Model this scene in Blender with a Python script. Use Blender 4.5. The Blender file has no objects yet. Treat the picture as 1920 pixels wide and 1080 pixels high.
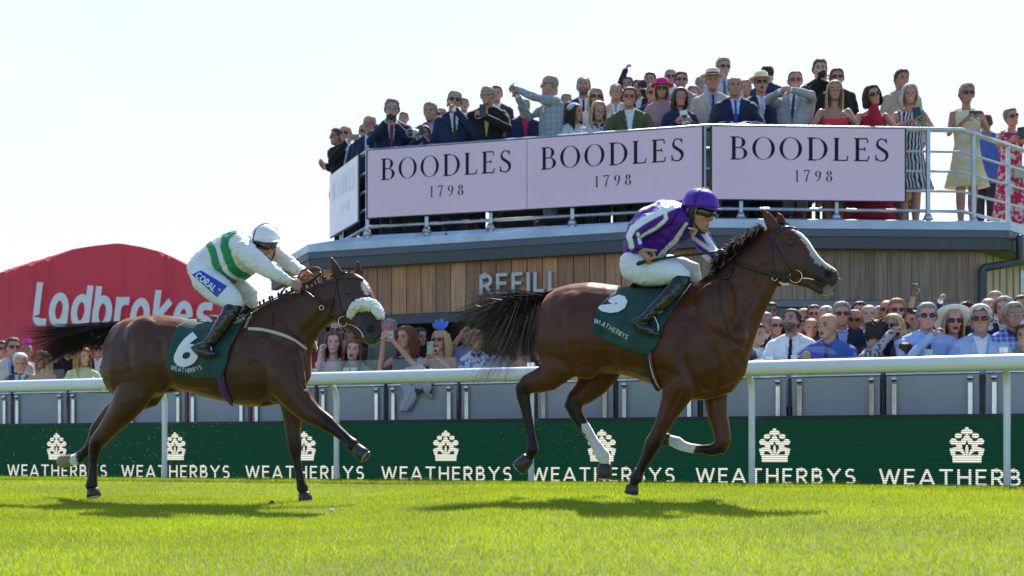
import bpy, bmesh, math, random
import numpy as np
from mathutils import Vector, Matrix, noise
from mathutils.bvhtree import BVHTree

random.seed(7); np.random.seed(7)
SC = bpy.context.scene
COL = SC.collection
PI = math.pi

# ---------------------------------------------------------------- camera
F = 2600.0            # focal length in photo pixels (1920 wide)
HY = 845.0            # horizon row
CZ = 0.80             # camera height
cam_d = bpy.data.cameras.new("camera"); cam = bpy.data.objects.new("camera", cam_d); COL.objects.link(cam)
cam.location = (0, 0, CZ); cam.rotation_euler = (PI/2, 0, 0)
cam_d.sensor_width = 36; cam_d.lens = 36*F/1920; cam_d.shift_y = (HY-540)/1920.0
cam_d.clip_start = 0.1; cam_d.clip_end = 2000
cam_d.dof.use_dof = True; cam_d.dof.focus_distance = 10.4; cam_d.dof.aperture_fstop = 3.0
SC.camera = cam

# ---------------------------------------------------------------- light
SUN_EL = math.radians(51)
SDIR = Vector((0.27, 0.96, 0)).normalized()          # towards the sun, in plan
sun_d = bpy.data.lights.new("sun", 'SUN'); sun = bpy.data.objects.new("sun", sun_d); COL.objects.link(sun)
sun_d.energy = 5.0; sun_d.angle = math.radians(0.5); sun_d.color = (1.0, 0.955, 0.89)
to_sun = Vector((SDIR.x*math.cos(SUN_EL), SDIR.y*math.cos(SUN_EL), math.sin(SUN_EL)))
sun.rotation_euler = to_sun.to_track_quat('Z', 'Y').to_euler()
wd = bpy.data.worlds.new("World"); SC.world = wd; wd.use_nodes = True
nt = wd.node_tree; nt.nodes.clear()
o = nt.nodes.new('ShaderNodeOutputWorld'); bg = nt.nodes.new('ShaderNodeBackground')
sk = nt.nodes.new('ShaderNodeTexSky'); sk.sky_type = 'NISHITA'; sk.sun_disc = False
sk.sun_elevation = SUN_EL; sk.sun_rotation = math.atan2(SDIR.x, SDIR.y)
sk.air_density = 1.0; sk.dust_density = 0.6; sk.ozone_density = 5.0
tc = nt.nodes.new('ShaderNodeTexCoord'); mp = nt.nodes.new('ShaderNodeMapping'); mp.inputs['Scale'].default_value = (1.5, 1.5, 7)
nz = nt.nodes.new('ShaderNodeTexNoise'); nz.inputs['Scale'].default_value = 2.2; nz.inputs['Detail'].default_value = 6
cr = nt.nodes.new('ShaderNodeValToRGB'); cr.color_ramp.elements[0].position = 0.35; cr.color_ramp.elements[1].position = 0.75
mx = nt.nodes.new('ShaderNodeMix'); mx.data_type = 'RGBA'
mul = nt.nodes.new('ShaderNodeMath'); mul.operation = 'MULTIPLY_ADD'; mul.inputs[1].default_value = 0.32; mul.inputs[2].default_value = 0.68
L = nt.links
L.new(tc.outputs['Generated'], mp.inputs[0]); L.new(mp.outputs[0], nz.inputs['Vector']); L.new(nz.outputs[0], cr.inputs[0])
L.new(cr.outputs[0], mul.inputs[0])
# bright summer haze round the sun's side of the sky, clear deep blue on the other
dp = nt.nodes.new('ShaderNodeVectorMath'); dp.operation = 'DOT_PRODUCT'; dp.inputs[1].default_value = (SDIR.x, SDIR.y, .25)
hz = nt.nodes.new('ShaderNodeMapRange'); hz.inputs[1].default_value = .1; hz.inputs[2].default_value = .75
hm = nt.nodes.new('ShaderNodeMath'); hm.operation = 'MULTIPLY'
L.new(tc.outputs['Generated'], dp.inputs[0]); L.new(dp.outputs['Value'], hz.inputs[0]); L.new(hz.outputs[0], hm.inputs[1]); L.new(mul.outputs[0], hm.inputs[0]); L.new(hm.outputs[0], mx.inputs[0])
L.new(sk.outputs[0], mx.inputs[6]); mx.inputs[7].default_value = (3.78, 3.92, 4.12, 1)
L.new(mx.outputs[2], bg.inputs[0]); bg.inputs[1].default_value = 0.15; L.new(bg.outputs[0], o.inputs[0])
SC.view_settings.view_transform = 'Standard'; SC.view_settings.look = 'None'
SC.view_settings.exposure = 0.80; SC.view_settings.gamma = 1
SC.cycles.max_bounces = 6; SC.cycles.transparent_max_bounces = 8
SC.cycles.caustics_reflective = False; SC.cycles.caustics_refractive = False

# ---------------------------------------------------------------- perspective helpers
T = 1.7e-4
TH = math.atan(T*F); ST, CT = math.sin(TH), math.cos(TH)
UDIR = Vector((CT, -ST, 0))            # running direction of the course
VDIR = Vector((-ST, -CT, 0))           # across it, towards the camera
D_RAIL, D_LED, D_PAN, D_HORSE = 2600/182, 2600/178, 2600/172, 2600/241.5

def W(px, py, d):
    return Vector(((px-960)/F*d, d, (HY-py)/F*d+CZ))
def P(px, py, off=0.0, d0=D_HORSE):
    a = (px-960)/F
    t = (d0*CT-off)/(CT+a*ST)
    return Vector((a*t, t, (HY-py)/F*t+CZ))
def LN(s, z, d0, off=0.0):
    """point on a line parallel to the course; s in photo pixels measured at mid frame, z above the eye"""
    l = s*d0/(F*CT)
    return Vector((l*CT, d0-l*ST, z+CZ))+VDIR*off
def pix(p):
    return (p.x/p.y*F+960, HY-(p.z-CZ)/p.y*F)
def kk(px, d0=D_HORSE):
    return F/d0*(1+T*(px-960))

# ---------------------------------------------------------------- objects
def link(o, parent=None, label=None, cat=None, group=None, kind=None):
    COL.objects.link(o)
    if parent is not None: o.parent = parent
    if label: o['label'] = label
    if cat: o['category'] = cat
    if group: o['group'] = group
    if kind: o['kind'] = kind
    return o
def empty(name, loc, label, cat, group=None):
    o = bpy.data.objects.new(name, None); o.location = loc; o.empty_display_size = .1
    return link(o, None, label, cat, group)

class G:
    """mesh gatherer in world coordinates"""
    def __init__(s): s.v = []; s.f = []; s.m = []
    def add(s, vs, fs, mi=0):
        n = len(s.v); s.v += [tuple(v) for v in vs]; s.f += [tuple(i+n for i in f) for f in fs]; s.m += [mi]*len(fs); return s
    def rings(s, rs, cap=True, closed=True, mi=0):
        n = len(rs[0]); vs = [p for r in rs for p in r]; fs = []
        m = n if closed else n-1
        for i in range(len(rs)-1):
            for j in range(m):
                a = i*n+j; b = i*n+(j+1) % n
                fs.append((a, b, b+n, a+n))
        if cap and closed:
            fs.append(tuple(range(n-1, -1, -1))); fs.append(tuple((len(rs)-1)*n+j for j in range(n)))
        return s.add(vs, fs, mi)
    def chain(s, pts, rad, ref=(0, 0, 1), seg=12, lat=1.0, round_=True, mi=0):
        pts = [Vector(p) for p in pts]; ref = Vector(ref)
        rad = [(r if isinstance(r, tuple) else (r, r*lat)) for r in rad]
        if round_:
            d0 = (pts[0]-pts[1]).normalized(); d1 = (pts[-1]-pts[-2]).normalized()
            r0, r1 = rad[0], rad[-1]; q0 = min(r0); q1 = min(r1)
            pts = [pts[0]+d0*q0*.95, pts[0]+d0*q0*.6]+pts+[pts[-1]+d1*q1*.6, pts[-1]+d1*q1*.95]
            sc = lambda r, k: (r[0]*k, r[1]*k)
            rad = [sc(r0, .35), sc(r0, .8)]+rad+[sc(r1, .8), sc(r1, .35)]
        rs = []
        for i, p in enumerate(pts):
            t = (pts[min(i+1, len(pts)-1)]-pts[max(i-1, 0)]).normalized()
            b = (ref-t*ref.dot(t))
            if b.length < .15:
                alt = Vector((.3, .9, .2)); b = alt-t*alt.dot(t)
            b.normalize(); a = b.cross(t)
            ra, rb = rad[i]
            rs.append([p+a*ra*math.cos(w)+b*rb*math.sin(w) for w in (2*PI*j/seg for j in range(seg))])
        return s.rings(rs, mi=mi)
    def ell(s, c, ax, n=12, m=8, mi=0):
        c = Vector(c); X, Y, Z = [Vector(a) for a in ax]
        rs = []
        for i in range(1, m):
            a = PI*i/m
            rs.append([c+Z*math.cos(a)+(X*math.cos(w)+Y*math.sin(w))*math.sin(a) for w in (2*PI*j/n for j in range(n))])
        vs = [p for r in rs for p in r]; N = len(vs); vs += [c+Z, c-Z]; fs = []
        for i in range(m-2):
            for j in range(n):
                a = i*n+j; b = i*n+(j+1) % n; fs.append((a, b, b+n, a+n))
        for j in range(n):
            fs.append((N, (j+1) % n, j)); fs.append((N+1, (m-2)*n+j, (m-2)*n+(j+1) % n))
        return s.add(vs, fs, mi)
    def box(s, c, ax, mi=0, bev=0):
        c = Vector(c); X, Y, Z = [Vector(a) for a in ax]
        vs = [c+X*a+Y*b+Z*d for a in (-1, 1) for b in (-1, 1) for d in (-1, 1)]
        fs = [(0, 1, 3, 2), (4, 6, 7, 5), (0, 4, 5, 1), (2, 3, 7, 6), (0, 2, 6, 4), (1, 5, 7, 3)]
        return s.add(vs, fs, mi)
    def beam(s, a, b, w, h, mi=0, up=(0, 0, 1)):
        a = Vector(a); b = Vector(b); t = b-a; l = t.length; t.normalize()
        n = Vector(up).cross(t)
        n = n.normalized() if n.length > 1e-3 else Vector((1, 0, 0)); u = t.cross(n)
        return s.box((a+b)/2, (t*l/2, n*w/2, u*h/2), mi)
    def mesh(s, name, recalc=True):
        me = bpy.data.meshes.new(name); me.from_pydata(s.v, [], s.f)
        if recalc:
            bm = bmesh.new(); bm.from_mesh(me); bmesh.ops.recalc_face_normals(bm, faces=bm.faces); bm.to_mesh(me); bm.free()
        return me
    def obj(s, name, mat, parent=None, smooth=True, bevel=0, recalc=True, **kw):
        me = s.mesh(name, recalc)
        for m_ in (mat if isinstance(mat, (list, tuple)) else [mat]): me.materials.append(m_)
        if len(me.materials) > 1: me.polygons.foreach_set('material_index', s.m)
        me.polygons.foreach_set('use_smooth', [smooth]*len(me.polygons))
        o = bpy.data.objects.new(name, me); link(o, None, **kw)
        if bevel:
            b = o.modifiers.new('bevel', 'BEVEL'); b.width = bevel; b.segments = 2; b.limit_method = 'ANGLE'
        if parent is not None: adopt(o, parent)
        return o

def adopt(o, parent):
    o.parent = parent
    o.matrix_parent_inverse = wmat(parent).inverted()
def wmat(o):
    m = Matrix.Translation(o.location)
    return m if o.parent is None else wmat(o.parent) @ o.matrix_parent_inverse @ m

def remesh(g, voxel, smooth=3, fac=.5):
    """fuse overlapping closed shells into one continuous skin"""
    me = g.mesh('tmp'); o = bpy.data.objects.new('tmp', me); COL.objects.link(o)
    r = o.modifiers.new('r', 'REMESH'); r.mode = 'VOXEL'; r.voxel_size = voxel; r.adaptivity = 0
    if smooth:
        q = o.modifiers.new('s', 'SMOOTH'); q.factor = fac; q.iterations = smooth
    dg = bpy.context.evaluated_depsgraph_get(); dg.update()
    me2 = bpy.data.meshes.new_from_object(o.evaluated_get(dg))
    bpy.data.objects.remove(o); bpy.data.meshes.remove(me)
    me2.materials.clear()
    return me2
def mcoords(me):
    a = np.empty(len(me.vertices)*3, dtype=np.float64); me.vertices.foreach_get('co', a); return a.reshape(-1, 3)
def mnormals(me):
    a = np.empty(len(me.vertices)*3, dtype=np.float32); me.vertices.foreach_get('normal', a); return a.reshape(-1, 3)
def setcol(me, rgb):
    at = me.color_attributes.new('Col', 'FLOAT_COLOR', 'POINT')
    c = np.ones((len(me.vertices), 4), dtype=np.float32); c[:, :3] = rgb; at.data.foreach_set('color', c.ravel())
def meobj(me, name, mat, parent=None, **kw):
    me.name = name
    if not len(me.materials): me.materials.append(mat)
    me.polygons.foreach_set('use_smooth', [True]*len(me.polygons))
    o = bpy.data.objects.new(name, me); link(o, None, **kw)
    if parent is not None: adopt(o, parent)
    return o
def submesh(me, mask, name):
    """faces of me whose vertices' mask average > .5 as a new mesh, and the rest"""
    n = len(me.polygons); lv = np.empty(len(me.loops), dtype=np.int32); me.loops.foreach_get('vertex_index', lv)
    ls = np.empty(n, dtype=np.int32); lt = np.empty(n, dtype=np.int32)
    me.polygons.foreach_get('loop_start', ls); me.polygons.foreach_get('loop_total', lt)
    co = mcoords(me); out = []
    fm = np.add.reduceat(mask[lv].astype(float), ls)/lt > .5
    for sel in (fm, ~fm):
        idx = np.nonzero(sel)[0]
        faces = [lv[ls[i]:ls[i]+lt[i]] for i in idx]
        if not faces: out.append(None); continue
        used = np.unique(np.concatenate(faces)); mp_ = np.zeros(len(co), dtype=np.int64); mp_[used] = np.arange(len(used))
        m2 = bpy.data.meshes.new(name); m2.from_pydata(co[used].tolist(), [], [mp_[f].tolist() for f in faces])
        out.append(m2)
    return out
def pjv(co):
    """photo-pixel coordinates of an array of points"""
    return co[:, 0]/co[:, 1]*F+960, HY-(co[:, 2]-CZ)/co[:, 1]*F
def inpoly(x, y, poly):
    r = np.zeros(len(x), dtype=bool); n = len(poly); j = n-1
    for i in range(n):
        xi, yi = poly[i]; xj, yj = poly[j]
        c = ((yi > y) != (yj > y)) & (x < (xj-xi)*(y-yi)/((yj-yi) or 1e-9)+xi)
        r ^= c; j = i
    return r
def dline(x, y, pts, w=None):
    """signed gap (<0 inside) to a polyline with half widths"""
    best = np.full(len(x), 1e9)
    for i in range(len(pts)-1):
        ax, ay = pts[i][:2]; bx, by = pts[i+1][:2]
        wa = pts[i][2] if len(pts[i]) > 2 else w; wb = pts[i+1][2] if len(pts[i+1]) > 2 else w
        dx, dy = bx-ax, by-ay; t = np.clip(((x-ax)*dx+(y-ay)*dy)/(dx*dx+dy*dy), 0, 1)
        best = np.minimum(best, np.hypot(x-ax-t*dx, y-ay-t*dy)-(wa+(wb-wa)*t))
    return best

# ---------------------------------------------------------------- materials
MATS = {}
def mat(name, col=(.5, .5, .5), rough=.6, metal=0, var=.08, scale=9, bump=0, bscale=60, spec=.5, sheen=0, stint=None, emis=None, es=0, coat=0, trans=0, alpha=1, attr=False):
    if name in MATS: return MATS[name]
    m = bpy.data.materials.new(name); m.use_nodes = True; nt = m.node_tree; b = nt.nodes['Principled BSDF']
    b.inputs['Roughness'].default_value = rough; b.inputs['Metallic'].default_value = metal
    b.inputs['Specular IOR Level'].default_value = spec
    if sheen: b.inputs['Sheen Weight'].default_value = sheen
    if stint: b.inputs['Sheen Tint'].default_value = (*stint, 1); b.inputs['Sheen Roughness'].default_value = .35
    if coat: b.inputs['Coat Weight'].default_value = coat
    if trans: b.inputs['Transmission Weight'].default_value = trans
    if alpha < 1: b.inputs['Alpha'].default_value = alpha
    if emis: b.inputs['Emission Color'].default_value = (*emis, 1); b.inputs['Emission Strength'].default_value = es
    t = nt.nodes.new('ShaderNodeTexCoord'); n = nt.nodes.new('ShaderNodeTexNoise'); n.inputs['Scale'].default_value = scale; n.inputs['Detail'].default_value = 5
    nt.links.new(t.outputs['Object'], n.inputs['Vector'])
    mr = nt.nodes.new('ShaderNodeMapRange'); mr.inputs[1].default_value = .3; mr.inputs[2].default_value = .7
    mr.inputs[3].default_value = 1-var; mr.inputs[4].default_value = 1+var; nt.links.new(n.outputs[0], mr.inputs[0])
    vm = nt.nodes.new('ShaderNodeVectorMath'); vm.operation = 'SCALE'
    if attr:
        a = nt.nodes.new('ShaderNodeAttribute'); a.attribute_name = 'Col'; nt.links.new(a.outputs['Color'], vm.inputs[0])
    else: vm.inputs[0].default_value = col[:3]
    if attr and stint:
        sm = nt.nodes.new('ShaderNodeVectorMath'); sm.operation = 'MULTIPLY'; sm.inputs[1].default_value = stint; nt.links.new(a.outputs['Color'], sm.inputs[0]); nt.links.new(sm.outputs[0], b.inputs['Sheen Tint'])
    nt.links.new(mr.outputs[0], vm.inputs[3]); nt.links.new(vm.outputs[0], b.inputs['Base Color'])
    if bump:
        n2 = nt.nodes.new('ShaderNodeTexNoise'); n2.inputs['Scale'].default_value = bscale; n2.inputs['Detail'].default_value = 4
        nt.links.new(t.outputs['Object'], n2.inputs['Vector'])
        bp = nt.nodes.new('ShaderNodeBump'); bp.inputs['Strength'].default_value = bump; bp.inputs['Distance'].default_value = .01
        nt.links.new(n2.outputs[0], bp.inputs['Height']); nt.links.new(bp.outputs[0], b.inputs['Normal'])
    MATS[name] = m; return m

# ---------------------------------------------------------------- lettering
def arc(cx, cy, rx, ry, a0, a1, n=10):
    return [(cx+rx*math.cos(math.radians(a0+(a1-a0)*i/n)), cy+ry*math.sin(math.radians(a0+(a1-a0)*i/n))) for i in range(n+1)]
SANS = {  # strokes in a unit-high box, width
 'W': (1.15, [[(.03, 1), (.3, .02)], [(.3, .02), (.575, .95)], [(.575, .95), (.85, .02)], [(.85, .02), (1.12, 1)]]),
 'E': (.58, [[(.06, 0), (.06, 1)], [(.0, .94), (.58, .94)], [(.0, .52), (.52, .52)], [(.0, .06), (.58, .06)]]),
 'A': (.86, [[(.03, 0), (.43, .98)], [(.43, .98), (.83, 0)], [(.16, .3), (.7, .3)]]),
 'T': (.74, [[(0, .94), (.74, .94)], [(.37, .94), (.37, 0)]]),
 'H': (.74, [[(.06, 0), (.06, 1)], [(.68, 0), (.68, 1)], [(.06, .5), (.68, .5)]]),
 'R': (.66, [[(.06, 0), (.06, 1)], [(.06, .94), (.34, .94)]+arc(.34, .7, .24, .24, 90, -90)+[(.06, .46)], [(.32, .46), (.62, 0)]]),
 'B': (.64, [[(.06, 0), (.06, 1)], [(.06, .94), (.32, .94)]+arc(.32, .73, .2, .21, 90, -90)+[(.06, .52)], [(.06, .52), (.34, .52)]+arc(.34, .29, .24, .23, 90, -90)+[(.06, .06)]]),
 'Y': (.8, [[(.03, 1), (.4, .5)], [(.77, 1), (.4, .5)], [(.4, .5), (.4, 0)]]),
 'S': (.6, [arc(.31, .71, .24, .23, 40, 250, 12)[:-1]+arc(.29, .29, .25, .23, 80, -140, 12)]),
 'F': (.56, [[(.06, 0), (.06, 1)], [(0, .94), (.56, .94)], [(0, .5), (.5, .5)]]),
 'I': (.12, [[(.06, 0), (.06, 1)]]),
 'L': (.52, [[(.06, 0), (.06, 1)], [(0, .06), (.52, .06)]]),
 'C': (.78, [arc(.45, .5, .39, .44, 45, 315, 18)]),
 'O': (.9, [arc(.45, .5, .39, .44, 0, 360, 24)]),
 '6': (.66, [arc(.33, .3, .25, .24, 0, 360, 20), [(.09, .34), (.13, .55), (.24, .78), (.42, .97)]]),
 '5': (.62, [[(.55, .93), (.14, .93), (.1, .52)], arc(.3, .31, .25, .25, 125, -150, 14)]),
 ' ': (.4, []),
}
def ribbon(path, w):
    """(quads in 2-D) a mitred ribbon; w a number or list of half widths"""
    n = len(path); L_, R_ = [], []
    closed = math.dist(path[0], path[-1]) < 1e-6
    for i in range(n):
        a = path[(i-1) if i > 0 else (n-2 if closed else 0)]; b = path[(i+1) if i < n-1 else (1 if closed else n-1)]
        tx, ty = b[0]-a[0], b[1]-a[1]; l = math.hypot(tx, ty) or 1; nx, ny = -ty/l, tx/l
        if 0 < i < n-1 or closed:
            p = path[i]; q = path[(i+1) % n] if i < n-1 else path[1]; sx, sy = q[0]-p[0], q[1]-p[1]; sl = math.hypot(sx, sy) or 1
            c = abs(nx*-sy/sl+ny*sx/sl); k = 1/max(c, .5)
        else: k = 1
        h = (w[i] if isinstance(w, list) else w)*k
        L_.append((path[i][0]+nx*h, path[i][1]+ny*h)); R_.append((path[i][0]-nx*h, path[i][1]-ny*h))
    return L_, R_
def serif(ch):
    """list of (left line, right line) strips for a didone-like capital"""
    th, tn = .076, .027; S = []
    def line(a, b, w): S.append(ribbon([a, b], w))
    def ser(x, y, r=.13): line((x-r, y), (x+r, y), tn)
    def bowl(cx, cy, rx, ry, a0, a1, n=16):
        A = [math.radians(a0+(a1-a0)*i/n) for i in range(n+1)]
        w = [tn*.8+(th-tn*.8)*abs(math.cos(a))**1.5 for a in A]
        S.append(([(cx+(rx+w_)*math.cos(a), cy+(ry+w_*.4)*math.sin(a)) for a, w_ in zip(A, w)], [(cx+(rx-w_)*math.cos(a), cy+(ry-w_*.6)*math.sin(a)) for a, w_ in zip(A, w)]))
    if ch == 'B':
        line((.17, .02), (.17, .98), th); line((.03, .98), (.4, .98), tn); line((.17, .52), (.42, .52), tn); line((.03, .02), (.42, .02), tn)
        bowl(.38, .75, .2, .23, 90, -90); bowl(.41, .27, .25, .25, 90, -90); return .74, S
    if ch == 'O': bowl(.47, .5, .4, .49, 0, 360, 32); return .94, S
    if ch == 'D':
        line((.17, .02), (.17, .98), th); line((.03, .98), (.4, .98), tn); line((.03, .02), (.4, .02), tn); bowl(.38, .5, .42, .48, 90, -90, 20); return .88, S
    if ch == 'L':
        line((.17, .02), (.17, .98), th); ser(.17, .98); line((.03, .02), (.6, .02), tn); line((.6, 0), (.65, .22), tn); return .68, S
    if ch == 'E':
        line((.17, .02), (.17, .98), th); line((.03, .98), (.58, .98), tn); line((.17, .52), (.48, .52), tn); line((.03, .02), (.6, .02), tn)
        line((.58, .99), (.61, .8), tn); line((.48, .44), (.48, .6), tn); line((.6, .01), (.66, .22), tn); return .7, S
    if ch == 'S':
        p = arc(.3, .76, .19, .22, 30, 230, 12)[:-1]+arc(.28, .25, .24, .24, 62, -150, 14); n = len(p)
        w = [tn*.9+(th-tn)*math.exp(-((i/n-.5)/.2)**2) for i in range(n)]; S.append(ribbon(p, w)); line((.48, .99), (.5, .78), tn); line((.05, .28), (.06, .02), tn); return .58, S
    if ch == '1': line((.17, .02), (.17, .95), th*.8); ser(.17, .02, .12); line((.05, .84), (.17, .97), tn); return .34, S
    if ch == '7': line((.03, .95), (.52, .95), tn*1.6); S.append(ribbon([(.5, .95), (.3, .5), (.2, 0)], [tn, th*.6, th*.8])); line((.03, .95), (.03, .78), tn); return .54, S
    if ch in '96':
        q = [(.28, .7), 0]; bowl(.28, .68, .19, .27, 0, 360, 24); S.append(ribbon([(.48, .7), (.44, .4), (.33, .16), (.12, 0)], [th*.7, th*.8, th*.5, tn])); return .56, S
    if ch == '8': bowl(.27, .75, .15, .21, 0, 360, 20); bowl(.27, .26, .2, .25, 0, 360, 22); return .54, S
    return .4, S
def lb(ch):
    """rounded bold italic lower case"""
    w = .118; S = []
    def st(p): S.append(ribbon(p, w))
    if ch == 'L': st([(.1, 1.28), (.1, .25)]+arc(.28, .28, .18, .18, 180, 270, 6)+[(.52, .1)]); return .6, S
    oval = arc(.36, .5, .26, .4, 0, 360, 24)
    if ch == 'a': st(oval); st([(.62, .55), (.62, 0)]); return .86, S
    if ch == 'd': st(oval); st([(.62, 1.28), (.62, 0)]); return .84, S
    if ch == 'b': st(oval); st([(.1, 1.28), (.1, 0)]); return .84, S
    if ch == 'r': st([(.1, 1), (.1, 0)]); st([(.1, .5)]+arc(.36, .6, .26, .3, 180, 95, 6)+[(.5, .9)]); return .62, S
    if ch == 'o': st(oval); return .86, S
    if ch == 'k': st([(.1, 1.28), (.1, 0)]); st([(.62, .98), (.18, .5)]); st([(.2, .56), (.64, 0)]); return .8, S
    if ch == 'e': st([(.14, .5), (.58, .5)]); st(arc(.36, .5, .26, .4, 5, 320, 20)); return .86, S
    if ch == 's': st([(.6, .9), (.34, .9)]+arc(.32, .71, .19, .19, 90, 250, 6)+[(.4, .5)]+arc(.4, .29, .19, .19, 70, -90, 6)+[(.08, .1)]); return .74, S
    return .4, S
def text(g, s, fn, h, gap=.18, style='sans', w=.055, shear=0, step=.0004, width=None, sub=1):
    """lay a word into gatherer g; fn(u, v, lift) maps flat metres to the surface. returns width"""
    items = []; x = 0
    for ch in s:
        if style == 'sans':
            cw, st = SANS[ch]; S = [ribbon(p, w) for p in st]
        else: cw, S = serif(ch) if style == 'serif' else lb(ch)
        items.append((x, S)); x += cw+gap
    tot = (x-gap)*h; kx = (width/tot) if width else 1
    n = 0
    for x0, S in items:
        for Ls, Rs in S:
            n += 1; e = step*(n % 7+1)
            if sub > 1:
                def dens(q): 
                    o_ = []
                    for i in range(len(q)-1):
                        for j in range(sub): o_.append((q[i][0]+(q[i+1][0]-q[i][0])*j/sub, q[i][1]+(q[i+1][1]-q[i][1])*j/sub))
                    return o_+[q[-1]]
                Ls, Rs = dens(Ls), dens(Rs)
            m = lambda q: fn((x0+q[0]+shear*q[1])*h*kx, q[1]*h, e)
            vs = [m(q) for q in Ls]+[m(q) for q in Rs]; k = len(Ls)
            g.add(vs, [(i, i+1, k+i+1, k+i) for i in range(k-1)])
    return tot*kx
# ================================================================ setting
def gz(x, y):
    """height of the turf, fence side level, falling away towards the camera, dipping where the rear horse runs"""
    p = -(x*ST+(y-D_RAIL)*CT)
    q = np.clip(p, 0, 9)
    z = -.325-.0032*q*q-np.clip(p-9, 0, 30)*.058
    z -= .075*np.clip((-x-.1)/1.3, 0, 1)*np.clip((p-.8)/1.6, 0, 1)*np.clip((7.5-p)/2.5, 0, 1)
    return z+CZ
def gzf(x, y): return float(gz(np.array([x]), np.array([y]))[0])

def turf_mat():
    m = bpy.data.materials.new('turf'); m.use_nodes = True; nt = m.node_tree; b = nt.nodes['Principled BSDF']; b.inputs['Roughness'].default_value = .9
    t = nt.nodes.new('ShaderNodeTexCoord'); n = nt.nodes.new('ShaderNodeTexNoise'); n.inputs['Scale'].default_value = 1.3; n.inputs['Detail'].default_value = 8; n.inputs['Roughness'].default_value = .75
    n2 = nt.nodes.new('ShaderNodeTexNoise'); n2.inputs['Scale'].default_value = 90; n2.inputs['Detail'].default_value = 3
    r = nt.nodes.new('ShaderNodeValToRGB'); r.color_ramp.elements[0].position = .3; r.color_ramp.elements[0].color = (.09, .125, .012, 1)
    r.color_ramp.elements[1].position = .7; r.color_ramp.elements[1].color = (.15, .19, .016, 1)
    mm = nt.nodes.new('ShaderNodeMix'); mm.data_type = 'RGBA'; mm.blend_type = 'MULTIPLY'; mm.inputs[0].default_value = .6
    r2 = nt.nodes.new('ShaderNodeValToRGB'); r2.color_ramp.elements[0].color = (.35, .4, .3, 1); r2.color_ramp.elements[0].position = .3; r2.color_ramp.elements[1].position = .6
    nt.links.new(t.outputs['Object'], n.inputs['Vector']); nt.links.new(t.outputs['Object'], n2.inputs['Vector'])
    nt.links.new(n.outputs[0], r.inputs[0]); nt.links.new(n2.outputs[0], r2.inputs[0]); nt.links.new(r.outputs[0], mm.inputs[6]); nt.links.new(r2.outputs[0], mm.inputs[7])
    nt.links.new(mm.outputs[2], b.inputs['Base Color']); return m
def ground():
    xs = np.concatenate([np.linspace(-400, -12, 12)[:-1], np.linspace(-12, 12, 97), np.linspace(12, 400, 12)[1:]])
    ys = np.concatenate([np.linspace(-30, 2, 9)[:-1], np.linspace(2, 20, 91), np.linspace(20, 900, 14)[1:]])
    X, Y = np.meshgrid(xs, ys); Z = gz(X, Y)
    n = len(xs); v = np.stack([X, Y, Z], -1).reshape(-1, 3).tolist()
    f = [(j*n+i, j*n+i+1, (j+1)*n+i+1, (j+1)*n+i) for j in range(len(ys)-1) for i in range(n-1)]
    g = G(); g.v = v; g.f = f; g.m = [0]*len(f)
    g.obj('ground', turf_mat(), kind='structure', label='mown bright green turf of the racecourse', recalc=False)
ground()

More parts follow.
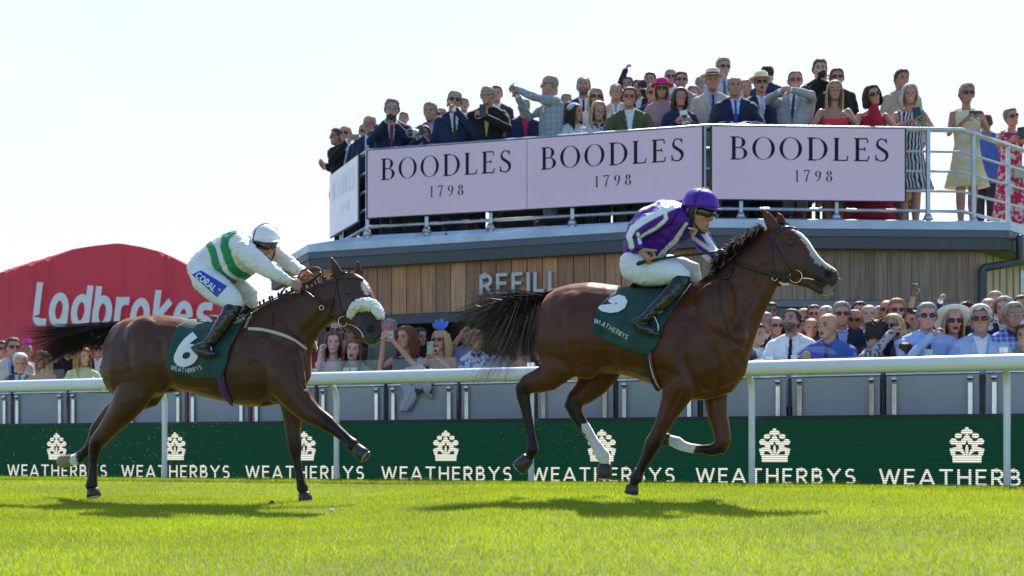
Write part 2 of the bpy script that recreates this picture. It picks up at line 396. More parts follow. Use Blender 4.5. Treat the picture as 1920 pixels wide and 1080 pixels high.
def grass():
    m = bpy.data.materials.new('grass_blades'); m.use_nodes = True; nt = m.node_tree; nt.nodes.clear()
    o = nt.nodes.new('ShaderNodeOutputMaterial'); d = nt.nodes.new('ShaderNodeBsdfPrincipled'); tr = nt.nodes.new('ShaderNodeBsdfTranslucent')
    d.inputs['Roughness'].default_value = .45; mx = nt.nodes.new('ShaderNodeMixShader'); mx.inputs[0].default_value = .55
    a = nt.nodes.new('ShaderNodeAttribute'); a.attribute_name = 'Col'
    nt.links.new(a.outputs['Color'], d.inputs['Base Color']); nt.links.new(a.outputs['Color'], tr.inputs['Color'])
    nt.links.new(d.outputs[0], mx.inputs[1]); nt.links.new(tr.outputs[0], mx.inputs[2]); nt.links.new(mx.outputs[0], o.inputs[0])
    rs = np.random.RandomState(3); N = 640000
    # uniform over a strip in front of the advertising board
    l = rs.uniform(-10.5, 9.5, N*3); p = -.22+9.4*rs.uniform(0, 1, N*3)**.82
    x = l*CT-p*ST; y = D_RAIL-l*ST-p*CT
    keep = (np.abs(x) < y*.40+1.6) & (y > 4.6); x, y, p = x[keep][:N], y[keep][:N], p[keep][:N]; N = len(x)
    z = gz(x, y)
    cl = np.array([noise.noise((a_*1.9, b_*1.9, 0)) for a_, b_ in zip(x[::8], y[::8])]).repeat(8)[:N] if False else None
    def nz2(s, o_):   # cheap smooth patchiness
        return (np.sin(x*s+o_)+np.sin(y*s*1.31+o_*2)+np.sin((x+y)*s*.77+o_*3)+np.sin((x-1.7*y)*s*.6+o_))/4
    patch = nz2(2.3, .4)*.6+nz2(6.1, 1.7)*.4
    h = rs.uniform(.012, .030, N)*(1+.25*patch); tall = rs.rand(N) < .004; h[tall] *= rs.uniform(1.3, 2.2, tall.sum())
    tuft = (p < .12) & (nz2(3.1, 5.) > .25); h[tuft] *= 1.9
    a1 = rs.uniform(0, 2*PI, N); ln = rs.uniform(.15, 1.0, N); w = rs.uniform(.0012, .0026, N)
    tx = np.cos(a1)*h*ln; ty = np.sin(a1)*h*ln; a2 = rs.uniform(0, 2*PI, N); bx = np.cos(a2)*w; by = np.sin(a2)*w
    V = np.empty((N, 3, 3)); V[:, 0] = np.stack([x-bx, y-by, z-.003], -1); V[:, 1] = np.stack([x+bx, y+by, z-.003], -1); V[:, 2] = np.stack([x+tx, y+ty, z+h], -1)
    me = bpy.data.meshes.new('grass'); me.vertices.add(N*3); me.vertices.foreach_set('co', V.ravel()); me.loops.add(N*3); me.polygons.add(N)
    me.loops.foreach_set('vertex_index', np.arange(N*3, dtype=np.int32)); me.polygons.foreach_set('loop_start', np.arange(0, N*3, 3, dtype=np.int32)); me.polygons.foreach_set('loop_total', np.full(N, 3, dtype=np.int32))
    me.update(calc_edges=True); me.validate()
    c = np.array([.36, .455, .013])*(1+.30*patch[:, None])*rs.uniform(.7, 1.25, (N, 1)); c[:, 0] *= rs.uniform(.85, 1.2, N)
    dry = rs.rand(N) < .025; c[dry] = (.55, .5, .2)
    setcol(me, np.repeat(c, 3, axis=0)); me.materials.append(m)
    link(bpy.data.objects.new('grass', me), None, 'short mown grass blades covering the racecourse turf', 'grass', None, 'stuff')
grass()
# flying clippings kicked up behind the rear horse
def clippings():
    rs = random.Random(5); g = G()
    for i in range(230):
        px = rs.choice([rs.gauss(110, 70), rs.gauss(330, 70), rs.gauss(330, 110), rs.gauss(1040, 60)]); py = rs.uniform(770, 895) if px < 900 else rs.uniform(800, 895)
        c = P(px, py, rs.uniform(-.8, .5)); a = rs.uniform(0, PI); l = rs.uniform(.006, .022) if px < 900 else rs.uniform(.004, .01)
        d = Vector((math.cos(a), rs.uniform(-.5, .5), math.sin(a)))*l; n = Vector((-math.sin(a), 0, math.cos(a)))*.0018
        g.add([c-d, c-d*.2-n, c+d, c-d*.2+n], [(0, 1, 2, 3)])
    g.obj('grass_clippings', mat('clip', (.42, .5, .03), .7), smooth=False, label='loose grass clippings flying up behind the galloping hooves', cat='grass clippings', kind='stuff')
    g = G()
    for i, (px, py, r) in enumerate([(625, 959, .03), (600, 962, .02), (512, 941, .05), (1120, 935, .03), (1578, 1010, .03)]):
        d = (CZ-.4+.0-CZ); c = P(px, py); 
        t = 1.0
        for k in range(60):   # walk down the ray to the turf
            q = W(px, py, 6+k*.12)
            if q.z < gzf(q.x, q.y): break
        g.ell((q.x, q.y, gzf(q.x, q.y)+.008), ((r, 0, 0), (0, r*1.4, 0), (0, 0, .012)), 8, 6)
    return g
def clod(px, py, r, m, lab, cat):
    for k in range(120):
        q = W(px, py, 6+k*.06)
        if q.z < gzf(q.x, q.y)+.012: break
    g = G()
    for i in range(4): g.ell((q.x+random.uniform(-r, r)*.8, q.y+random.uniform(-r, r)*.6, gzf(q.x, q.y)+.012+random.uniform(0, .012)), ((r*.7, 0, 0), (0, r*.6, 0), (0, 0, .014)), 7, 5)
    me = remesh(g, .005, 1); meobj(me, cat.replace(' ', '_'), m, None, label=lab, cat=cat)
clod(512, 943, .024, mat('earth', (.05, .035, .02), .95), 'dark clod of turf beside the planted foreleg of the second horse', 'clod of turf')
clod(622, 960, .02, mat('paper_scrap', (.7, .7, .66), .8), 'pale scrap of paper on the grass between the two horses', 'paper scrap')
clippings()

white = mat('rail_plastic', (.78, .8, .8), .38, var=.03)
def running_rail():
    r = empty('running_rail', LN(0, -.33, D_RAIL), 'white plastic running rail on curved posts beside the track', 'rail')
    g = G(); g.chain([LN(s, .79, D_RAIL) for s in np.linspace(-1500, 1400, 16)], [(.062, .07)]*16, seg=24)
    g.obj('rail', white, r)
    for i in range(-4, 4):
        s = 20+i*390.5+(-2 if i > 0 else 0)
        if s > 1300 or s < -1100: continue
        b = LN(s, 0, D_RAIL)-VDIR*.22; b.z = gzf(b.x, b.y)-.05
        pts = [b, Vector((b.x, b.y, CZ+.35)), Vector((b.x, b.y, CZ+.55))]
        for k in range(1, 6):
            a = k/5*PI/2; q = Vector((b.x, b.y, CZ+.55))+VDIR*.2*(1-math.cos(a)); q.z += .19*math.sin(a); pts.append(q)
        G().chain(pts, [.032]*len(pts), ref=UDIR, seg=16).obj('post', white, r)
running_rail()

# ---- LED advertising board
def led_mat(name, col, es):
    m = bpy.data.materials.new(name); m.use_nodes = True; nt = m.node_tree; b = nt.nodes['Principled BSDF']
    b.inputs['Base Color'].default_value = (.008, .012, .010, 1); b.inputs['Roughness'].default_value = .6; b.inputs['Specular IOR Level'].default_value = .12
    t = nt.nodes.new('ShaderNodeTexCoord'); sp = nt.nodes.new('ShaderNodeSeparateXYZ'); nt.links.new(t.outputs['Object'], sp.inputs[0])
    mu = nt.nodes.new('ShaderNodeMath'); mu.operation = 'MULTIPLY'; mu.inputs[1].default_value = 2*PI/.0205; nt.links.new(sp.outputs[2], mu.inputs[0])
    si = nt.nodes.new('ShaderNodeMath'); si.operation = 'SINE'; nt.links.new(mu.outputs[0], si.inputs[0])
    mr = nt.nodes.new('ShaderNodeMapRange'); mr.inputs[1].default_value = -.5; mr.inputs[2].default_value = .5; mr.inputs[3].default_value = .42; mr.inputs[4].default_value = 1.25
    nt.links.new(si.outputs[0], mr.inputs[0])
    n = nt.nodes.new('ShaderNodeTexNoise'); n.inputs['Scale'].default_value = 160; mr2 = nt.nodes.new('ShaderNodeMapRange'); mr2.inputs[3].default_value = .75; mr2.inputs[4].default_value = 1.25
    nt.links.new(t.outputs['Object'], n.inputs['Vector']); nt.links.new(n.outputs[0], mr2.inputs[0])
    m3 = nt.nodes.new('ShaderNodeMath'); m3.operation = 'MULTIPLY'; nt.links.new(mr.outputs[0], m3.inputs[0]); nt.links.new(mr2.outputs[0], m3.inputs[1])
    m4 = nt.nodes.new('ShaderNodeMath'); m4.operation = 'MULTIPLY'; m4.inputs[1].default_value = es; nt.links.new(m3.outputs[0], m4.inputs[0])
    b.inputs['Emission Color'].default_value = (*col, 1); nt.links.new(m4.outputs[0], b.inputs['Emission Strength']); return m
def led_board():
    r = empty('led_board', LN(0, -.33, D_LED), 'long dark green electronic advertising board with white crowns and wording', 'advertising board')
    green = led_mat('led_green', (.002, .050, .026), .46); wh = led_mat('led_white', (.8, .8, .68), .62)
    g = G(); a, b = LN(-1450, 0, D_LED), LN(1350, 0, D_LED)
    g.box((a+b)/2-VDIR*.05, ((b-a)/2, VDIR*.045, Vector((0, 0, .338)))); g.obj('cabinet', mat('led_cabinet', (.012, .012, .014), .5), r, smooth=False)
    g = G(); g.add([LN(-1450, -.336, D_LED, .001), LN(1350, -.336, D_LED, .001), LN(1350, .308, D_LED, .001), LN(-1450, .308, D_LED, .001)], [(0, 1, 2, 3)])
    g.obj('screen', green, r, smooth=False)
    l0 = D_LED/(F*CT)
    for i in range(-5, 5):
        s0 = 36+i*290.5
        if s0 < -1300 or s0 > 1250: continue
        fn = lambda u, v, e: LN(s0+u/l0, -.322+v, D_LED, .003+e)
        g = G(); text(g, 'WEATHERBYS', fn, .15, .26, w=.068, width=1.56); g.obj('lettering', wh, r, smooth=False, recalc=False)
        c0 = s0+128; fc = lambda u, v, e=0: LN(c0+u/l0, -.112+v*.98, D_LED, .003+e)
        g = G(); k = 0
        def disc(u, v, rr, ry=None):
            nonlocal k
            k += 1; q = [fc(u+rr*math.cos(t_), v+(ry or rr)*math.sin(t_), .0003*k) for t_ in (2*PI*j/14 for j in range(14))]; g.add(q, [tuple(range(14))])
        g.add([fc(-.125, 0), fc(.125, 0), fc(.13, .075), fc(-.13, .075)], [(0, 1, 2, 3)])
        for sgn in (-1, 1):
            k += 1; e = .0003*k
            strip = ribbon([(sgn*.12, .07), (sgn*.128, .12), (sgn*.09, .13), (sgn*.045, .115), (sgn*.02, .075)], [.018, .02, .018, .016, .01])
            q = [fc(a_, b_, e) for a_, b_ in strip[0]+strip[1]]; n = len(strip[0]); g.add(q, [(j, j+1, n+j+1, n+j) for j in range(n-1)])
            disc(sgn*.118, .2, .034, .03); disc(sgn*.07, .175, .03); disc(sgn*.075, .255, .032, .026); disc(sgn*.03, .2, .024, .03); disc(sgn*.03, .29, .022)
            disc(sgn*.06, .15, .02)
        disc(0, .12, .014, .05); disc(0, .235, .028, .03); disc(0, .315, .02, .02); disc(0, .29, .026)
        g.obj('crown_logo', wh, r, smooth=False, recalc=False)
led_board()

# ---- hospitality barrier: grey boards, steel uprights, clear glass above
steel = mat('steel', (.55, .56, .58), .25, 1, var=.1)
gap_shade = mat('dark_gap', (.02, .022, .03), .6)
def barrier():
    board = mat('grey_board', (.27, .31, .355), .5, var=.05, scale=3)
    glass = bpy.data.materials.new('screen_glass'); glass.use_nodes = True; nt = glass.node_tree; nt.nodes.clear()
    o = nt.nodes.new('ShaderNodeOutputMaterial'); t = nt.nodes.new('ShaderNodeBsdfTransparent'); t.inputs[0].default_value = (.93, .96, .96, 1)
    gl = nt.nodes.new('ShaderNodeBsdfGlossy'); gl.inputs['Roughness'].default_value = .03; m = nt.nodes.new('ShaderNodeMixShader'); m.inputs[0].default_value = .03
    nt.links.new(t.outputs[0], m.inputs[1]); nt.links.new(gl.outputs[0], m.inputs[2]); nt.links.new(m.outputs[0], o.inputs[0])
    per = 144.6; n0 = 478
    for i in range(-13, 6):
        s0 = n0+i*per+5; s1 = s0+per-10
        if s1 < -1450 or s0 > 1300: continue
        pos = ('leftmost end', 'rightmost end')[i > 0]
        r = empty('barrier_panel', LN((s0+s1)/2, -.33, D_PAN), 'grey barrier panel with two steel uprights and a clear glass top behind the green board', 'barrier panel', 'identical grey barrier panels along the crowd line')
        g = G(); a, b = LN(s0, .16, D_PAN), LN(s1, .16, D_PAN); g.box((a+b)/2+Vector((0, 0, .04)), ((b-a)/2, VDIR*.012, Vector((0, 0, .525)))); g.obj('board', board, r, smooth=False)
        g = G(); a, b = LN(s0, .742, D_PAN, .012), LN(s1, .742, D_PAN, .012); g.chain([a, b], [(.014, .016)]*2, seg=10); g.obj('top_rail', steel, r)
        g = G(); a, b = LN(s0+6, .895, D_PAN), LN(s1-6, .895, D_PAN); g.box((a+b)/2, ((b-a)/2, VDIR*.004, Vector((0, 0, .14)))); g.obj('glass', glass, r, smooth=False)
        for s in (s0+12, s1-12):
            g = G(); p = LN(s, .16, D_PAN, .035); g.box(p, (UDIR*.022, VDIR*.014, Vector((0, 0, .49)))); u = g.obj('upright', steel, r, smooth=False, bevel=.004)
            g = G(); c = LN(s, .695, D_PAN, .055); g.chain([c-VDIR*.01, c+VDIR*.012], [.03, .027], seg=16, round_=False); g.obj('clamp', steel, u)
            g = G(); p = LN(s, .9, D_PAN, .03); 
        g = G(); p = LN(s1+5, .15, D_PAN, -.01); g.box(p, (UDIR*.014, VDIR*.01, Vector((0, 0, .58)))); g.obj('gap_shade_strip', gap_shade, r, smooth=False)  # darkness of the open gap between panels painted as a strip
barrier()
shelf = G(); a, b = LN(-1450, .845, D_PAN, -.14), LN(1300, .845, D_PAN, -.14)
shelf.box((a+b)/2, ((b-a)/2, VDIR*.11, Vector((0, 0, .012)))); shelf.obj('drinks_shelf', mat('shelf', (.5, .5, .52), .4), smooth=False, bevel=.003, label='long narrow shelf for drinks behind the grey barrier', cat='shelf')

# ---- pavilion with roof terrace
RL = [(600, 21.2), (629, 20.35), (689, 18.72), (1326, 17.3), (1803, 17.5), (1890, 18.37), (1985, 19.4)]
GL = [(505, 21.4), (577, 18.95), (1300, 16.85), (1893, 17.05), (2010, 18.8)]
CL_ = [(560, 21.0), (600, 19.1), (1300, 17.02), (1838, 17.25), (1990, 19.8)]
def wp(q, z, extra=0): return W(q[0], HY, q[1]+extra)+Vector((0, 0, z))
def lerp1(a, b, px):
    """point at column px on the straight wall a-b (1/d is linear across the picture)"""
    t = (px-a[0])/(b[0]-a[0]); return (px, 1/((1/a[1])*(1-t)+(1/b[1])*t))
def on(poly, px):
    for a, b in zip(poly, poly[1:]):
        if a[0] <= px <= b[0]: return lerp1(a, b, px)
    return lerp1(*( (poly[0], poly[1]) if px < poly[0][0] else (poly[-2], poly[-1])), px)
def wood_mat():
    m = bpy.data.materials.new('cedar_cladding'); m.use_nodes = True; nt = m.node_tree; b = nt.nodes['Principled BSDF']; b.inputs['Roughness'].default_value = .75
    t = nt.nodes.new('ShaderNodeTexCoord'); mp = nt.nodes.new('ShaderNodeMapping'); mp.inputs['Scale'].default_value = (14, 14, .8)
    n = nt.nodes.new('ShaderNodeTexNoise'); n.inputs['Scale'].default_value = 2.5; n.inputs['Detail'].default_value = 8; n.inputs['Distortion'].default_value = .6
    a = nt.nodes.new('ShaderNodeAttribute'); a.attribute_name = 'Col'
    r = nt.nodes.new('ShaderNodeValToRGB'); r.color_ramp.elements[0].color = (.62, .6, .58, 1); r.color_ramp.elements[0].position = .3; r.color_ramp.elements[1].color = (1.25, 1.22, 1.2, 1); r.color_ramp.elements[1].position = .7
    mm = nt.nodes.new('ShaderNodeMix'); mm.data_type = 'RGBA'; mm.blend_type = 'MULTIPLY'; mm.inputs[0].default_value = 1
    nt.links.new(t.outputs['Object'], mp.inputs[0]); nt.links.new(mp.outputs[0], n.inputs['Vector']); nt.links.new(n.outputs[0], r.inputs[0])
    nt.links.new(a.outputs['Color'], mm.inputs[6]); nt.links.new(r.outputs[0], mm.inputs[7]); nt.links.new(mm.outputs[2], b.inputs['Base Color']); return m
def pavilion():
    R = empty('pavilion', wp((1100, 18), -.33), 'timber clad single storey pavilion with grey metal roof edge under the roof terrace', 'pavilion')
    gm = mat('slate_metal', (.085, .105, .14), .5, var=.06, scale=2); dm = mat('slate_dark', (.055, .06, .07), .55, var=.06)
    zinc = mat('zinc_flashing', (.43, .51, .66), .4, .1, var=.16, scale=3.5, bump=.3, bscale=7)
    def band(name, poly, z0, z1, th, m, back=.0):
        g = G()
        for a, b in zip(poly, poly[1:]):
            A0, B0 = wp(a, z0), wp(b, z0); t = (B0-A0).normalized(); n = Vector((t.y, -t.x, 0))   # towards viewer
            if n.y > 0: n = -n
            hh = (z1-z0)/2; c = (A0+B0)/2+Vector((0, 0, hh))-n*(th/2+back); g.box(c, ((B0-A0)/2+t*.0, n*th/2, Vector((0, 0, hh))))
        return g.obj(name, m, R, smooth=False)
    band('fascia', GL, 2.622, 2.712, .12, gm, .012); band('soffit_board', GL, 2.475, 2.62, .1, dm, .03)
    # sloping zinc flashing from the terrace edge
    g = G()
    rp = [on(RL, 645), (689, 18.72), (1326, 17.3), (1803, 17.5), (1950, 19.1)]; gp = GL
    for k in range(len(gp)-1):
        a, b = gp[k], gp[k+1]; ra, rb = rp[k], rp[k+1]
        if k == 0: ra = RL[0]
        g.add([wp(a, 2.712), wp(b, 2.712), wp(b, 2.815), wp(a, 2.815)], [(0, 1, 2, 3)])
        g.add([wp(a, 2.815), wp(b, 2.815), wp(rb, 2.905), wp(ra, 2.905)], [(0, 1, 2, 3)])
    g.obj('zinc_flashing', zinc, R, smooth=False)
    # roof slab
    g = G(); pts = rp; top = [wp(q, 2.9, .02) for q in pts]+[wp((2100, 24), 2.9), wp((560, 26), 2.9)]
    bot = [p-Vector((0, 0, .25)) for p in top]; n = len(top)
    g.add(top+bot, [tuple(range(n)), tuple(range(2*n-1, n-1, -1))]+[(i, (i+1) % n, n+(i+1) % n, n+i) for i in range(n)]); g.obj('roof_slab', mat('slab', (.3, .29, .27), .8), R, smooth=False)
    # cladding boards, each a face run with its own tone
    cols = [(.50, .25, .135), (.43, .21, .115), (.36, .185, .11), (.56, .31, .18), (.33, .175, .105), (.46, .235, .135)]
    gry = [(.27, .19, .145), (.23, .165, .13), (.31, .22, .165), (.19, .14, .115), (.26, .20, .16), (.34, .25, .19)]
    rs = random.Random(11); g = G(); colv = []
    def board(px0, px1, z0, z1, tone, th=.02):
        a, b = on(CL_, px0), on(CL_, px1); A, B = wp(a, z0), wp(b, z0); t = (B-A).normalized(); n = Vector((t.y, -t.x, 0))
        if n.y > 0: n = -n
        h = Vector((0, 0, (z1-z0)/2)); g.box((A+B)/2+h-n*th/2, ((B-A)/2, n*th/2, h)); colv.extend([tone]*8)
    x = 601.0
    while x < 1296:
        w = 26.5*(1+(x-600)*.00025); board(x, min(x+w-1.6, 1299.5), 1.835, 2.47, rs.choice(cols), rs.uniform(.018, .026)); x += w
    x = 1301
    while x < 1836:
        w = rs.choice([14, 17, 21, 24, 29]); w = (1795-x) if 1770 < x < 1795 else w; z0 = 1.86 if x < 1794 else -.3
        board(x, min(x+w-.7, 1837.5), z0, 2.47, rs.choice(gry), rs.choice([.012, .03, .045])); x += w
    x = 1839
    while x < 1985:
        w = 12.5; board(x, x+w-3.2, -.3, 2.47, (.52, .42, .31) if rs.random() < .7 else (.42, .33, .25), .04); x += w
    x = 562
    while x < 598: board(x, x+11.6, 1.5, 2.6, (.45, .4, .35)); x += 12
    o = g.obj('cladding', wood_mat(), R, smooth=False, recalc=True); setcol(o.data, np.array(colv))
    band('backing', [on(CL_, 563), CL_[1], CL_[2], CL_[3], on(CL_, 1985)], 1.835, 2.47, .03, mat('backing', (.05, .035, .028), .8), .06)
    band('corner_backing', [on(CL_, 1794), CL_[3], on(CL_, 1985)], -.3, 1.835, .03, mat('backing'), .06)
    band('lintel', [CL_[1], CL_[2]], 1.70, 1.83, .12, dm, -.01)
    band('window_head', [on(CL_, 1302), on(CL_, 1795)], 1.775, 1.855, .12, mat('blue_grey', (.13, .16, .2), .5), .0)
    gl = mat('dark_glazing', (.018, .02, .022), .08, var=.2, scale=1.5)
    band('glazing', [on(CL_, 1302), on(CL_, 1795)], -.3, 1.774, .03, gl, .08)
    for px in (1400, 1500, 1600, 1700): 
        q = on(CL_, px); g = G(); g.box(wp(q, .73), ((.03, 0, 0), (0, .03, 0), (0, 0, 1.03))); g.obj('mullion', dm, R, smooth=False)
    # open kiosk front on the left: recess shade painted as a near-black back wall
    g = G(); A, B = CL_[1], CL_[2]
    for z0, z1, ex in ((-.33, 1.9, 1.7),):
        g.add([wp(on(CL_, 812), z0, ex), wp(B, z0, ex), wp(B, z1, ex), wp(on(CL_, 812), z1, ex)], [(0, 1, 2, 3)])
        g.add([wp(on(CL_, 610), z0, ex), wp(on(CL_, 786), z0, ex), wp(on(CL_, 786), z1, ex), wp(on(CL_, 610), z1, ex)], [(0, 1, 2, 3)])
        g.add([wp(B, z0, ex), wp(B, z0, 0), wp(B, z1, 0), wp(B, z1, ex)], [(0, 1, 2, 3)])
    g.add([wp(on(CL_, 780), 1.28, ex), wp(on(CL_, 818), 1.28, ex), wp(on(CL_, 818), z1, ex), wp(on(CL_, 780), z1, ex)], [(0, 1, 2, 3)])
    g.obj('back_wall', mat('recess_shade', (.03, .027, .026), .85), R, smooth=False)
    g = G(); q = on(CL_, 700)
    for px in (606, 1010):
        g = G(); q = on(CL_, px); g.box(wp(q, .68, .12), ((.05, 0, 0), (0, .05, 0), (0, 0, 1.01))); g.obj('pier', dm, R, smooth=False)
    # drainpipe on the right corner
    pts = [W(1912, 447, 17.2), W(1912, 487, 17.25), W(1908, 492, 17.25), W(1845, 502, 17.15), W(1841, 506, 17.15), W(1841, 720, 17.15)]
    G().chain(pts, [.05]*len(pts), ref=(0, 1, 0), seg=14).obj('drainpipe', mat('pipe', (.045, .055, .07), .4), R)
    # raised metal word
    gs = mat('sign_steel', (.42, .42, .43), .45, .3); g = G()
    a, b = CL_[1], CL_[2]
    def fn(u, v, e):
        A, B = wp(a, 0), wp(b, 0); t = (B-A).normalized(); n = Vector((t.y, -t.x, 0)); n = -n if n.y > 0 else n
        S0 = wp(on(CL_, 904), 2.03-.0); return S0+t*u+Vector((0, 0, v))+n*(.05+e)
    text(g, 'REFILL', fn, .262, .24, w=.085, width=1.10, step=.0008)
    o = g.obj('raised_lettering', gs, R, smooth=False); s = o.modifiers.new('s', 'SOLIDIFY'); s.thickness = .045; s.offset = 0
    # small notice on the right
    q = W(1920, 528, 17.6); G().box(q, ((.05, .02, 0), (0, .01, 0), (0, 0, .14))).obj('notice', mat('notice', (.6, .62, .7), .5), R, smooth=False)
pavilion()

# ---- terrace railing and banners
galv = mat('galvanised', (.42, .45, .48), .38, .75, var=.18, scale=6)
def railing():
    R = empty('terrace_railing', wp((1326, 17.3), 2.9), 'galvanised tubular railing round the roof terrace', 'railing')
    def tube(z, r, pts, name):
        G().chain([wp(q, z) for q in pts], [r]*len(pts), seg=10).obj(name, galv, R)
    pts = [(626, 20.45), (640, 20.05), (689, 18.72), (900, 1/(1/18.72+(1/17.3-1/18.72)*(211/637))), (1110, 1/(1/18.72+(1/17.3-1/18.72)*(421/637))), (1326, 17.3), (1560, 17.4), (1803, 17.5), (1890, 18.37), (1985, 19.4)]
    tube(4.045, .032, pts, 'handrail'); tube(3.02, .022, pts, 'bottom_rail')
    for z in (3.27, 3.52, 3.77): tube(z, .016, pts, 'mid_rail')
    for px in (640, 689, 920, 1073, 1240, 1389, 1568, 1740, 1825, 1890, 1985, 1320, 800):
        q = on(RL, px); p = wp(q, 2.86)
        g = G().box(p+Vector((0, 0, .59)), ((.024, 0, 0), (0, .03, 0), (0, 0, .59))); o = g.obj('post', galv, R, smooth=False, bevel=.006)
        G().chain([p+Vector((0, 0, .04)), p+Vector((0, 0, .12))], [.07, .035], seg=10, round_=False).obj('base_plate', galv, o)
railing()
pink = mat('pink_vinyl', (.79, .55, .67), .45, var=.03, scale=1.2); ink = mat('plum_ink', (.014, .009, .025), .6, spec=.2)
glarev = mat('glare_vinyl', (.80, .72, .80), .3, var=.02); glareink = mat('glare_ink', (.60, .60, .68), .4)  # sky reflection on the side banner painted in as paler vinyl and ink
def banner(a, b, label, m=pink, im=ink, big=(.5, .7), sl=(.1, .05)):
    A, B = wp(a, 0), wp(b, 0); t = (B-A).normalized(); n = Vector((t.y, -t.x, 0)); n = -n if n.y > 0 else n; wd_ = (B-A).length
    R = empty('banner', (A+B)/2+Vector((0, 0, 3.13)), label, 'banner')
    o = G().box((A+B)/2+n*.075+Vector((0, 0, 3.578)), ((B-A)/2, n*.006, Vector((0, 0, .45)))).obj('sheet', m, R, smooth=False)
    G().box((A+B)/2+n*.058+Vector((0, 0, 3.578)), ((B-A)/2+t*.025, n*.010, Vector((0, 0, .462)))).obj('frame', mat('black_frame', (.02, .02, .022), .5), R, smooth=False)
    cw = wd_*big[1]; g = G(); u0 = wd_*(sl[0]); fn = lambda u, v, e: A+t*(u0+u)+Vector((0, 0, 3.62+v))+n*(.0815+e)
    text(g, 'BOODLES', fn, .285, .2, 'serif', width=cw)
    u1 = u0+cw*.5-.23+sl[1]; fn = lambda u, v, e: A+t*(u1+u)+Vector((0, 0, 3.355+v))+n*(.0815+e)
    text(g, '1798', fn, .145, .42, 'serif', width=.47); g.obj('lettering', im, R, smooth=False, recalc=False)
b1, b2 = (694, 18.70), (1318, 17.315)
mid = lerp1(b1, b2, 991); mid2 = lerp1(b1, b2, 992)
banner(b1, mid, 'pink banner with plum BOODLES 1798 wording, left of the seam at the terrace corner', big=(0, .82), sl=(.085, .02))
banner(mid2, b2, 'pink banner with plum BOODLES 1798 wording between the two seams in the middle', big=(0, .82), sl=(.08, .02))
banner((1333, 17.3), (1692, 17.45), 'wide pink banner with plum BOODLES 1798 wording at the right, by the open railing', big=(0, .825), sl=(.09, .05))
banner((628, 20.37), (681, 18.93), 'side banner facing left with sky glare painted in as near white, faint lettering', glarev, glareink, (0, .8), (.1, .1))

# ---- benches added to fill the bright gaps under the banners with dark
tb = mat('filler_timber', (.10, .075, .05), .8, var=.3, scale=8)
for i, (pa, pb) in enumerate(((700, 905), (925, 1130), (1150, 1330), (1345, 1520), (1535, 1700))):
    A = wp(on(RL, pa), 2.92, 1.5); Bq = wp(on(RL, pb), 2.92, 1.5); t = (Bq-A).normalized(); n = Vector((t.y, -t.x, 0))
    R_ = empty('bench', (A+Bq)/2, 'low dark bench added to fill the bright gap under the banners', 'bench', 'added dark benches filling the gaps under the banners')
    up = Vector((0, 0, 1)); M_ = (A+Bq)/2
    G().box(M_+up*.44+n*.1, ((Bq-A)/2, n*.2, up*.02)).obj('seat', tb, R_, smooth=False)
    for zz in (.56, .68, .80): G().box(M_+up*zz-n*.12, ((Bq-A)/2, n*.015, up*.045)).obj('backrest_slat', tb, R_, smooth=False)
    G().box(M_+up*.22+n*.12, ((Bq-A)/2*.97, n*.02, up*.20)).obj('front_board', tb, R_, smooth=False)
    for e in (-.96, .96): G().box(M_+up*.42-n*.14+(Bq-A)/2*e, (t*.03, n*.02, up*.42)).obj('post', tb, R_, smooth=False)
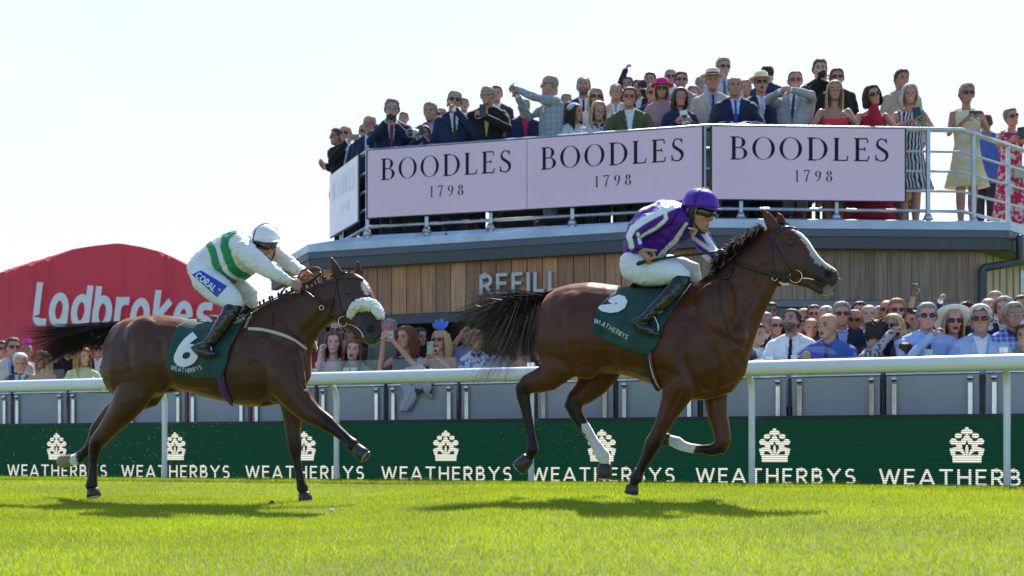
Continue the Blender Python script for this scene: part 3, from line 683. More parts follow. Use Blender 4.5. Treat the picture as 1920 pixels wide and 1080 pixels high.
# ---- red marquee
def marquee():
    R = empty('marquee', W(150, 870, 27), 'big red canvas marquee with arched top and white Ladbrokes lettering', 'marquee')
    top = [(-60, 530), (0, 511), (46, 496), (93, 482), (137, 467), (174, 461), (218, 456), (231, 457), (266, 463), (301, 472), (324, 482), (356, 498), (400, 521), (440, 546), (480, 572), (530, 592), (615, 612)]
    red = bpy.data.materials.new('red_canvas'); red.use_nodes = True; nt = red.node_tree; b = nt.nodes['Principled BSDF']; b.inputs['Base Color'].default_value = (.62, .065, .12, 1); b.inputs['Roughness'].default_value = .5
    tr = nt.nodes.new('ShaderNodeBsdfTranslucent'); tr.inputs[0].default_value = (.60, .10, .16, 1); mx = nt.nodes.new('ShaderNodeMixShader'); mx.inputs[0].default_value = .42
    o = nt.nodes['Material Output']; nt.links.new(b.outputs[0], mx.inputs[1]); nt.links.new(tr.outputs[0], mx.inputs[2]); nt.links.new(mx.outputs[0], o.inputs[0])
    D = 27.0; n = 160; rows = 14; vs = []
    xs = np.linspace(-60, 615, n); ty = np.interp(xs, [p[0] for p in top], [p[1] for p in top])
    def fold(px, v):
        cr = 0
        for c, wd_, am, sk_ in ((62, 5, .05, 6), (92, 4, .06, 0), (230, 3, .045, 0), (305, 4, .07, 25), (318, 3, .05, 28), (370, 5, .06, 22), (15, 5, .05, 9), (30, 6, .04, 14), (180, 14, .02, 0), (270, 12, .02, 6)):
            cr += am*math.exp(-((px-c-sk_*v)/wd_)**2)
        return cr*(1-.4*v)+.03*math.sin(px*.02)
    for j in range(rows):
        v = j/(rows-1)
        for px, y0 in zip(xs, ty): vs.append(W(px, y0+(905-y0)*v, D)-Vector((0, fold(px, v), 0)))
    fs = [(j*n+i, j*n+i+1, (j+1)*n+i+1, (j+1)*n+i) for j in range(rows-1) for i in range(n-1)]
    g = G().add(vs, fs); g.obj('front_canvas', red, R, recalc=False)
    # barrel roof running back
    vs = []; m_ = 4
    for j in range(m_):
        for px, y0 in zip(xs, ty): vs.append(W(px, y0, D)+Vector((0, j*4, -.0)))
    G().add(vs, [(j*n+i, j*n+i+1, (j+1)*n+i+1, (j+1)*n+i) for j in range(m_-1) for i in range(n-1)]).obj('roof_canvas', red, R, recalc=False)
    px0 = 66; sc = D/F
    g = G()
    def fn(u, v, e):
        x = px0+u/sc*.93; y = 611-v/sc+ (x-66)*.066; return W(x, y, D)-Vector((0, .16+e*6, 0))
    h = 63*sc
    text(g, 'Ladbrokes', fn, h, .0, 'lb', shear=.16, step=.0008, width=336*sc/.93); o = g.obj('lettering', mat('white_print', (.78, .76, .82), .6, var=.02), R, smooth=False, recalc=False)
    for a, b_, c, d_ in [(-60, 530, 137, 467)]: pass
marquee()
# ================================================================ horses
VX = .0105
class Horse:
    pass
def coat_mat(name):
    m = mat(name, attr=True, rough=.39, spec=.28, var=.16, scale=5, sheen=.7, stint=(8.5, 10.0, 9.0), bump=.07, bscale=260, coat=.0); return m

def px_chain(g, pts, seg=16):
    """pts: (px, py, half width px, off, lateral ratio)"""
    W_ = [P(p[0], p[1], p[3]) for p in pts]; k = [kk(p[0]) for p in pts]
    g.chain(W_, [(p[2]/k_, p[2]/k_*(p[4] if len(p) > 4 else .85)) for p, k_ in zip(pts, k)], ref=VDIR, seg=seg)
def px_loft(g, secs, seg=20, pw=.9, ends=True):
    """secs: (tx, ty, bx, by, half width m, off)  top and bottom pixel of each section"""
    rs = []
    S = [tuple(s)+((0,) if len(s) == 5 else ()) for s in secs]
    for tx, ty, bx, by, hw, off in S:
        A, B = P(tx, ty, off), P(bx, by, off); c = (A+B)/2; h = (A-B)/2; r = []
        for j in range(seg):
            w = 2*PI*j/seg; cw, sw = math.cos(w), math.sin(w)
            egg = 1-.13*cw
            r.append(c+h*(abs(cw)**pw)*(1 if cw > 0 else -1)+VDIR*hw*egg*(abs(sw)**pw)*(1 if sw > 0 else -1))
        rs.append(r)
    if ends:
        def shrink(r, d, k): c = sum(r, Vector())/len(r); return [c+(p-c)*k+d for p in r]
        c0 = sum(rs[0], Vector())/seg; c1 = sum(rs[1], Vector())/seg; e0 = sum(rs[-1], Vector())/seg; e1 = sum(rs[-2], Vector())/seg
        q0 = (c0-c1).normalized()*S[0][4]*.45; q1 = (e0-e1).normalized()*S[-1][4]*.45
        rs = [shrink(rs[0], q0, .4), shrink(rs[0], q0*.7, .75)]+rs+[shrink(rs[-1], q1*.7, .75), shrink(rs[-1], q1, .4)]
    g.rings(rs)
def hit(bvh, px, py, side=1, lift=.0):
    """point on the surface seen at a pixel"""
    o_ = Vector((0, 0, CZ)); d = (W(px, py, 10)-o_).normalized()
    r = bvh.ray_cast(o_, d)
    if r[0] is None: return None
    return r[0]+r[1]*lift*(1 if r[1].dot(d) < 0 else -1)
def mirror(p):
    """other side of the horse's mid plane"""
    q = Vector((p.x, p.y-D_HORSE, 0)).dot(VDIR); return p-VDIR*2*q
def strap(H, pts, wpx, m, name, th=.003, both=True, parent=None, lift=.006, n=14, off=None, label=None):
    """flat leather strap lying on the horse, given by photo pixels"""
    q = []
    for a, b in zip(pts, pts[1:]):
        L_ = math.dist(a[:2], b[:2]); m_ = max(2, int(L_/4))
        for i in range(m_): q.append([a[k]+(b[k]-a[k])*i/m_ for k in range(len(a))])
    q.append(list(pts[-1])); P3 = []; last = None
    for c in q:
        h_ = hit(H.bvh, c[0], c[1], lift=lift) if len(c) < 3 else P(c[0], c[1], c[2])
        if h_ is not None and len(c) < 3 and (h_-P(c[0], c[1], 0)).length > .5: h_ = None
        if h_ is None:
            if last is None: continue
            o2 = Vector((last.x, last.y-D_HORSE, 0)).dot(VDIR); h_ = P(c[0], c[1], max(o2-.012, -.02))
        P3.append(h_); last = h_
    for _ in range(2): P3 = [P3[0]]+[(P3[i-1]+P3[i]*2+P3[i+1])/4 for i in range(1, len(P3)-1)]+[P3[-1]]
    r = wpx/kk(pts[0][0])
    def mk(PP):
        g = G(); g.chain(PP, [(r, max(th, r*.3))]*len(PP), ref=VDIR, seg=8); return g
    mk(P3).obj(name, m, parent or H.root, label=label)
    if both: mk([mirror(p) for p in P3]).obj(name, m, parent or H.root)
def hair(name, m, parent, roots, n, wid, segs=9, wave=0):
    """strands: roots() returns a list of control points"""
    V_ = []; Fc = []; rs = random.Random(hash(name) % 1000 if False else 17)
    for _ in range(n):
        c = roots(rs); K = len(c)-1; pts = []
        for i in range(segs+1):
            t = i/segs; q = list(c)
            while len(q) > 1: q = [a*(1-t)+b*t for a, b in zip(q, q[1:])]
            pts.append(q[0])
        if wave:
            ph, fq, am = rs.uniform(0, 6), rs.uniform(4, 8), wave*rs.uniform(.3, 1.2)
            pts = [p+Vector((math.sin(ph*2+fq*.7*i/segs), .5*math.sin(ph+fq*i/segs), math.sin(ph+fq*i/segs)))*am*(i/segs)**1.2 for i, p in enumerate(pts)]
        w0 = wid*rs.uniform(.6, 1.3); a = rs.uniform(0, PI); base = len(V_)
        for i, p in enumerate(pts):
            t = i/segs; w = w0*(1-.8*t**1.6)*.5
            tv = (pts[min(i+1, segs)]-pts[max(i-1, 0)]); tv = tv.normalized() if tv.length > 1e-6 else Vector((1, 0, 0))
            s = tv.cross(Vector((0, 1, 0)))
            if s.length < .05: s = Vector((0, 0, 1))
            s.normalize(); s2 = s.cross(tv); s = s*math.cos(a)+s2*math.sin(a); V_ += [p-s*w, p+s*w]
        Fc += [(base+2*i, base+2*i+1, base+2*i+3, base+2*i+2) for i in range(segs)]
    me = bpy.data.meshes.new(name); me.from_pydata([tuple(v) for v in V_], [], Fc); return meobj(me, name, m, parent)

leather = mat('black_leather', (.012, .011, .012), .35, spec=.5)
brass = mat('bit_metal', (.75, .72, .62), .25, 1, var=.05)
green_cloth = mat('green_cloth', (.006, .055, .045), .75, bump=.25, bscale=35, sheen=.1)
wht = mat('white_fabric', (.80, .80, .80), .7, var=.02)
hairm = mat('black_hair', (.018, .011, .008), .62, spec=.14, var=.2)

def build_horse(cfg):
    H = Horse(); H.cfg = cfg
    H.root = empty('horse', P(*cfg['rootpx'], 0), cfg['label'], 'horse', 'racehorses galloping along the rail')
    g = G()
    px_loft(g, cfg['torso'], 24, .92); px_loft(g, cfg['neck'], 20, .95)
    px_loft(g, cfg['head'], 18, .85); 
    if cfg.get('jaw'): px_loft(g, cfg['jaw'], 14, .9)
    for l in cfg['legs']: px_chain(g, l)
    for e in cfg['bumps']:   # px, py, rx px, rz px, depth m, off, tilt deg
        k = kk(e[0]); a = math.radians(e[6] if len(e) > 6 else 0); up = Vector((0, 0, 1))
        g.ell(P(e[0], e[1], e[5]), ((UDIR*math.cos(a)+up*math.sin(a))*e[2]/k, VDIR*e[4], (up*math.cos(a)-UDIR*math.sin(a))*e[3]/k), 16, 10)
    for pts in cfg['ears']:
        c = [P(p[0], p[1], p[3]) for p in pts]; k = kk(pts[0][0])
        g.chain(c, [(p[2]/k, p[2]/k*.55) for p in pts], ref=VDIR, seg=10)
    me = remesh(g, VX, 5, .55)
    co = mcoords(me); nr = mnormals(me).astype(float); x, y = pjv(co)
    vd = np.array(VDIR); lat = (co-np.array([0, D_HORSE, 0])) @ vd
    # carve: nostril, mouth, eye socket, ear hollow, muscle grooves (px ellipse or line, depth m)
    near = lat > -.005+0*lat
    for ex, ey, rx, ry, ang, dep in cfg['carve']:
        a = math.radians(ang); dx, dy = x-ex, y-ey; u = (dx*math.cos(a)+dy*math.sin(a))/rx; w = (-dx*math.sin(a)+dy*math.cos(a))/ry
        q = np.clip(1-u*u-w*w, 0, 1)*dep
        hm = cfg['headmask'](x, y) if rx < 14 else np.ones(len(x), bool)
        co -= nr*(q*hm*(1 if True else near))[:, None]
    for pts, wd_, dep in cfg['grooves']:
        d_ = dline(x, y, pts, 0); q = np.exp(-(d_/wd_)**2)*dep*1.5*(np.abs(lat) > .05); co -= nr*q[:, None]
    for pts, wd_, dep in cfg.get('headgrooves', ()):
        d_ = dline(x, y, pts, 0); co -= nr*(np.exp(-(d_/wd_)**2)*dep)[:, None]
    big = (np.abs(lat) > .04) & ~cfg['headmask'](x, y)
    mus = np.array([noise.noise(Vector((p[0]*4.2+p[2]*2.5, p[1]*3, p[2]*3.1-p[0]*1.4))) if b_ else 0 for p, b_ in zip(co, big)])
    vein = np.array([-abs(noise.noise(Vector((p[0]*7, p[1]*5, p[2]*7+3)))) if b_ else 0 for p, b_ in zip(co, big)])
    co += nr*(mus*.009+vein*.006)[:, None]
    me.vertices.foreach_set('co', co.ravel())
    # coat colours: real markings, plus shade painted into the blaze and nostrils
    base = np.array(cfg['coat']); n = len(x); c = np.tile(base, (n, 1))
    f = lambda d_, s=2.: np.clip(.5-d_/s/2, 0, 1)[:, None]
    for pts, col, soft in cfg['dark']:
        # restrict by leg side
        d_ = dline(x, y, pts[0]); msk = (lat*pts[1] > -.02) if pts[1] else np.ones(n, bool)
        w = f(d_, soft)*msk[:, None]; c = c*(1-w)+np.array(col)*w
    jx = np.array([noise.noise(Vector(p)*60)*4.5+noise.noise(Vector(p)*150)*2 for p in co]); jy = np.array([noise.noise(Vector(p)*60+Vector((9, 9, 9)))*4.5 for p in co])
    for poly, side, col in cfg['marks']:
        w = inpoly(x+jx, y+jy, poly) & ((lat*side > -.02) if side else True); c[w] = col
    setcol(me, c)
    me.update()
    body = meobj(me, 'body', coat_mat('coat_bay' if cfg['id'] else 'coat_chestnut_bay'), H.root)
    H.body = body; H.bvh = BVHTree.FromPolygons([Vector(v) for v in co.tolist()], [tuple(p.vertices) for p in me.polygons])
    # eye
    for ex, ey, r in cfg['eye']:
        p = hit(H.bvh, ex, ey)
        if p is not None: 
            for q in (p, mirror(p)):
                G().ell(q-(VDIR*.004 if q is p else -VDIR*.004), (UDIR*r*1.25, VDIR*r*.75, Vector((0, 0, r)))).obj('eye', mat('horse_eye', (.006, .004, .003), .06, var=0, spec=.8), H.root)
    # hooves
    for ax, ay, ar, bx, by, br, off, dark in cfg['hooves']:
        A, B = P(ax, ay, off), P(bx, by, off); k = kk(ax); d = (B-A).normalized(); f_ = UDIR-d*UDIR.dot(d)
        g = G(); rs = []
        for t, r in ((-.12, ar*.8), (0, ar*1.02), (.5, (ar+br)/2), (.97, br), (1, br*.93)):
            c_ = A.lerp(B, t); rs.append([c_+(f_.normalized()*math.cos(w)*r*1.05+VDIR*math.sin(w)*r*.85)/k for w in (2*PI*j/16 for j in range(16))])
        g.rings(rs); g.obj('hoof', mat('hoof_dark', (.03, .024, .02), .4) if dark else mat('hoof_pale', (.24, .18, .10), .45), H.root)
        rs2 = [[B+d*.002+(f_.normalized()*math.cos(w)*br*q+VDIR*math.sin(w)*br*.85*q)/k for w in (2*PI*(j/14*.84+.08)-PI for j in range(15))] for q in (.9, .72)]
        rs2 = [rs2[0], [p+d*.007 for p in rs2[0]], [p+d*.007 for p in rs2[1]], rs2[1]]
        G().rings(rs2, cap=False, closed=False).obj('horseshoe', mat('shoe', (.35, .35, .36), .35, .9), H.root, smooth=False)
    return H

DK = (.008, .006, .005); WH = (.62, .58, .54); BLK = (.02, .014, .011)
CF = dict(id=0, rootpx=(1220, 926), label='leading bay racehorse with white blaze on its face and one white hind sock', coat=(.085, .0255, .009),
 torso=[(1018, 572, 1012, 650, .12), (1030, 552, 1022, 688, .19), (1050, 539, 1045, 705, .235), (1075, 532, 1072, 708, .26), (1110, 529, 1110, 702, .27), (1150, 534, 1150, 700, .26), (1190, 540, 1190, 709, .275), (1230, 543, 1230, 724, .285), (1270, 538, 1266, 742, .28), (1300, 531, 1302, 752, .25), (1325, 525, 1338, 748, .225), (1345, 530, 1372, 736, .19), (1366, 560, 1390, 712, .14)],
 neck=[(1305, 529, 1396, 706, .185), (1330, 517, 1406, 662, .15), (1352, 500, 1420, 622, .115), (1374, 482, 1432, 590, .09), (1395, 461, 1446, 562, .08), (1414, 443, 1456, 540, .073), (1434, 428, 1462, 532, .07)],
 head=[(1440, 425, 1452, 518, .062, 0), (1456, 420, 1462, 532, .078, 0), (1474, 424, 1470, 534, .088, 0), (1490, 429, 1479, 531, .094, .0), (1504, 437, 1492, 528, .088, 0), (1516, 450, 1503, 525, .078, 0), (1526, 466, 1512, 524, .064, 0), (1536, 480, 1521, 525, .055, 0), (1547, 491, 1532, 527, .05, 0), (1558, 498, 1543, 532, .052, 0), (1568, 505, 1552, 537, .05, 0), (1573, 516, 1559, 541, .04, 0)],
 jaw=[(1488, 512, 1484, 533, .055, 0), (1504, 518, 1499, 537, .046, 0), (1520, 523, 1516, 541, .038, 0), (1534, 531, 1530, 550, .033, 0), (1546, 538, 1542, 554, .032, 0), (1557, 542, 1555, 552, .024, 0)],
 ears=[[(1450, 428, 11, .045), (1446, 418, 12, .05), (1438, 405, 9, .055), (1431, 395, 4.5, .057), (1428, 391, 1.8, .057)], [(1464, 424, 10, -.04), (1464, 414, 10, -.045), (1461, 404, 6.5, -.05), (1457, 398, 2.5, -.05)]],
 legs=[
  [(1062, 610, 52, .13, .42), (1054, 655, 46, .14, .42), (1046, 690, 36, .145, .5), (1028, 708, 27, .14, .62), (1006, 716, 22, .135, .7), (988, 721, 17.5, .13, .8), (980, 728, 14.5, .13, .9), (981, 743, 13, .13), (986, 765, 10.5, .13), (990, 790, 9.8, .13), (995, 815, 9.8, .13), (998, 832, 11.5, .13), (999, 844, 14, .13), (994, 855, 9.2, .13), (989, 863, 10.5, .13)],
  [(1130, 650, 52, -.12, .42), (1128, 690, 42, -.13, .5), (1112, 717, 33, -.135, .5), (1094, 737, 25, -.135, .6), (1077, 749, 19, -.13, .75), (1073, 758, 17, -.13), (1080, 775, 14, -.13), (1090, 792, 12, -.13), (1102, 810, 11.5, -.13), (1113, 828, 11, -.13), (1124, 844, 12.5, -.13), (1130, 855, 15, -.13), (1134, 866, 9.8, -.13), (1134, 876, 11.5, -.13)],
  [(1310, 640, 62, .13, .34), (1290, 690, 48, .15, .45), (1272, 728, 32, .15, .6), (1262, 755, 25, .14, .7), (1250, 782, 19.5, .135), (1238, 806, 15.5, .13), (1231, 820, 15, .13), (1224, 834, 16, .13), (1216, 850, 13.5, .13), (1207, 868, 10.5, .13), (1199, 884, 10, .13), (1193, 897, 13, .13), (1188, 906, 8.9, .13), (1186, 914, 10, .13)],
  [(1340, 690, 36, -.12, .5), (1340, 730, 27, -.13, .6), (1343, 755, 22.5, -.13, .75), (1348, 785, 19, -.13), (1353, 808, 16.5, -.13), (1355, 826, 16.5, -.13), (1350, 839, 15, -.13), (1335, 844, 12, -.13), (1315, 843, 10.5, -.13), (1297, 841, 10.5, -.13), (1280, 836, 11.5, -.13), (1270, 830, 13, -.13), (1260, 826, 10.5, -.13), (1252, 824, 10.5, -.13)]],
 bumps=[(1085, 622, 62, 78, .13, .135, 15), (1098, 678, 34, 34, .075, .125), (1328, 612, 50, 90, .10, .125, -18), (1292, 685, 46, 40, .09, .125, -30), (1370, 660, 36, 52, .13, .0, -20), (1378, 640, 22, 40, .07, .09, -15), (1470, 505, 24, 26, .075, .012), (1474, 446, 20, 15, .085, 0), (1230, 640, 60, 70, .1, .16)],
 carve=[(1552, 513, 8.5, 9, 20, .030), (1484, 456, 9, 7, 10, .006), (1441, 412, 3.5, 12, -25, .012)],
 grooves=[([(1150, 690), (1135, 660), (1128, 620), (1122, 590)], 8, .014), ([(1080, 690), (1062, 640), (1050, 590)], 7, .008), ([(1310, 735), (1290, 700), (1275, 660), (1282, 620)], 9, .016), ([(1345, 725), (1350, 690), (1340, 660)], 6, .012), ([(1300, 590), (1330, 620), (1370, 640), (1395, 650)], 8, .008), ([(1430, 500), (1405, 560), (1375, 610)], 9, .010), ([(1195, 700), (1230, 690), (1262, 700)], 9, .006), ([(1245, 800), (1262, 760), (1275, 735)], 5, .005), ([(1372, 726), (1350, 735), (1320, 742)], 6, .008), ([(1358, 810), (1346, 770), (1340, 740)], 4, .004)],
 headgrooves=[([(1568, 537), (1548, 535), (1532, 528), (1522, 520)], 2.6, .010), ([(1500, 480), (1530, 500)], 5, .005), ([(1490, 500), (1500, 520)], 4, .004)],
 dark=[(([(978, 730, 16), (985, 765, 14), (990, 800, 14), (998, 850, 16), (985, 880, 20)], 1), DK, 8), (([(1228, 835, 15), (1207, 868, 15), (1188, 906, 18)], 1), DK, 14), (([(1065, 752, 14), (1085, 790, 16)], -1), DK, 12), (([(1352, 845, 11), (1320, 844, 14)], -1), DK, 8), (([(1515, 500, 12), (1540, 520, 16), (1560, 530, 20), (1545, 552, 12)], 0), (.035, .027, .026), 24), (([(1549, 513, 5), (1554, 513, 5)], 0), (.012, .008, .008), 4), (([(1476, 456, 4), (1487, 455, 4)], 0), (.03, .015, .01), 8), (([(1345, 500, 16), (1390, 450, 12), (1420, 432, 8)], 0), (.03, .017, .012), 12)],
 marks=[([(1088, 796), (1112, 790), (1130, 825), (1150, 860), (1152, 885), (1112, 885), (1116, 858), (1098, 820)], -1, WH), ([(1306, 830), (1296, 860), (1268, 852), (1250, 840), (1248, 815), (1275, 812)], -1, WH), ([(1483, 420), (1488, 433), (1499, 441), (1508, 457), (1519, 474), (1527, 489), (1538, 498), (1550, 502), (1558, 506), (1566, 508), (1580, 500), (1520, 410)], 0, (.42, .39, .37)), ([(1543, 540), (1552, 535), (1566, 541), (1560, 552), (1540, 560)], 0, (.20, .15, .12))],  # blaze colour greyed to carry the shade on the face
 headmask=lambda x, y: x > 1425, eye=[(1481, 455, .021)],
 hooves=[(990, 860, 12, 973, 878, 15.5, .13, True), (1134, 872, 13, 1133, 897, 15, -.13, True), (1186, 910, 11, 1184, 926, 13, .13, True), (1255, 825, 11.5, 1240, 823, 13.5, -.13, True)])
CR = dict(id=1, rootpx=(440, 937), label='second bay racehorse with fluffy white noseband and plaited mane', coat=(.070, .026, .011),
 torso=[(212, 622, 205, 700, .12), (224, 606, 214, 738, .19), (245, 596, 236, 752, .235), (272, 591, 268, 752, .26), (305, 590, 305, 738, .27), (345, 596, 345, 734, .26), (385, 604, 385, 745, .275), (425, 604, 425, 754, .285), (460, 592, 460, 762, .28), (495, 580, 495, 763, .255), (520, 580, 527, 757, .225), (540, 600, 556, 742, .18), (556, 625, 571, 722, .13)],
 neck=[(478, 577, 578, 700, .18), (505, 565, 578, 665, .145), (533, 555, 588, 640, .115), (560, 545, 600, 622, .095), (588, 535, 612, 610, .083), (612, 524, 624, 602, .077), (634, 514, 636, 598, .073)],
 head=[(630, 512, 626, 590, .062, 0), (642, 508, 634, 602, .08, .01), (660, 508, 642, 610, .088, .03), (678, 518, 652, 612, .092, .055), (691, 532, 660, 614, .088, .085), (699, 550, 665, 618, .078, .115), (705, 568, 670, 623, .068, .145), (710, 584, 675, 629, .062, .17), (715, 599, 682, 637, .06, .195), (717, 613, 690, 644, .055, .215), (715, 625, 698, 647, .042, .23)],
 jaw=[(652, 585, 644, 612, .05, .05), (668, 600, 660, 624, .042, .10), (684, 622, 678, 640, .034, .16), (698, 636, 692, 649, .028, .2)],
 ears=[[(636, 522, 11, .05), (632, 512, 12, .06), (626, 497, 8.5, .065), (621, 485, 4.5, .066), (619, 480, 1.8, .066)], [(671, 518, 9, -.03), (672, 508, 9, -.03), (671, 496, 5.5, -.03), (670, 487, 2, -.03)]],
 legs=[
  [(262, 670, 56, .13, .40), (258, 710, 50, .14, .40), (246, 745, 38, .145, .48), (230, 770, 29, .14, .6), (212, 793, 22, .135, .7), (197, 812, 17.5, .13, .8), (182, 830, 15, .13, .95), (177, 846, 13, .13), (175, 868, 9.8, .13), (174, 890, 9.6, .13), (173, 903, 11, .13), (172, 911, 12.8, .13), (174, 920, 8.7, .13)],
  [(290, 690, 50, -.12, .42), (270, 730, 42, -.13, .45), (235, 755, 28, -.13, .5), (208, 778, 22, -.135, .6), (192, 795, 18, -.13, .75), (182, 808, 15.5, -.13, .95), (176, 824, 13, -.13), (168, 838, 11.5, -.13), (157, 850, 10.5, -.13), (148, 858, 12, -.13), (141, 862, 11.5, -.13), (134, 863, 10, -.13)],
  [(515, 660, 58, .13, .34), (532, 705, 48, .15, .45), (552, 740, 33, .15, .6), (570, 762, 26, .14, .7), (590, 778, 20.5, .135), (606, 788, 17.5, .13), (617, 796, 16.5, .13), (630, 806, 13, .13), (643, 816, 11, .13), (653, 826, 11, .13), (661, 835, 14, .13), (668, 843, 9.2, .13)],
  [(540, 720, 36, -.12, .5), (547, 755, 24, -.13, .7), (549, 785, 19, -.13), (550, 810, 15, -.13), (552, 828, 14.5, -.13), (553, 842, 13.5, -.13), (555, 860, 10, -.13), (560, 885, 9.2, -.13), (564, 905, 9.8, -.13), (567, 915, 12.6, -.13), (570, 926, 8.7, -.13)]],
 bumps=[(275, 668, 60, 74, .13, .135, 12), (298, 708, 34, 30, .075, .125), (520, 668, 46, 70, .09, .12, 8), (530, 705, 42, 40, .09, .125, 15), (553, 688, 24, 48, .12, .0, 0), (560, 668, 16, 36, .07, .08, -5), (640, 590, 17, 18, .07, .035), (664, 535, 18, 14, .085, .03), (430, 675, 55, 64, .1, .16)],
 carve=[(694, 616, 8, 7.5, -20, .028), (652, 548, 8, 6, 20, .006), (628, 502, 3.5, 12, -20, .012)],
 grooves=[([(322, 735), (308, 705), (300, 670), (300, 640)], 8, .014), ([(262, 735), (245, 700), (238, 650)], 7, .008), ([(500, 760), (492, 720), (484, 680), (492, 650)], 9, .014), ([(572, 725), (560, 700), (556, 680)], 6, .012), ([(490, 620), (520, 640), (560, 655)], 8, .008), ([(620, 570), (590, 605), (560, 640)], 9, .010), ([(360, 735), (400, 730), (440, 738)], 9, .006), ([(560, 735), (590, 765), (615, 785)], 5, .005)],
 headgrooves=[([(710, 640), (694, 636), (684, 625), (676, 612)], 2.6, .008), ([(668, 560), (685, 590)], 5, .005)],
 dark=[(([(180, 838, 15), (174, 870, 14), (173, 905, 16), (176, 925, 18)], 1), DK, 10), (([(183, 806, 16), (165, 842, 16), (148, 860, 16)], -1), DK, 10), (([(617, 796, 17), (645, 818, 16), (665, 842, 18)], 1), DK, 14), (([(552, 835, 16), (557, 870, 15), (570, 930, 18)], -1), DK, 14), (([(672, 600, 10), (692, 618, 18), (706, 636, 18)], 0), (.028, .021, .019), 22), (([(691, 616, 4), (697, 615, 4)], 0), (.012, .008, .008), 4), (([(647, 548, 4), (657, 547, 4)], 0), (.025, .014, .01), 8), (([(480, 576, 6), (560, 545, 7), (632, 512, 7)], 0), (.02, .013, .01), 10)],
 marks=[([(142, 848), (145, 880), (130, 880), (130, 845)], -1, WH), ([(676, 530), (688, 528), (693, 545), (690, 556), (684, 552), (680, 540)], 0, (.55, .5, .46))],
 headmask=lambda x, y: (x > 605) & (y < 660), eye=[(652, 547, .020)],
 hooves=[(174, 917, 11, 176, 931, 14, .13, True), (136, 863, 10.5, 114, 866, 12, -.13, False), (667, 841, 11, 685, 856, 14, .13, True), (570, 925, 11, 573, 939, 14, -.13, True)])
HF = build_horse(CF); HR = build_horse(CR)

# ---- tails and manes
def bez(a, b, t): return a+(b-a)*t
def tail_front(rs):
    t = rs.random(); a = P(1040-28*t+rs.gauss(0, 2), 548+36*t*t+rs.gauss(0, 3)+rs.random()*10, rs.gauss(0, .025))
    u = rs.random()**.9
    ctrl = [(0, (890, 538)), (.1, (858, 585)), (.25, (842, 612)), (.45, (866, 660)), (.62, (900, 716)), (.75, (945, 705)), (.88, (985, 672)), (1, (1004, 672))]
    for (u0, e0), (u1, e1) in zip(ctrl, ctrl[1:]):
        if u0 <= u <= u1: q = (u-u0)/(u1-u0); ex, ey = e0[0]+(e1[0]-e0[0])*q, e0[1]+(e1[1]-e0[1])*q; break
    cl = round(u*22)/22; u_ = cl+(u-cl)*.45
    L_ = (1.04-abs(rs.gauss(0, .20)))*(.9+.14*math.sin(cl*61))
    L_ = max(L_, .3); ex = 1025+(ex-1025)*L_+rs.gauss(0, 8); ey = 575+(ey-575)*L_+rs.gauss(0, 9); of = rs.gauss(0, .07)
    up = (1-u)*22
    return [a, P(1000-8*rs.random()+18*u, 556-up*.2+u*14, of*.3), P((ex+1000)/2-14+26*u, min(560+(ey-560)*.35, 640)-12+rs.gauss(0, 9), of), P(ex, ey, of*1.6)]
hair('tail', hairm, HF.root, tail_front, 2600, .0028, 14, .026)
def tail_tips(rs):
    c = tail_front(rs); k = rs.uniform(.98, 1.1); e = c[3]; m = c[2]; return [c[2], m+(e-m)*.5+Vector((0, 0, rs.gauss(0, .02))), m+(e-m)*k+Vector((rs.gauss(0, .02), 0, rs.gauss(0, .02)))]
hair('tail_ends', mat('tail_brown', (.16, .12, .09), .5), HF.root, tail_tips, 1100, .0026, 9, .024)
def tail_rear(rs):
    t = rs.random(); a = P(243-32*t, 600+t*18+rs.random()*8, rs.gauss(0, .025)); u = rs.random()
    ctrl = [(0, (34, 622)), (.12, (42, 636)), (.3, (44, 652)), (.45, (44, 677)), (.62, (60, 687)), (.78, (105, 677)), (.9, (150, 662)), (1, (192, 668))]
    for (u0, e0), (u1, e1) in zip(ctrl, ctrl[1:]):
        if u0 <= u <= u1: q = (u-u0)/(u1-u0); ex, ey = e0[0]+(e1[0]-e0[0])*q, e0[1]+(e1[1]-e0[1])*q; break
    cl = round(u*20)/20; L_ = max((1.04-abs(rs.gauss(0, .22)))*(.92+.12*math.sin(cl*47)), .3); ex = 232+(ex-232)*L_+rs.gauss(0, 4); ey = 610+(ey-610)*L_+rs.gauss(0, 4); of = rs.gauss(0, .07)
    return [a, P(190+6*u, 603+u*20+rs.gauss(0, 3), of*.3), P((ex+190)/2-6, 618+u*34+rs.gauss(0, 7), of), P((ex*2+150)/3, ey-8+14*u*0, of*1.3), P(ex, ey-(6 if u < .3 else -2), of*1.6)]
hair('tail', hairm, HR.root, tail_rear, 2600, .0029, 14, .02)
def mane_front(rs):
    t = rs.random(); cx = 1345+88*t; cy = 497-69*t**.9; a = P(cx+rs.gauss(0, 2), cy+rs.random()*10, rs.uniform(-.02, .03))
    l = 26+14*math.sin(PI*min(1, t*1.2)); s = 1 if rs.random() < .6 else -1
    ex = cx-l*rs.uniform(.35, 1.0)*(.75); ey = cy+rs.uniform(-10, 28); of = .035*s+rs.gauss(0, .02)+.05*s
    return [a, P(cx-6, cy-10*rs.random(), of*.5), P((cx+ex)/2-6, (cy+ey)/2-8, of), P(ex, ey, of*1.5)]
hair('mane', hairm, HF.root, mane_front, 1500, .0042, 8, .01)
def mane_front_low(rs):
    t = rs.random(); cx = 1322+34*t; cy = 528-26*t; of = rs.choice((1, 1, -1))*rs.uniform(.02, .07)
    return [P(cx, cy+4, of*.3), P(cx-8, cy-6, of*.6), P(cx-14*rs.random()-6, cy+2, of), P(cx-16*rs.random(), cy+14*rs.random(), of*1.2)]
hair('withers_mane', hairm, HF.root, mane_front_low, 260, .0036, 6)
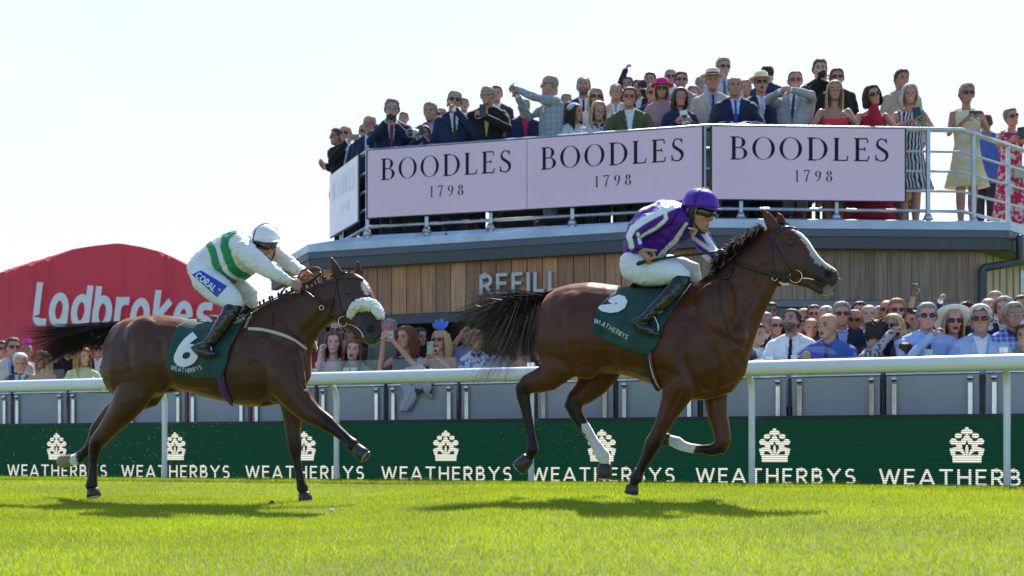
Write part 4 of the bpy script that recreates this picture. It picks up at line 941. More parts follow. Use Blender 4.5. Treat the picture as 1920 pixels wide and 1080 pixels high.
def forelock(rs):
    t = rs.random(); return [P(1445+14*t, 424-4*t, rs.gauss(0, .03)), P(1455+14*t, 413, rs.gauss(0, .03)), P(1474+8*rs.random(), 418+5*rs.random(), rs.gauss(0, .04))]
hair('forelock', hairm, HF.root, forelock, 90, .003, 6)
def whisk(rs): 
    x0, y0 = rs.choice([(1566, 520), (1556, 550), (1545, 554), (1550, 500)]); x0 += rs.gauss(0, 4); return [P(x0, y0, rs.gauss(0, .02)), P(x0+rs.uniform(2, 10), y0+rs.uniform(0, 8), rs.gauss(0, .04))]
hair('whiskers', mat('pale_hair', (.6, .56, .5), .5), HF.root, whisk, 40, .0012, 3)
# rear horse: plaits along the crest
for i in range(17):
    t = (i+.25*math.sin(i*3.7))/16.5; cx = 487+138*t; cy = 569-49*t-4*math.sin(PI*t); g = G(); rr = random.Random(i)
    g.ell(P(cx, cy-2, .005), (UDIR*.010, VDIR*.012, Vector((0, 0, .012+.004*(i%3)))), 8, 6); g.ell(P(cx+1.2, cy+3, .018), (UDIR*.009, VDIR*.012, Vector((0, 0, .011))), 8, 6); g.ell(P(cx+.5, cy+.5, .01), (UDIR*.009, VDIR*.012, Vector((0, 0, .010))), 8, 6)
    g.obj('mane_plait', hairm, HR.root)
def plfl(rs):
    t = rs.random(); cx = 480+150*t; cy = 571-50*t-4*math.sin(PI*t); return [P(cx, cy, .01), P(cx+rs.gauss(0, 3), cy-3, .01), P(cx+rs.gauss(0, 5), cy-rs.uniform(2, 8), .01)]
hair('mane_wisps', hairm, HR.root, plfl, 110, .002, 4)
def flr(rs):
    t = rs.random(); return [P(640+16*t, 508+6*t, rs.gauss(.02, .03)), P(655+8*t, 505+5*t, rs.gauss(.03, .03)), P(664+8*rs.random(), 514+6*rs.random(), rs.gauss(.05, .03))]
hair('forelock', mat('brown_hair', (.10, .04, .018), .4), HR.root, flr, 110, .003, 6)

# ---- bridles
def ring(H, px, py, rpx, name='bit_ring', m=brass, off=None, w=.0032):
    p = hit(H.bvh, px, py, lift=.012) if off is None else P(px, py, off); r = rpx/kk(px); g = G()
    pts = [p+(UDIR*math.cos(a)+Vector((0, 0, 1))*math.sin(a))*r for a in (2*PI*i/20 for i in range(21))]
    n = 8; rs = []
    for i in range(20):
        a = 2*PI*i/20; d = UDIR*math.cos(a)+Vector((0, 0, 1))*math.sin(a); rs.append([p+d*r+(d*math.cos(b)+VDIR*math.sin(b))*w for b in (2*PI*j/n for j in range(n))])
    rs.append(rs[0]); g.rings(rs, cap=False); g.obj(name, m, H.root); return p
strap(HF, [(1462, 424), (1456, 432), (1449, 447), (1447, 452)], 2.8, leather, 'headpiece')
strap(HF, [(1447, 450), (1447, 480), (1450, 510), (1456, 526), (1462, 536)], 2.0, leather, 'throat_lash')
strap(HF, [(1448, 452), (1458, 470), (1470, 486), (1482, 500), (1487, 508)], 2.6, leather, 'cheekpiece')
strap(HF, [(1441, 447), (1455, 436), (1470, 428), (1484, 427), (1492, 431)], 2.8, leather, 'browband')
strap(HF, [(1487, 519), (1470, 516), (1452, 512)], 2.6, leather, 'curb_strap')
ring(HF, 1492, 517, 11.5); ring(HF, 1454, 520, 5, 'martingale_ring')
strap(HF, [(1503, 522), (1514, 521), (1526, 524)], 1.6, brass, 'bit_bar', both=False)
strap(HF, [(1347, 590), (1352, 560), (1346, 534)], .9, leather, 'neck_strap', both=True)
strap(HF, [(1352, 520), (1349, 545), (1352, 575), (1362, 610), (1374, 638), (1386, 645)], .8, leather, 'martingale')
strap(HR, [(650, 506), (640, 515), (631, 524), (627, 530)], 2.4, leather, 'headpiece', both=False)
strap(HR, [(631, 522), (645, 521), (660, 521), (672, 522), (681, 526)], 2.4, leather, 'browband', both=False)
strap(HR, [(629, 528), (628, 545), (625, 565), (620, 580), (618, 594)], 2.2, leather, 'throat_lash', both=False)
strap(HR, [(631, 528), (633, 550), (638, 572), (642, 590)], 2.6, leather, 'cheekpiece', both=False)
strap(HR, [(652, 578), (646, 585), (640, 592)], 2.0, leather, 'noseband_strap', both=False)
ring(HR, 645, 602, 9.5); ring(HR, 603, 577, 4.5, 'martingale_ring', off=.13)
strap(HR, [(653, 607), (666, 611), (677, 620), (683, 632)], 1.2, brass, 'bit_bar', both=False)
# sheepskin noseband: a thick fluffy roll
def sheepskin():
    g = G(); pts = [(660, 590), (666, 579), (676, 573), (688, 571), (700, 574), (708, 582), (712, 592)]
    base = [P(x_, y_, .16+.06*i/6) for i, (x_, y_) in enumerate(pts)]; rads = [9, 11.5, 12.5, 12.5, 11.5, 9, 7]
    g.chain(base, [(r/228, .055+.02*math.sin(PI*i/6)) for i, r in enumerate(rads)], ref=VDIR, seg=20)
    me = remesh(g, .007, 2); co = mcoords(me); nr = mnormals(me)
    d_ = np.array([noise.noise(Vector(c)*55)+.7*noise.noise(Vector(c)*110) for c in co]); co = co+nr*(d_*.011)[:, None]; me.vertices.foreach_set('co', co.ravel()); me.update()
    meobj(me, 'sheepskin_noseband', mat('sheepskin', (.82, .81, .78), .95, bump=.8, bscale=150), HR.root)
sheepskin()

# ---- saddle cloths
def cloth(H, poly, name, m, lift=.014, both=True, step=3.0, flut=.012, parent=None):
    xs = [p[0] for p in poly]; ys = [p[1] for p in poly]; nx = int((max(xs)-min(xs))/step)+1; ny = int((max(ys)-min(ys))/step)+1
    idx = {}; vs = []
    X = np.array([min(xs)+i*step for i in range(nx+1)]); Y = np.array([min(ys)+j*step for j in range(ny+1)])
    GX, GY = np.meshgrid(X, Y); ins = (dline(GX.ravel(), GY.ravel(), poly+[poly[0]], 0) < step*.5) | inpoly(GX.ravel(), GY.ravel(), poly); ins = ins.reshape(GX.shape)
    pts = {}
    for j in range(ny+1):
        for i in range(nx+1):
            if not ins[j, i]: continue
            px, py = X[i], Y[j]
            if not inpoly(np.array([px]), np.array([py]), poly)[0]:   # snap to the outline
                best = None
                for a, b in zip(poly, poly[1:]+[poly[0]]):
                    dx, dy = b[0]-a[0], b[1]-a[1]; t = max(0, min(1, ((px-a[0])*dx+(py-a[1])*dy)/(dx*dx+dy*dy))); q = (a[0]+t*dx, a[1]+t*dy); d_ = math.dist(q, (px, py))
                    if best is None or d_ < best[0]: best = (d_, q)
                px, py = best[1]
            h_ = hit(H.bvh, px, py, lift=lift)
            if h_ is None: h_ = hit(H.bvh, px, py+5, lift=lift)
            if h_ is None: continue
            h_ = h_+VDIR*flut*(.5+.5*math.sin(px*.16+py*.05)+.4*math.sin(px*.07-py*.12))*min(1, max(0, (py-min(ys)-20)/60))
            pts[(i, j)] = len(vs); vs.append(h_)
    fs = [(pts[(i, j)], pts[(i+1, j)], pts[(i+1, j+1)], pts[(i, j+1)]) for (i, j) in pts if (i+1, j) in pts and (i+1, j+1) in pts and (i, j+1) in pts]
    out = []
    for k in range(2 if both else 1):
        g = G().add([v if k == 0 else mirror(v) for v in vs], fs); o = g.obj(name, m, parent or H.root); s = o.modifiers.new('s', 'SOLIDIFY'); s.thickness = .005; s.offset = 1; out.append(o)
    me = out[0].data; bv = BVHTree.FromPolygons([Vector(v) for v in vs], fs); return bv, out[0]
pf = [(1166, 539), (1148, 553), (1120, 578), (1112, 600), (1110, 620), (1130, 636), (1155, 646), (1178, 655), (1204, 665), (1222, 663), (1233, 650), (1240, 625), (1252, 598), (1275, 565), (1302, 533), (1290, 531), (1260, 536), (1215, 540)]
bf, ocf = cloth(HF, pf, 'saddle_cloth', green_cloth)
pr = [(356, 600), (342, 606), (333, 613), (325, 635), (320, 656), (314, 690), (333, 700), (360, 708), (395, 711), (420, 708), (428, 680), (434, 655), (444, 632), (462, 600), (482, 574), (468, 583), (440, 598), (400, 603)]
br, ocr = cloth(HR, pr, 'saddle_cloth', green_cloth)
def on_cloth(bv, px, py, e, lift=.0085):
    o_ = Vector((0, 0, CZ)); d = (W(px, py, 10)-o_).normalized(); r = bv.ray_cast(o_, d)
    if r[0] is None:
        r = bv.find_nearest(P(px, py, .28))
    n = r[1] if r[1].dot(d) < 0 else -r[1]
    return r[0]+n*(lift+e)
def cloth_text(bv, parent, s, pts, h, wd_, name, m, w=.06, gap=.25, sub=3, lean=0):
    """word along a pixel polyline baseline"""
    L_ = [0]
    for a, b in zip(pts, pts[1:]): L_.append(L_[-1]+math.dist(a, b))
    g = G()
    def fn(u, v, e):
        u = min(max(u, 0), L_[-1]-.01); i = next(k for k in range(len(L_)-1) if u <= L_[k+1]); t = (u-L_[i])/(L_[i+1]-L_[i]); a, b = pts[i], pts[i+1]
        dx, dy = (b[0]-a[0])/(L_[i+1]-L_[i]), (b[1]-a[1])/(L_[i+1]-L_[i]); return on_cloth(bv, a[0]+(b[0]-a[0])*t+dy*v+lean*v, a[1]+(b[1]-a[1])*t-dx*v, e)
    text(g, s, fn, h, gap, w=w, width=L_[-1]*.99, sub=sub, step=.0006); g.obj(name, m, parent, smooth=False, recalc=False)
cloth_text(bf, ocf, 'WEATHERBYS', [(1113, 606), (1130, 611), (1146, 620), (1160, 628), (1177, 637)], 8.6, 60, 'lettering', wht)
cloth_text(br, ocr, 'WEATHERBYS', [(321, 693), (340, 697), (358, 699), (381, 692)], 8.2, 60, 'lettering', wht)
def patch(bv, parent, polys, name, m, e0=.001, lift=.0085):
    g = G()
    for i, pl in enumerate(polys):
        cx = sum(p[0] for p in pl)/len(pl); cy = sum(p[1] for p in pl)/len(pl); c = on_cloth(bv, cx, cy, e0*(i+1), lift); ring_ = []
        for a, b in zip(pl, pl[1:]+[pl[0]]):
            m_ = max(1, int(math.dist(a, b)/3))
            for k in range(m_): ring_.append((a[0]+(b[0]-a[0])*k/m_, a[1]+(b[1]-a[1])*k/m_))
        mid_ = [((p[0]+cx)/2, (p[1]+cy)/2) for p in ring_]; n = len(ring_)
        vs = [on_cloth(bv, *p, e0*(i+1), lift) for p in ring_]+[on_cloth(bv, *p, e0*(i+1), lift) for p in mid_]+[c]
        g.add(vs, [(k, (k+1) % n, n+(k+1) % n, n+k) for k in range(n)]+[(n+k, n+(k+1) % n, 2*n) for k in range(n)])
    return g.obj(name, m, parent, recalc=False)
patch(bf, ocf, [[(1295, 533), (1301, 533), (1290, 548), (1277, 564), (1272, 567), (1280, 553)]], 'white_edge', wht)
# crumpled number on the leading cloth
patch(bf, ocf, [[(1120, 577), (1128, 573), (1140, 573), (1150, 577), (1162, 578), (1170, 572), (1172, 565), (1166, 559), (1158, 558), (1148, 561), (1152, 564), (1162, 565), (1160, 570), (1150, 571), (1140, 566), (1146, 559), (1160, 554), (1172, 557), (1177, 566), (1172, 578), (1160, 586), (1145, 588), (1130, 585)]], 'number_five', wht)
g = G()
def n6(u, v, e): return on_cloth(br, 326+u+v*.28, 684-v, e)
text(g, '6', n6, 57, .1, w=.13, width=40, sub=3, step=.0006); g.obj('number_six', wht, ocr, smooth=False, recalc=False)
# girths
def girth(H, pts, wpx, stripes, name):
    n = len(stripes); o_ = None
    for k, (f0, f1, m) in enumerate(stripes):
        mid_ = (f0+f1)/2; q = []
        for i, (x_, y_) in enumerate(pts): q.append((x_+wpx*(mid_-.5)*2, y_))
        strap(H, q, wpx*(f1-f0), m, name, th=.004, lift=.013+.0015*k if len(stripes) > 1 else .013)
grd = mat('girth_red', (.5, .03, .03), .6); gbk = mat('girth_black', (.012, .012, .014), .6); gpu = mat('girth_purple', (.06, .02, .13), .55)
girth(HF, [(1216, 655), (1218, 680), (1226, 705), (1238, 729)], 8, [(0, 1, gbk), (.12, .26, wht), (.32, .46, grd), (.54, .68, wht), (.74, .88, grd)], 'girth')
girth(HR, [(414, 700), (417, 720), (424, 740), (433, 754)], 8.5, [(0, 1, gpu), (.3, .42, grd)], 'girth')
strap(HR, [(466, 617), (490, 618), (511, 622), (535, 630), (556, 641), (573, 655)], 3.0, mat('cream_web', (.55, .52, .38), .7), 'breastplate')
strap(HR, [(511, 588), (512, 605), (510, 622)], 1.6, leather, 'martingale')
strap(HR, [(485, 582), (474, 590), (466, 600), (460, 615)], 3.2, mat('tan_strap', (.36, .27, .14), .6), 'saddle_edge', both=False)
patch(br, HR.root, [[(455, 628), (463, 630), (458, 645), (446, 655), (437, 654), (440, 644)]], 'saddle_pad', mat('yellow_pad', (.42, .36, .05), .8), lift=.016)
# ================================================================ people
SKIN = (.48, .25, .168)
skin = mat('skin', attr=True, rough=.5, var=.06, scale=25, spec=.4)
HEAD = [(-.118, .070, .030, .016), (-.108, .088, .0, .036), (-.088, .093, -.035, .050), (-.06, .093, -.062, .060), (-.03, .090, -.080, .068), (0, .088, -.092, .073), (.03, .092, -.098, .076), (.06, .089, -.098, .0755), (.085, .074, -.09, .067), (.104, .048, -.066, .05), (.115, .015, -.03, .028)]
def frame(fwd, up=(0, 0, 1)):
    f = Vector(fwd).normalized(); r = f.cross(Vector(up)).normalized(); u = r.cross(f).normalized(); return r, f, u   # right-handed: r = f x u
def head_geo(g, C, fr, s, fem=False, seg=20):
    r, f, u = fr; rs = []
    for z, yf, yb, hw in HEAD:
        if fem and z < -.05: hw *= .9
        c = (yf+yb)/2; h = (yf-yb)/2; ring_ = []
        for j in range(seg):
            a = 2*PI*j/seg; cx = math.cos(a); sy = math.sin(a)
            ring_.append(C+(r*(hw*abs(cx)**.9*(1 if cx > 0 else -1))+f*(c+h*abs(sy)**.95*(1 if sy > 0 else -1))+u*z)*s)
        rs.append(ring_)
    g.rings(rs)
    L_ = lambda x, y, z: C+(r*x+f*y+u*z)*s
    g.chain([L_(0, .082, .03), L_(0, .096, .0), L_(0, .108, -.022), L_(0, .100, -.032)], [.008*s, .0105*s, .0135*s, .009*s], ref=r, seg=10)   # nose
    for k in (-1, 1):
        g.ell(L_(k*.078, -.008, -.005), (f*.017*s+u*.004*s, r*.007*s, u*.031*s), 8, 6)       # ears
        g.ell(L_(k*.030, .080, .030), (r*.027*s, f*.012*s, u*.008*s), 8, 6)     # brow
        g.ell(L_(k*.042, .062, -.025), (r*.02*s, f*.02*s, u*.02*s), 8, 6)     # cheek
    g.ell(L_(0, .086, -.068), (r*.023*s, f*.011*s, u*.011*s), 8, 6)         # lips
    g.ell(L_(0, .080, -.1), (r*.022*s, f*.016*s, u*.014*s), 8, 6)            # chin
def sculpt_face(co, nr, C, fr, s):
    x, y, z = hloc(co, C, fr, s); ft = (y > .03) & (np.abs(x) < .1) & (np.abs(z) < .14); d = np.zeros(len(x))
    for k in (-1, 1):
        d -= .0085*np.exp(-(((x-k*.030)/.017)**2+((z-.007)/.011)**2))
        d -= .004*np.exp(-(((x-k*.030)/.012)**2+((z+.060)/.022)**2)); d -= .004*np.exp(-(((x-k*.066)/.014)**2+((z-.02)/.03)**2))
    d -= .004*np.exp(-((x/.02)**2+((z+.086)/.007)**2)); d -= .003*np.exp(-((x/.007)**2+((z+.050)/.010)**2))
    return co+nr*(d*s*ft)[:, None]
def hloc(co, C, fr, s):
    d = (co-np.array(C))/s; return d@np.array(fr[0]), d@np.array(fr[1]), d@np.array(fr[2])
def paint_face(c, co, C, fr, s, mouth=0, beard=None, lip=(.36, .12, .10), brow=(.09, .06, .045), eyes=True, blush=1):
    x, y, z = hloc(co, C, fr, s); hd = (np.abs(x) < .1) & (np.abs(z) < .14) & (np.abs(y) < .13)
    ft = hd & (y > .03)
    def put(m, col, w=1.):
        c[m] = c[m]*(1-w)+np.array(col)*w
    if blush: put(ft & (np.hypot(np.abs(x)-.042, z+.03) < .022), (.55, .20, .15), .35*blush)
    if beard is not None: put(ft & (z < -.045) & (np.hypot(x/.9, z+.02) > .035) & ~((np.abs(x) < .02) & (np.abs(z+.068) < .007)), beard, .8); put(hd & (z < -.04) & (y > -.01), beard, .6)
    if eyes:
        for k in (-1, 1):
            put(ft & (np.hypot((x-k*.031)/1.7, z-.006) < .0085), (.03, .02, .02), .85)
            put(ft & (np.hypot((x-k*.031)/2.6, z-.027) < .0065), brow, .8)
    put(ft & (np.hypot(x/(2.2 if mouth < .5 else 1.3), (z+.068)) < .0085+.010*mouth), lip if mouth < .3 else (.05, .015, .015), .9)
    if 0 < mouth < .6: put(ft & (np.hypot(x/2.6, (z+.066)) < .006), (.7, .66, .6), .9)
def hand_geo(g, Wp, d, n, s=1., curl=.5, side=1, rr=None):
    """wrist, direction of the palm, palm normal (towards the gripped thing), curl 0 open .. 1 fist"""
    d = Vector(d).normalized(); n = (Vector(n)-d*Vector(n).dot(d)).normalized(); t = d.cross(n)*side     # t towards the thumb
    pc = Wp+d*.045*s
    g.ell(pc, (d*.052*s, t*.043*s, n*.017*s), 12, 8)
    for i, (o_, l) in enumerate(((.030, .074), (.010, .082), (-.011, .076), (-.031, .060))):
        b = Wp+d*.078*s+t*o_*s; p = [b-d*.02*s, b]; a = 0; q = b; sp = o_*.25*(1-curl)
        for k, fr_ in enumerate((.42, .32, .26)):
            a += curl*(1.15, 1.35, 1.0)[k]+.12; q = q+(d*math.cos(a)+n*math.sin(a)+t*sp*4).normalized()*l*fr_*s; p.append(q)
        g.chain(p, [(rr or .0092)*s, (rr or .0092)*s, .0088*s, .0082*s, .0072*s], ref=t, seg=8)
    b = Wp+d*.02*s+t*.034*s; q = b+(d*.6+t*.75+n*.3).normalized()*.034*s; q2 = q+(d*(.9-.4*curl)+n*(.2+.7*curl)-t*.15*curl).normalized()*.03*s; q3 = q2+(d*(.6-.5*curl)+n*(.2+.6*curl)-t*.5*curl).normalized()*.024*s
    g.chain([b, q, q2, q3], [.013*s, .0118*s, .0105*s, .0085*s], ref=n, seg=8)

# ---------------------------------------------------------------- jockeys
def jockey(cfg, H):
    J = empty('person', P(*cfg['root'], 0), cfg['label'], 'jockey', 'jockeys riding in the race')
    C = P(*cfg['head'], cfg['hoff']); yw, pt, rl = [math.radians(a) for a in cfg['hrot']]; s = cfg['hs']
    fwd = (UDIR*math.cos(yw)+VDIR*math.sin(yw))*math.cos(pt)+Vector((0, 0, math.sin(pt))); fr = frame(fwd)
    if rl:
        q = Matrix.Rotation(rl, 3, fr[1]); fr = (q@fr[0], fr[1], q@fr[2])
    L_ = lambda x, y, z: C+(fr[0]*x+fr[1]*y+fr[2]*z)*s
    # continuous body: head, neck, trunk core, arms, hands, legs
    g = G(); head_geo(g, C, fr, s)
    nk = P(*cfg['neck'], 0); g.chain([L_(0, -.03, -.05), L_(0, -.02, -.11), nk], [.055*s, .055, .062], ref=VDIR)
    px_loft(g, [(t[0]*.9+t[2]*.1, t[1]*.9+t[3]*.1, t[0]*.1+t[2]*.9, t[1]*.1+t[3]*.9, t[4]*.85) for t in cfg['torso']], 16)
    sh = lambda ch, k: [(p[0], p[1], p[2]*k, p[3]) for p in ch]
    for ch in (cfg['arm_n'], cfg['arm_f']): px_chain(g, sh(ch, .72)+[], 12)
    for wx, wy, off, hx, hy, hoff, nrm, curl, side in cfg['hands']:
        a, b = P(wx, wy, off), P(hx, hy, hoff); g.chain([a-(b-a)*.8, a, a+(b-a)*.3], [(.036, .03), (.029, .024), (.03, .022)], ref=VDIR, seg=12)
        n = UDIR*nrm[0]+VDIR*nrm[1]+Vector((0, 0, nrm[2])); hand_geo(g, a, b-a, n, 1.3, curl, side)
    for ch in cfg['legs']: px_chain(g, sh(ch, .85), 14)
    for ch in cfg['boots']: px_chain(g, sh(ch, .8), 12)
    me = remesh(g, .0058, 2, .4); co = sculpt_face(mcoords(me), mnormals(me).astype(float), C, fr, s); me.vertices.foreach_set('co', co.ravel()); c = np.tile(np.array(SKIN), (len(co), 1)); paint_face(c, co, C, fr, s, mouth=cfg['mouth'], eyes=False, brow=(.1, .06, .04), blush=.6); setcol(me, c)
    meobj(me, 'body', skin, J)
    # silks
    g = G(); px_loft(g, cfg['torso'], 22); 
    for ch in (cfg['arm_n'], cfg['arm_f']): px_chain(g, ch, 16)
    me = remesh(g, .0065, 4, .5); co = mcoords(me); nr = mnormals(me).astype(float); x, y = pjv(co)
    fold = np.array([noise.noise(Vector((p[0]*9+p[2]*4, p[1]*5, p[2]*14-p[0]*8)))*.7+noise.noise(Vector(p)*24)*.4-abs(noise.noise(Vector((p[0]*14+p[2]*9, p[1]*8, p[2]*20-p[0]*6))))*1.3-abs(noise.noise(Vector((p[0]*30-p[2]*12, p[1]*14, p[2]*34))))*.6+.4 for p in co]); co = co+nr*(fold*.0085)[:, None]
    me.vertices.foreach_set('co', co.ravel()); lat = (co-np.array([0, D_HORSE, 0])) @ np.array(VDIR)
    c = np.tile(np.array(cfg['silk'][0]), (len(co), 1))
    for pts, col in cfg['stripes']:
        w = np.clip(.5-(dline(x, y, pts, 4)-(.2 if col is WT else 1.6))/1.6, 0, 1)[:, None]; c = c*(1-w)+np.array(col)*w
    setcol(me, c); me.update(); silk = meobj(me, 'racing_silks', mat('silk', attr=True, rough=.45, var=.06, spec=.3, bump=.35, bscale=55), J)
    # breeches
    g = G()
    for ch in cfg['legs']: px_chain(g, ch, 18)
    e = cfg['seat']; k = kk(e[0]); g.ell(P(e[0], e[1], 0), (UDIR*e[2]/k, VDIR*.17, Vector((0, 0, e[3]/k))), 18, 12)
    me = remesh(g, .008, 5, .5); co = mcoords(me); nr = mnormals(me).astype(float)
    fold = np.array([noise.noise(Vector((p[0]*7+p[2]*7, p[1]*5, p[2]*12)))-abs(noise.noise(Vector((p[0]*11+p[2]*14, p[1]*8, p[2]*15-p[0]*12))))*1.2+noise.noise(Vector(p)*26)*.3+.3 for p in co]); co = co+nr*(fold*.0065)[:, None]; me.vertices.foreach_set('co', co.ravel()); me.update()
    br_ = meobj(me, 'breeches', mat('breeches', (.74, .75, .77), .62, var=.03, bump=.2, bscale=30), J)
    bvh = BVHTree.FromPolygons([Vector(v) for v in co.tolist()], [tuple(p.vertices) for p in me.polygons])
    # boots
    bm_ = mat('boot_leather', (.013, .013, .015), .2, spec=.6, bump=.25, bscale=22)
    for ch in cfg['boots']:
        g = G(); px_chain(g, ch, 16); me = remesh(g, .0065, 3, .5); co = mcoords(me); nr = mnormals(me).astype(float)
        fold = np.array([noise.noise(Vector((p[0]*6, p[1]*6, p[2]*38))) for p in co]); co += nr*(fold*.004)[:, None]; me.vertices.foreach_set('co', co.ravel()); me.update(); b = meobj(me, 'boot', bm_, J)
    # helmet: silk covered shell, peak, harness
    hc = L_(0, -.008, .045); hr, hf, hu = fr; tl = math.radians(cfg['htilt']); hf2 = hf*math.cos(tl)+hu*math.sin(tl); hu2 = hu*math.cos(tl)-hf*math.sin(tl)
    g = G(); rs = []
    for i in range(10):
        a = PI/2*i/9.3; 
        rs.append([hc+(hr*math.cos(w)*.106+hf2*math.sin(w)*(.130 if math.sin(w) > 0 else .126))*math.cos(a)**.85*s+hu2*math.sin(a)*.108*s+hf2*(.004*math.sin(w*7+i))+hr*(.003*math.sin(w*5-i*1.3)) for w in (2*PI*j/28 for j in range(28))])
    rs = [[hc+(p-hc)*.97-hu2*.022 for p in rs[0]]]+rs; g.rings(rs); hel = g.obj('helmet', mat(cfg['hmat'][0], cfg['hmat'][1], .45, var=.05, bump=.35, bscale=40, spec=.35), J)
    g = G(); A_ = [w for w in np.linspace(.5, PI-.5, 13)]
    r0 = [hc+(hr*math.cos(w)*.104+hf2*math.sin(w)*.128)*s-hu2*.012 for w in A_]; r1 = [hc+(hr*math.cos(w)*.096+hf2*(math.sin(w)**1.3*.078+.128*math.sin(w)))*s-hu2*.018 for w in A_]
    g.rings([r0, r1, [p-hu2*.004 for p in r1], [p-hu2*.006 for p in r0]], closed=False, cap=False); g.obj('peak', MATS[cfg['hmat'][0]], hel)
    blk = mat('black_webbing', (.012, .012, .013), .5)
    for k in (-1, 1):
        G().chain([hc+(hr*k*.107*math.cos(a)+hf2*.02)*s+hu2*math.sin(a)*.110*s for a in np.linspace(0, PI/2, 8)], [(.006, .003)]*8, ref=hf2, seg=6).obj('harness_strap', blk, hel)
        G().chain([hc+(hr*k*.107+hf2*.02)*s, L_(k*.084, .012, -.02), L_(k*.074, .03, -.075), L_(k*.03, .07, -.122), L_(0, .08, -.126)], [(.009, .004)]*5, ref=hf2, seg=6).obj('chin_strap', blk, hel)
        G().ell(L_(k*.078, -.012, -.028), (hf*.03*s, hr*.01*s, hu*.045*s), 10, 6).obj('ear_guard', blk, hel)
    # goggles
    g = G(); rs = []
    for z, sc_ in ((-.024, .97), (-.018, 1.05), (.0, 1.09), (.018, 1.06), (.025, .98)):
        rs.append([L_(math.cos(w)*.074*sc_, .012+math.sin(w)*.096*sc_-(.012 if abs(math.cos(w)) < .2 and z < 0 else 0), .008+z) for w in np.linspace(.15, PI-.15, 17)])
    g.rings(rs, closed=False, cap=False); o = g.obj('goggles', mat('goggle_lens', (.012, .012, .014), .08, spec=.8, coat=.4), J); q = o.modifiers.new('s', 'SOLIDIFY'); q.thickness = .006
    G().chain([L_(math.cos(w)*.082, .0+math.sin(w)*.098, .012) for w in np.linspace(PI-.1, 2*PI+.1, 14)], [(.011, .003)]*14, ref=hu, seg=6).obj('goggle_strap', blk, J)
    # collar
    G().chain([L_(0, -.035, -.115)+(hr*math.cos(w)+hf*math.sin(w)*.9)*.066 for w in (2*PI*j/16 for j in range(17))], [(.016, .008)]*17, ref=hu, seg=6).obj('collar', mat('white_fabric'), J)
    return J, bvh, silk, br_
PU = (.075, .010, .27); WT = (.82, .82, .86); GR = (.008, .24, .085)
JF = dict(root=(1230, 540), label='jockey in purple silks with white stripes and purple helmet crouched on the leading horse', head=(1311, 397), hoff=.04, hrot=(14, -20, 4), hs=1.10, neck=(1285, 404), mouth=0, htilt=8,
 torso=[(1172, 456, 1212, 492, .14), (1180, 420, 1242, 482, .165), (1204, 392, 1272, 460, .185), (1238, 377, 1298, 434, .195), (1266, 376, 1310, 424, .15), (1280, 382, 1312, 416, .085)],
 arm_n=[(1262, 398, 18, .14, .9), (1246, 404, 20, .2, .9), (1218, 418, 20, .24, .9), (1192, 434, 18.5, .26, .9), (1184, 446, 16, .265, .9), (1192, 459, 13, .255, .9), (1201, 467, 9.5, .25, .9)],
 arm_f=[(1290, 412, 20, -.14, .9), (1306, 432, 20, -.19, .9), (1320, 456, 18, -.2, .9), (1334, 476, 17, -.2, .9), (1348, 484, 13, -.16, .9), (1360, 485, 9, -.1, .9)],
 hands=[(1203, 470, .25, 1214, 487, .262, (.9, -.5, .4), .95, 1), (1361, 486, -.09, 1376, 487, -.03, (.2, .6, -1), .9, -1)],
 legs=[[(1190, 502, 28, .07, 1), (1214, 507, 28.5, .13, .9), (1244, 510, 25, .19, .9), (1268, 512, 20, .23, .9), (1279, 519, 16, .24, .9)], [(1192, 500, 28, -.07, 1), (1236, 500, 26, -.14, .9), (1278, 501, 21, -.19, .9), (1300, 508, 17, -.21, .9), (1303, 522, 14, -.22, .9)]],
 seat=(1192, 494, 29, 27),
 boots=[[(1279, 523, 16.5, .245, .85), (1266, 543, 16, .275, .85), (1246, 563, 14.5, .30, .85), (1225, 582, 11, .32, .9), (1210, 597, 10.5, .33, .9), (1190, 606, 10, .335, .8), (1204, 614, 10.5, .335, .8), (1222, 621, 8.5, .335, .8), (1233, 626, 6, .335, .8)], [(1302, 524, 15, -.23, .85), (1280, 555, 14, -.29, .85), (1250, 585, 11, -.32, .9), (1240, 600, 10, -.33), (1222, 606, 10, -.335), (1240, 618, 9, -.335), (1258, 625, 6, -.335)]],
 silk=[PU], hmat=('purple_silk', (.095, .014, .36)),
 stripes=[([(1275, 384, 3.5), (1243, 395, 6), (1207, 413, 6.5), (1187, 428, 6), (1179, 443, 5.5), (1184, 462, 5)], WT), ([(1247, 393, 3), (1249, 411, 3.5), (1229, 428, 3), (1203, 443, 2.5)], WT), ([(1200, 394, 3), (1222, 382, 3), (1242, 387, 3)], WT), ([(1228, 376, 3.5), (1250, 374, 3), (1270, 378, 3.5)], WT), ([(1287, 420, 3), (1267, 450, 4.5), (1238, 480, 4.5)], WT), ([(1308, 426, 3), (1299, 442, 3)], WT), ([(1316, 430, 5), (1328, 450, 5.5), (1342, 468, 4)], WT), ([(1300, 446, 3), (1322, 462, 4), (1342, 474, 3)], WT), ([(1322, 480, 5), (1336, 494, 6), (1354, 489, 5)], WT), ([(1196, 438, 2.5), (1200, 455, 3)], WT)])
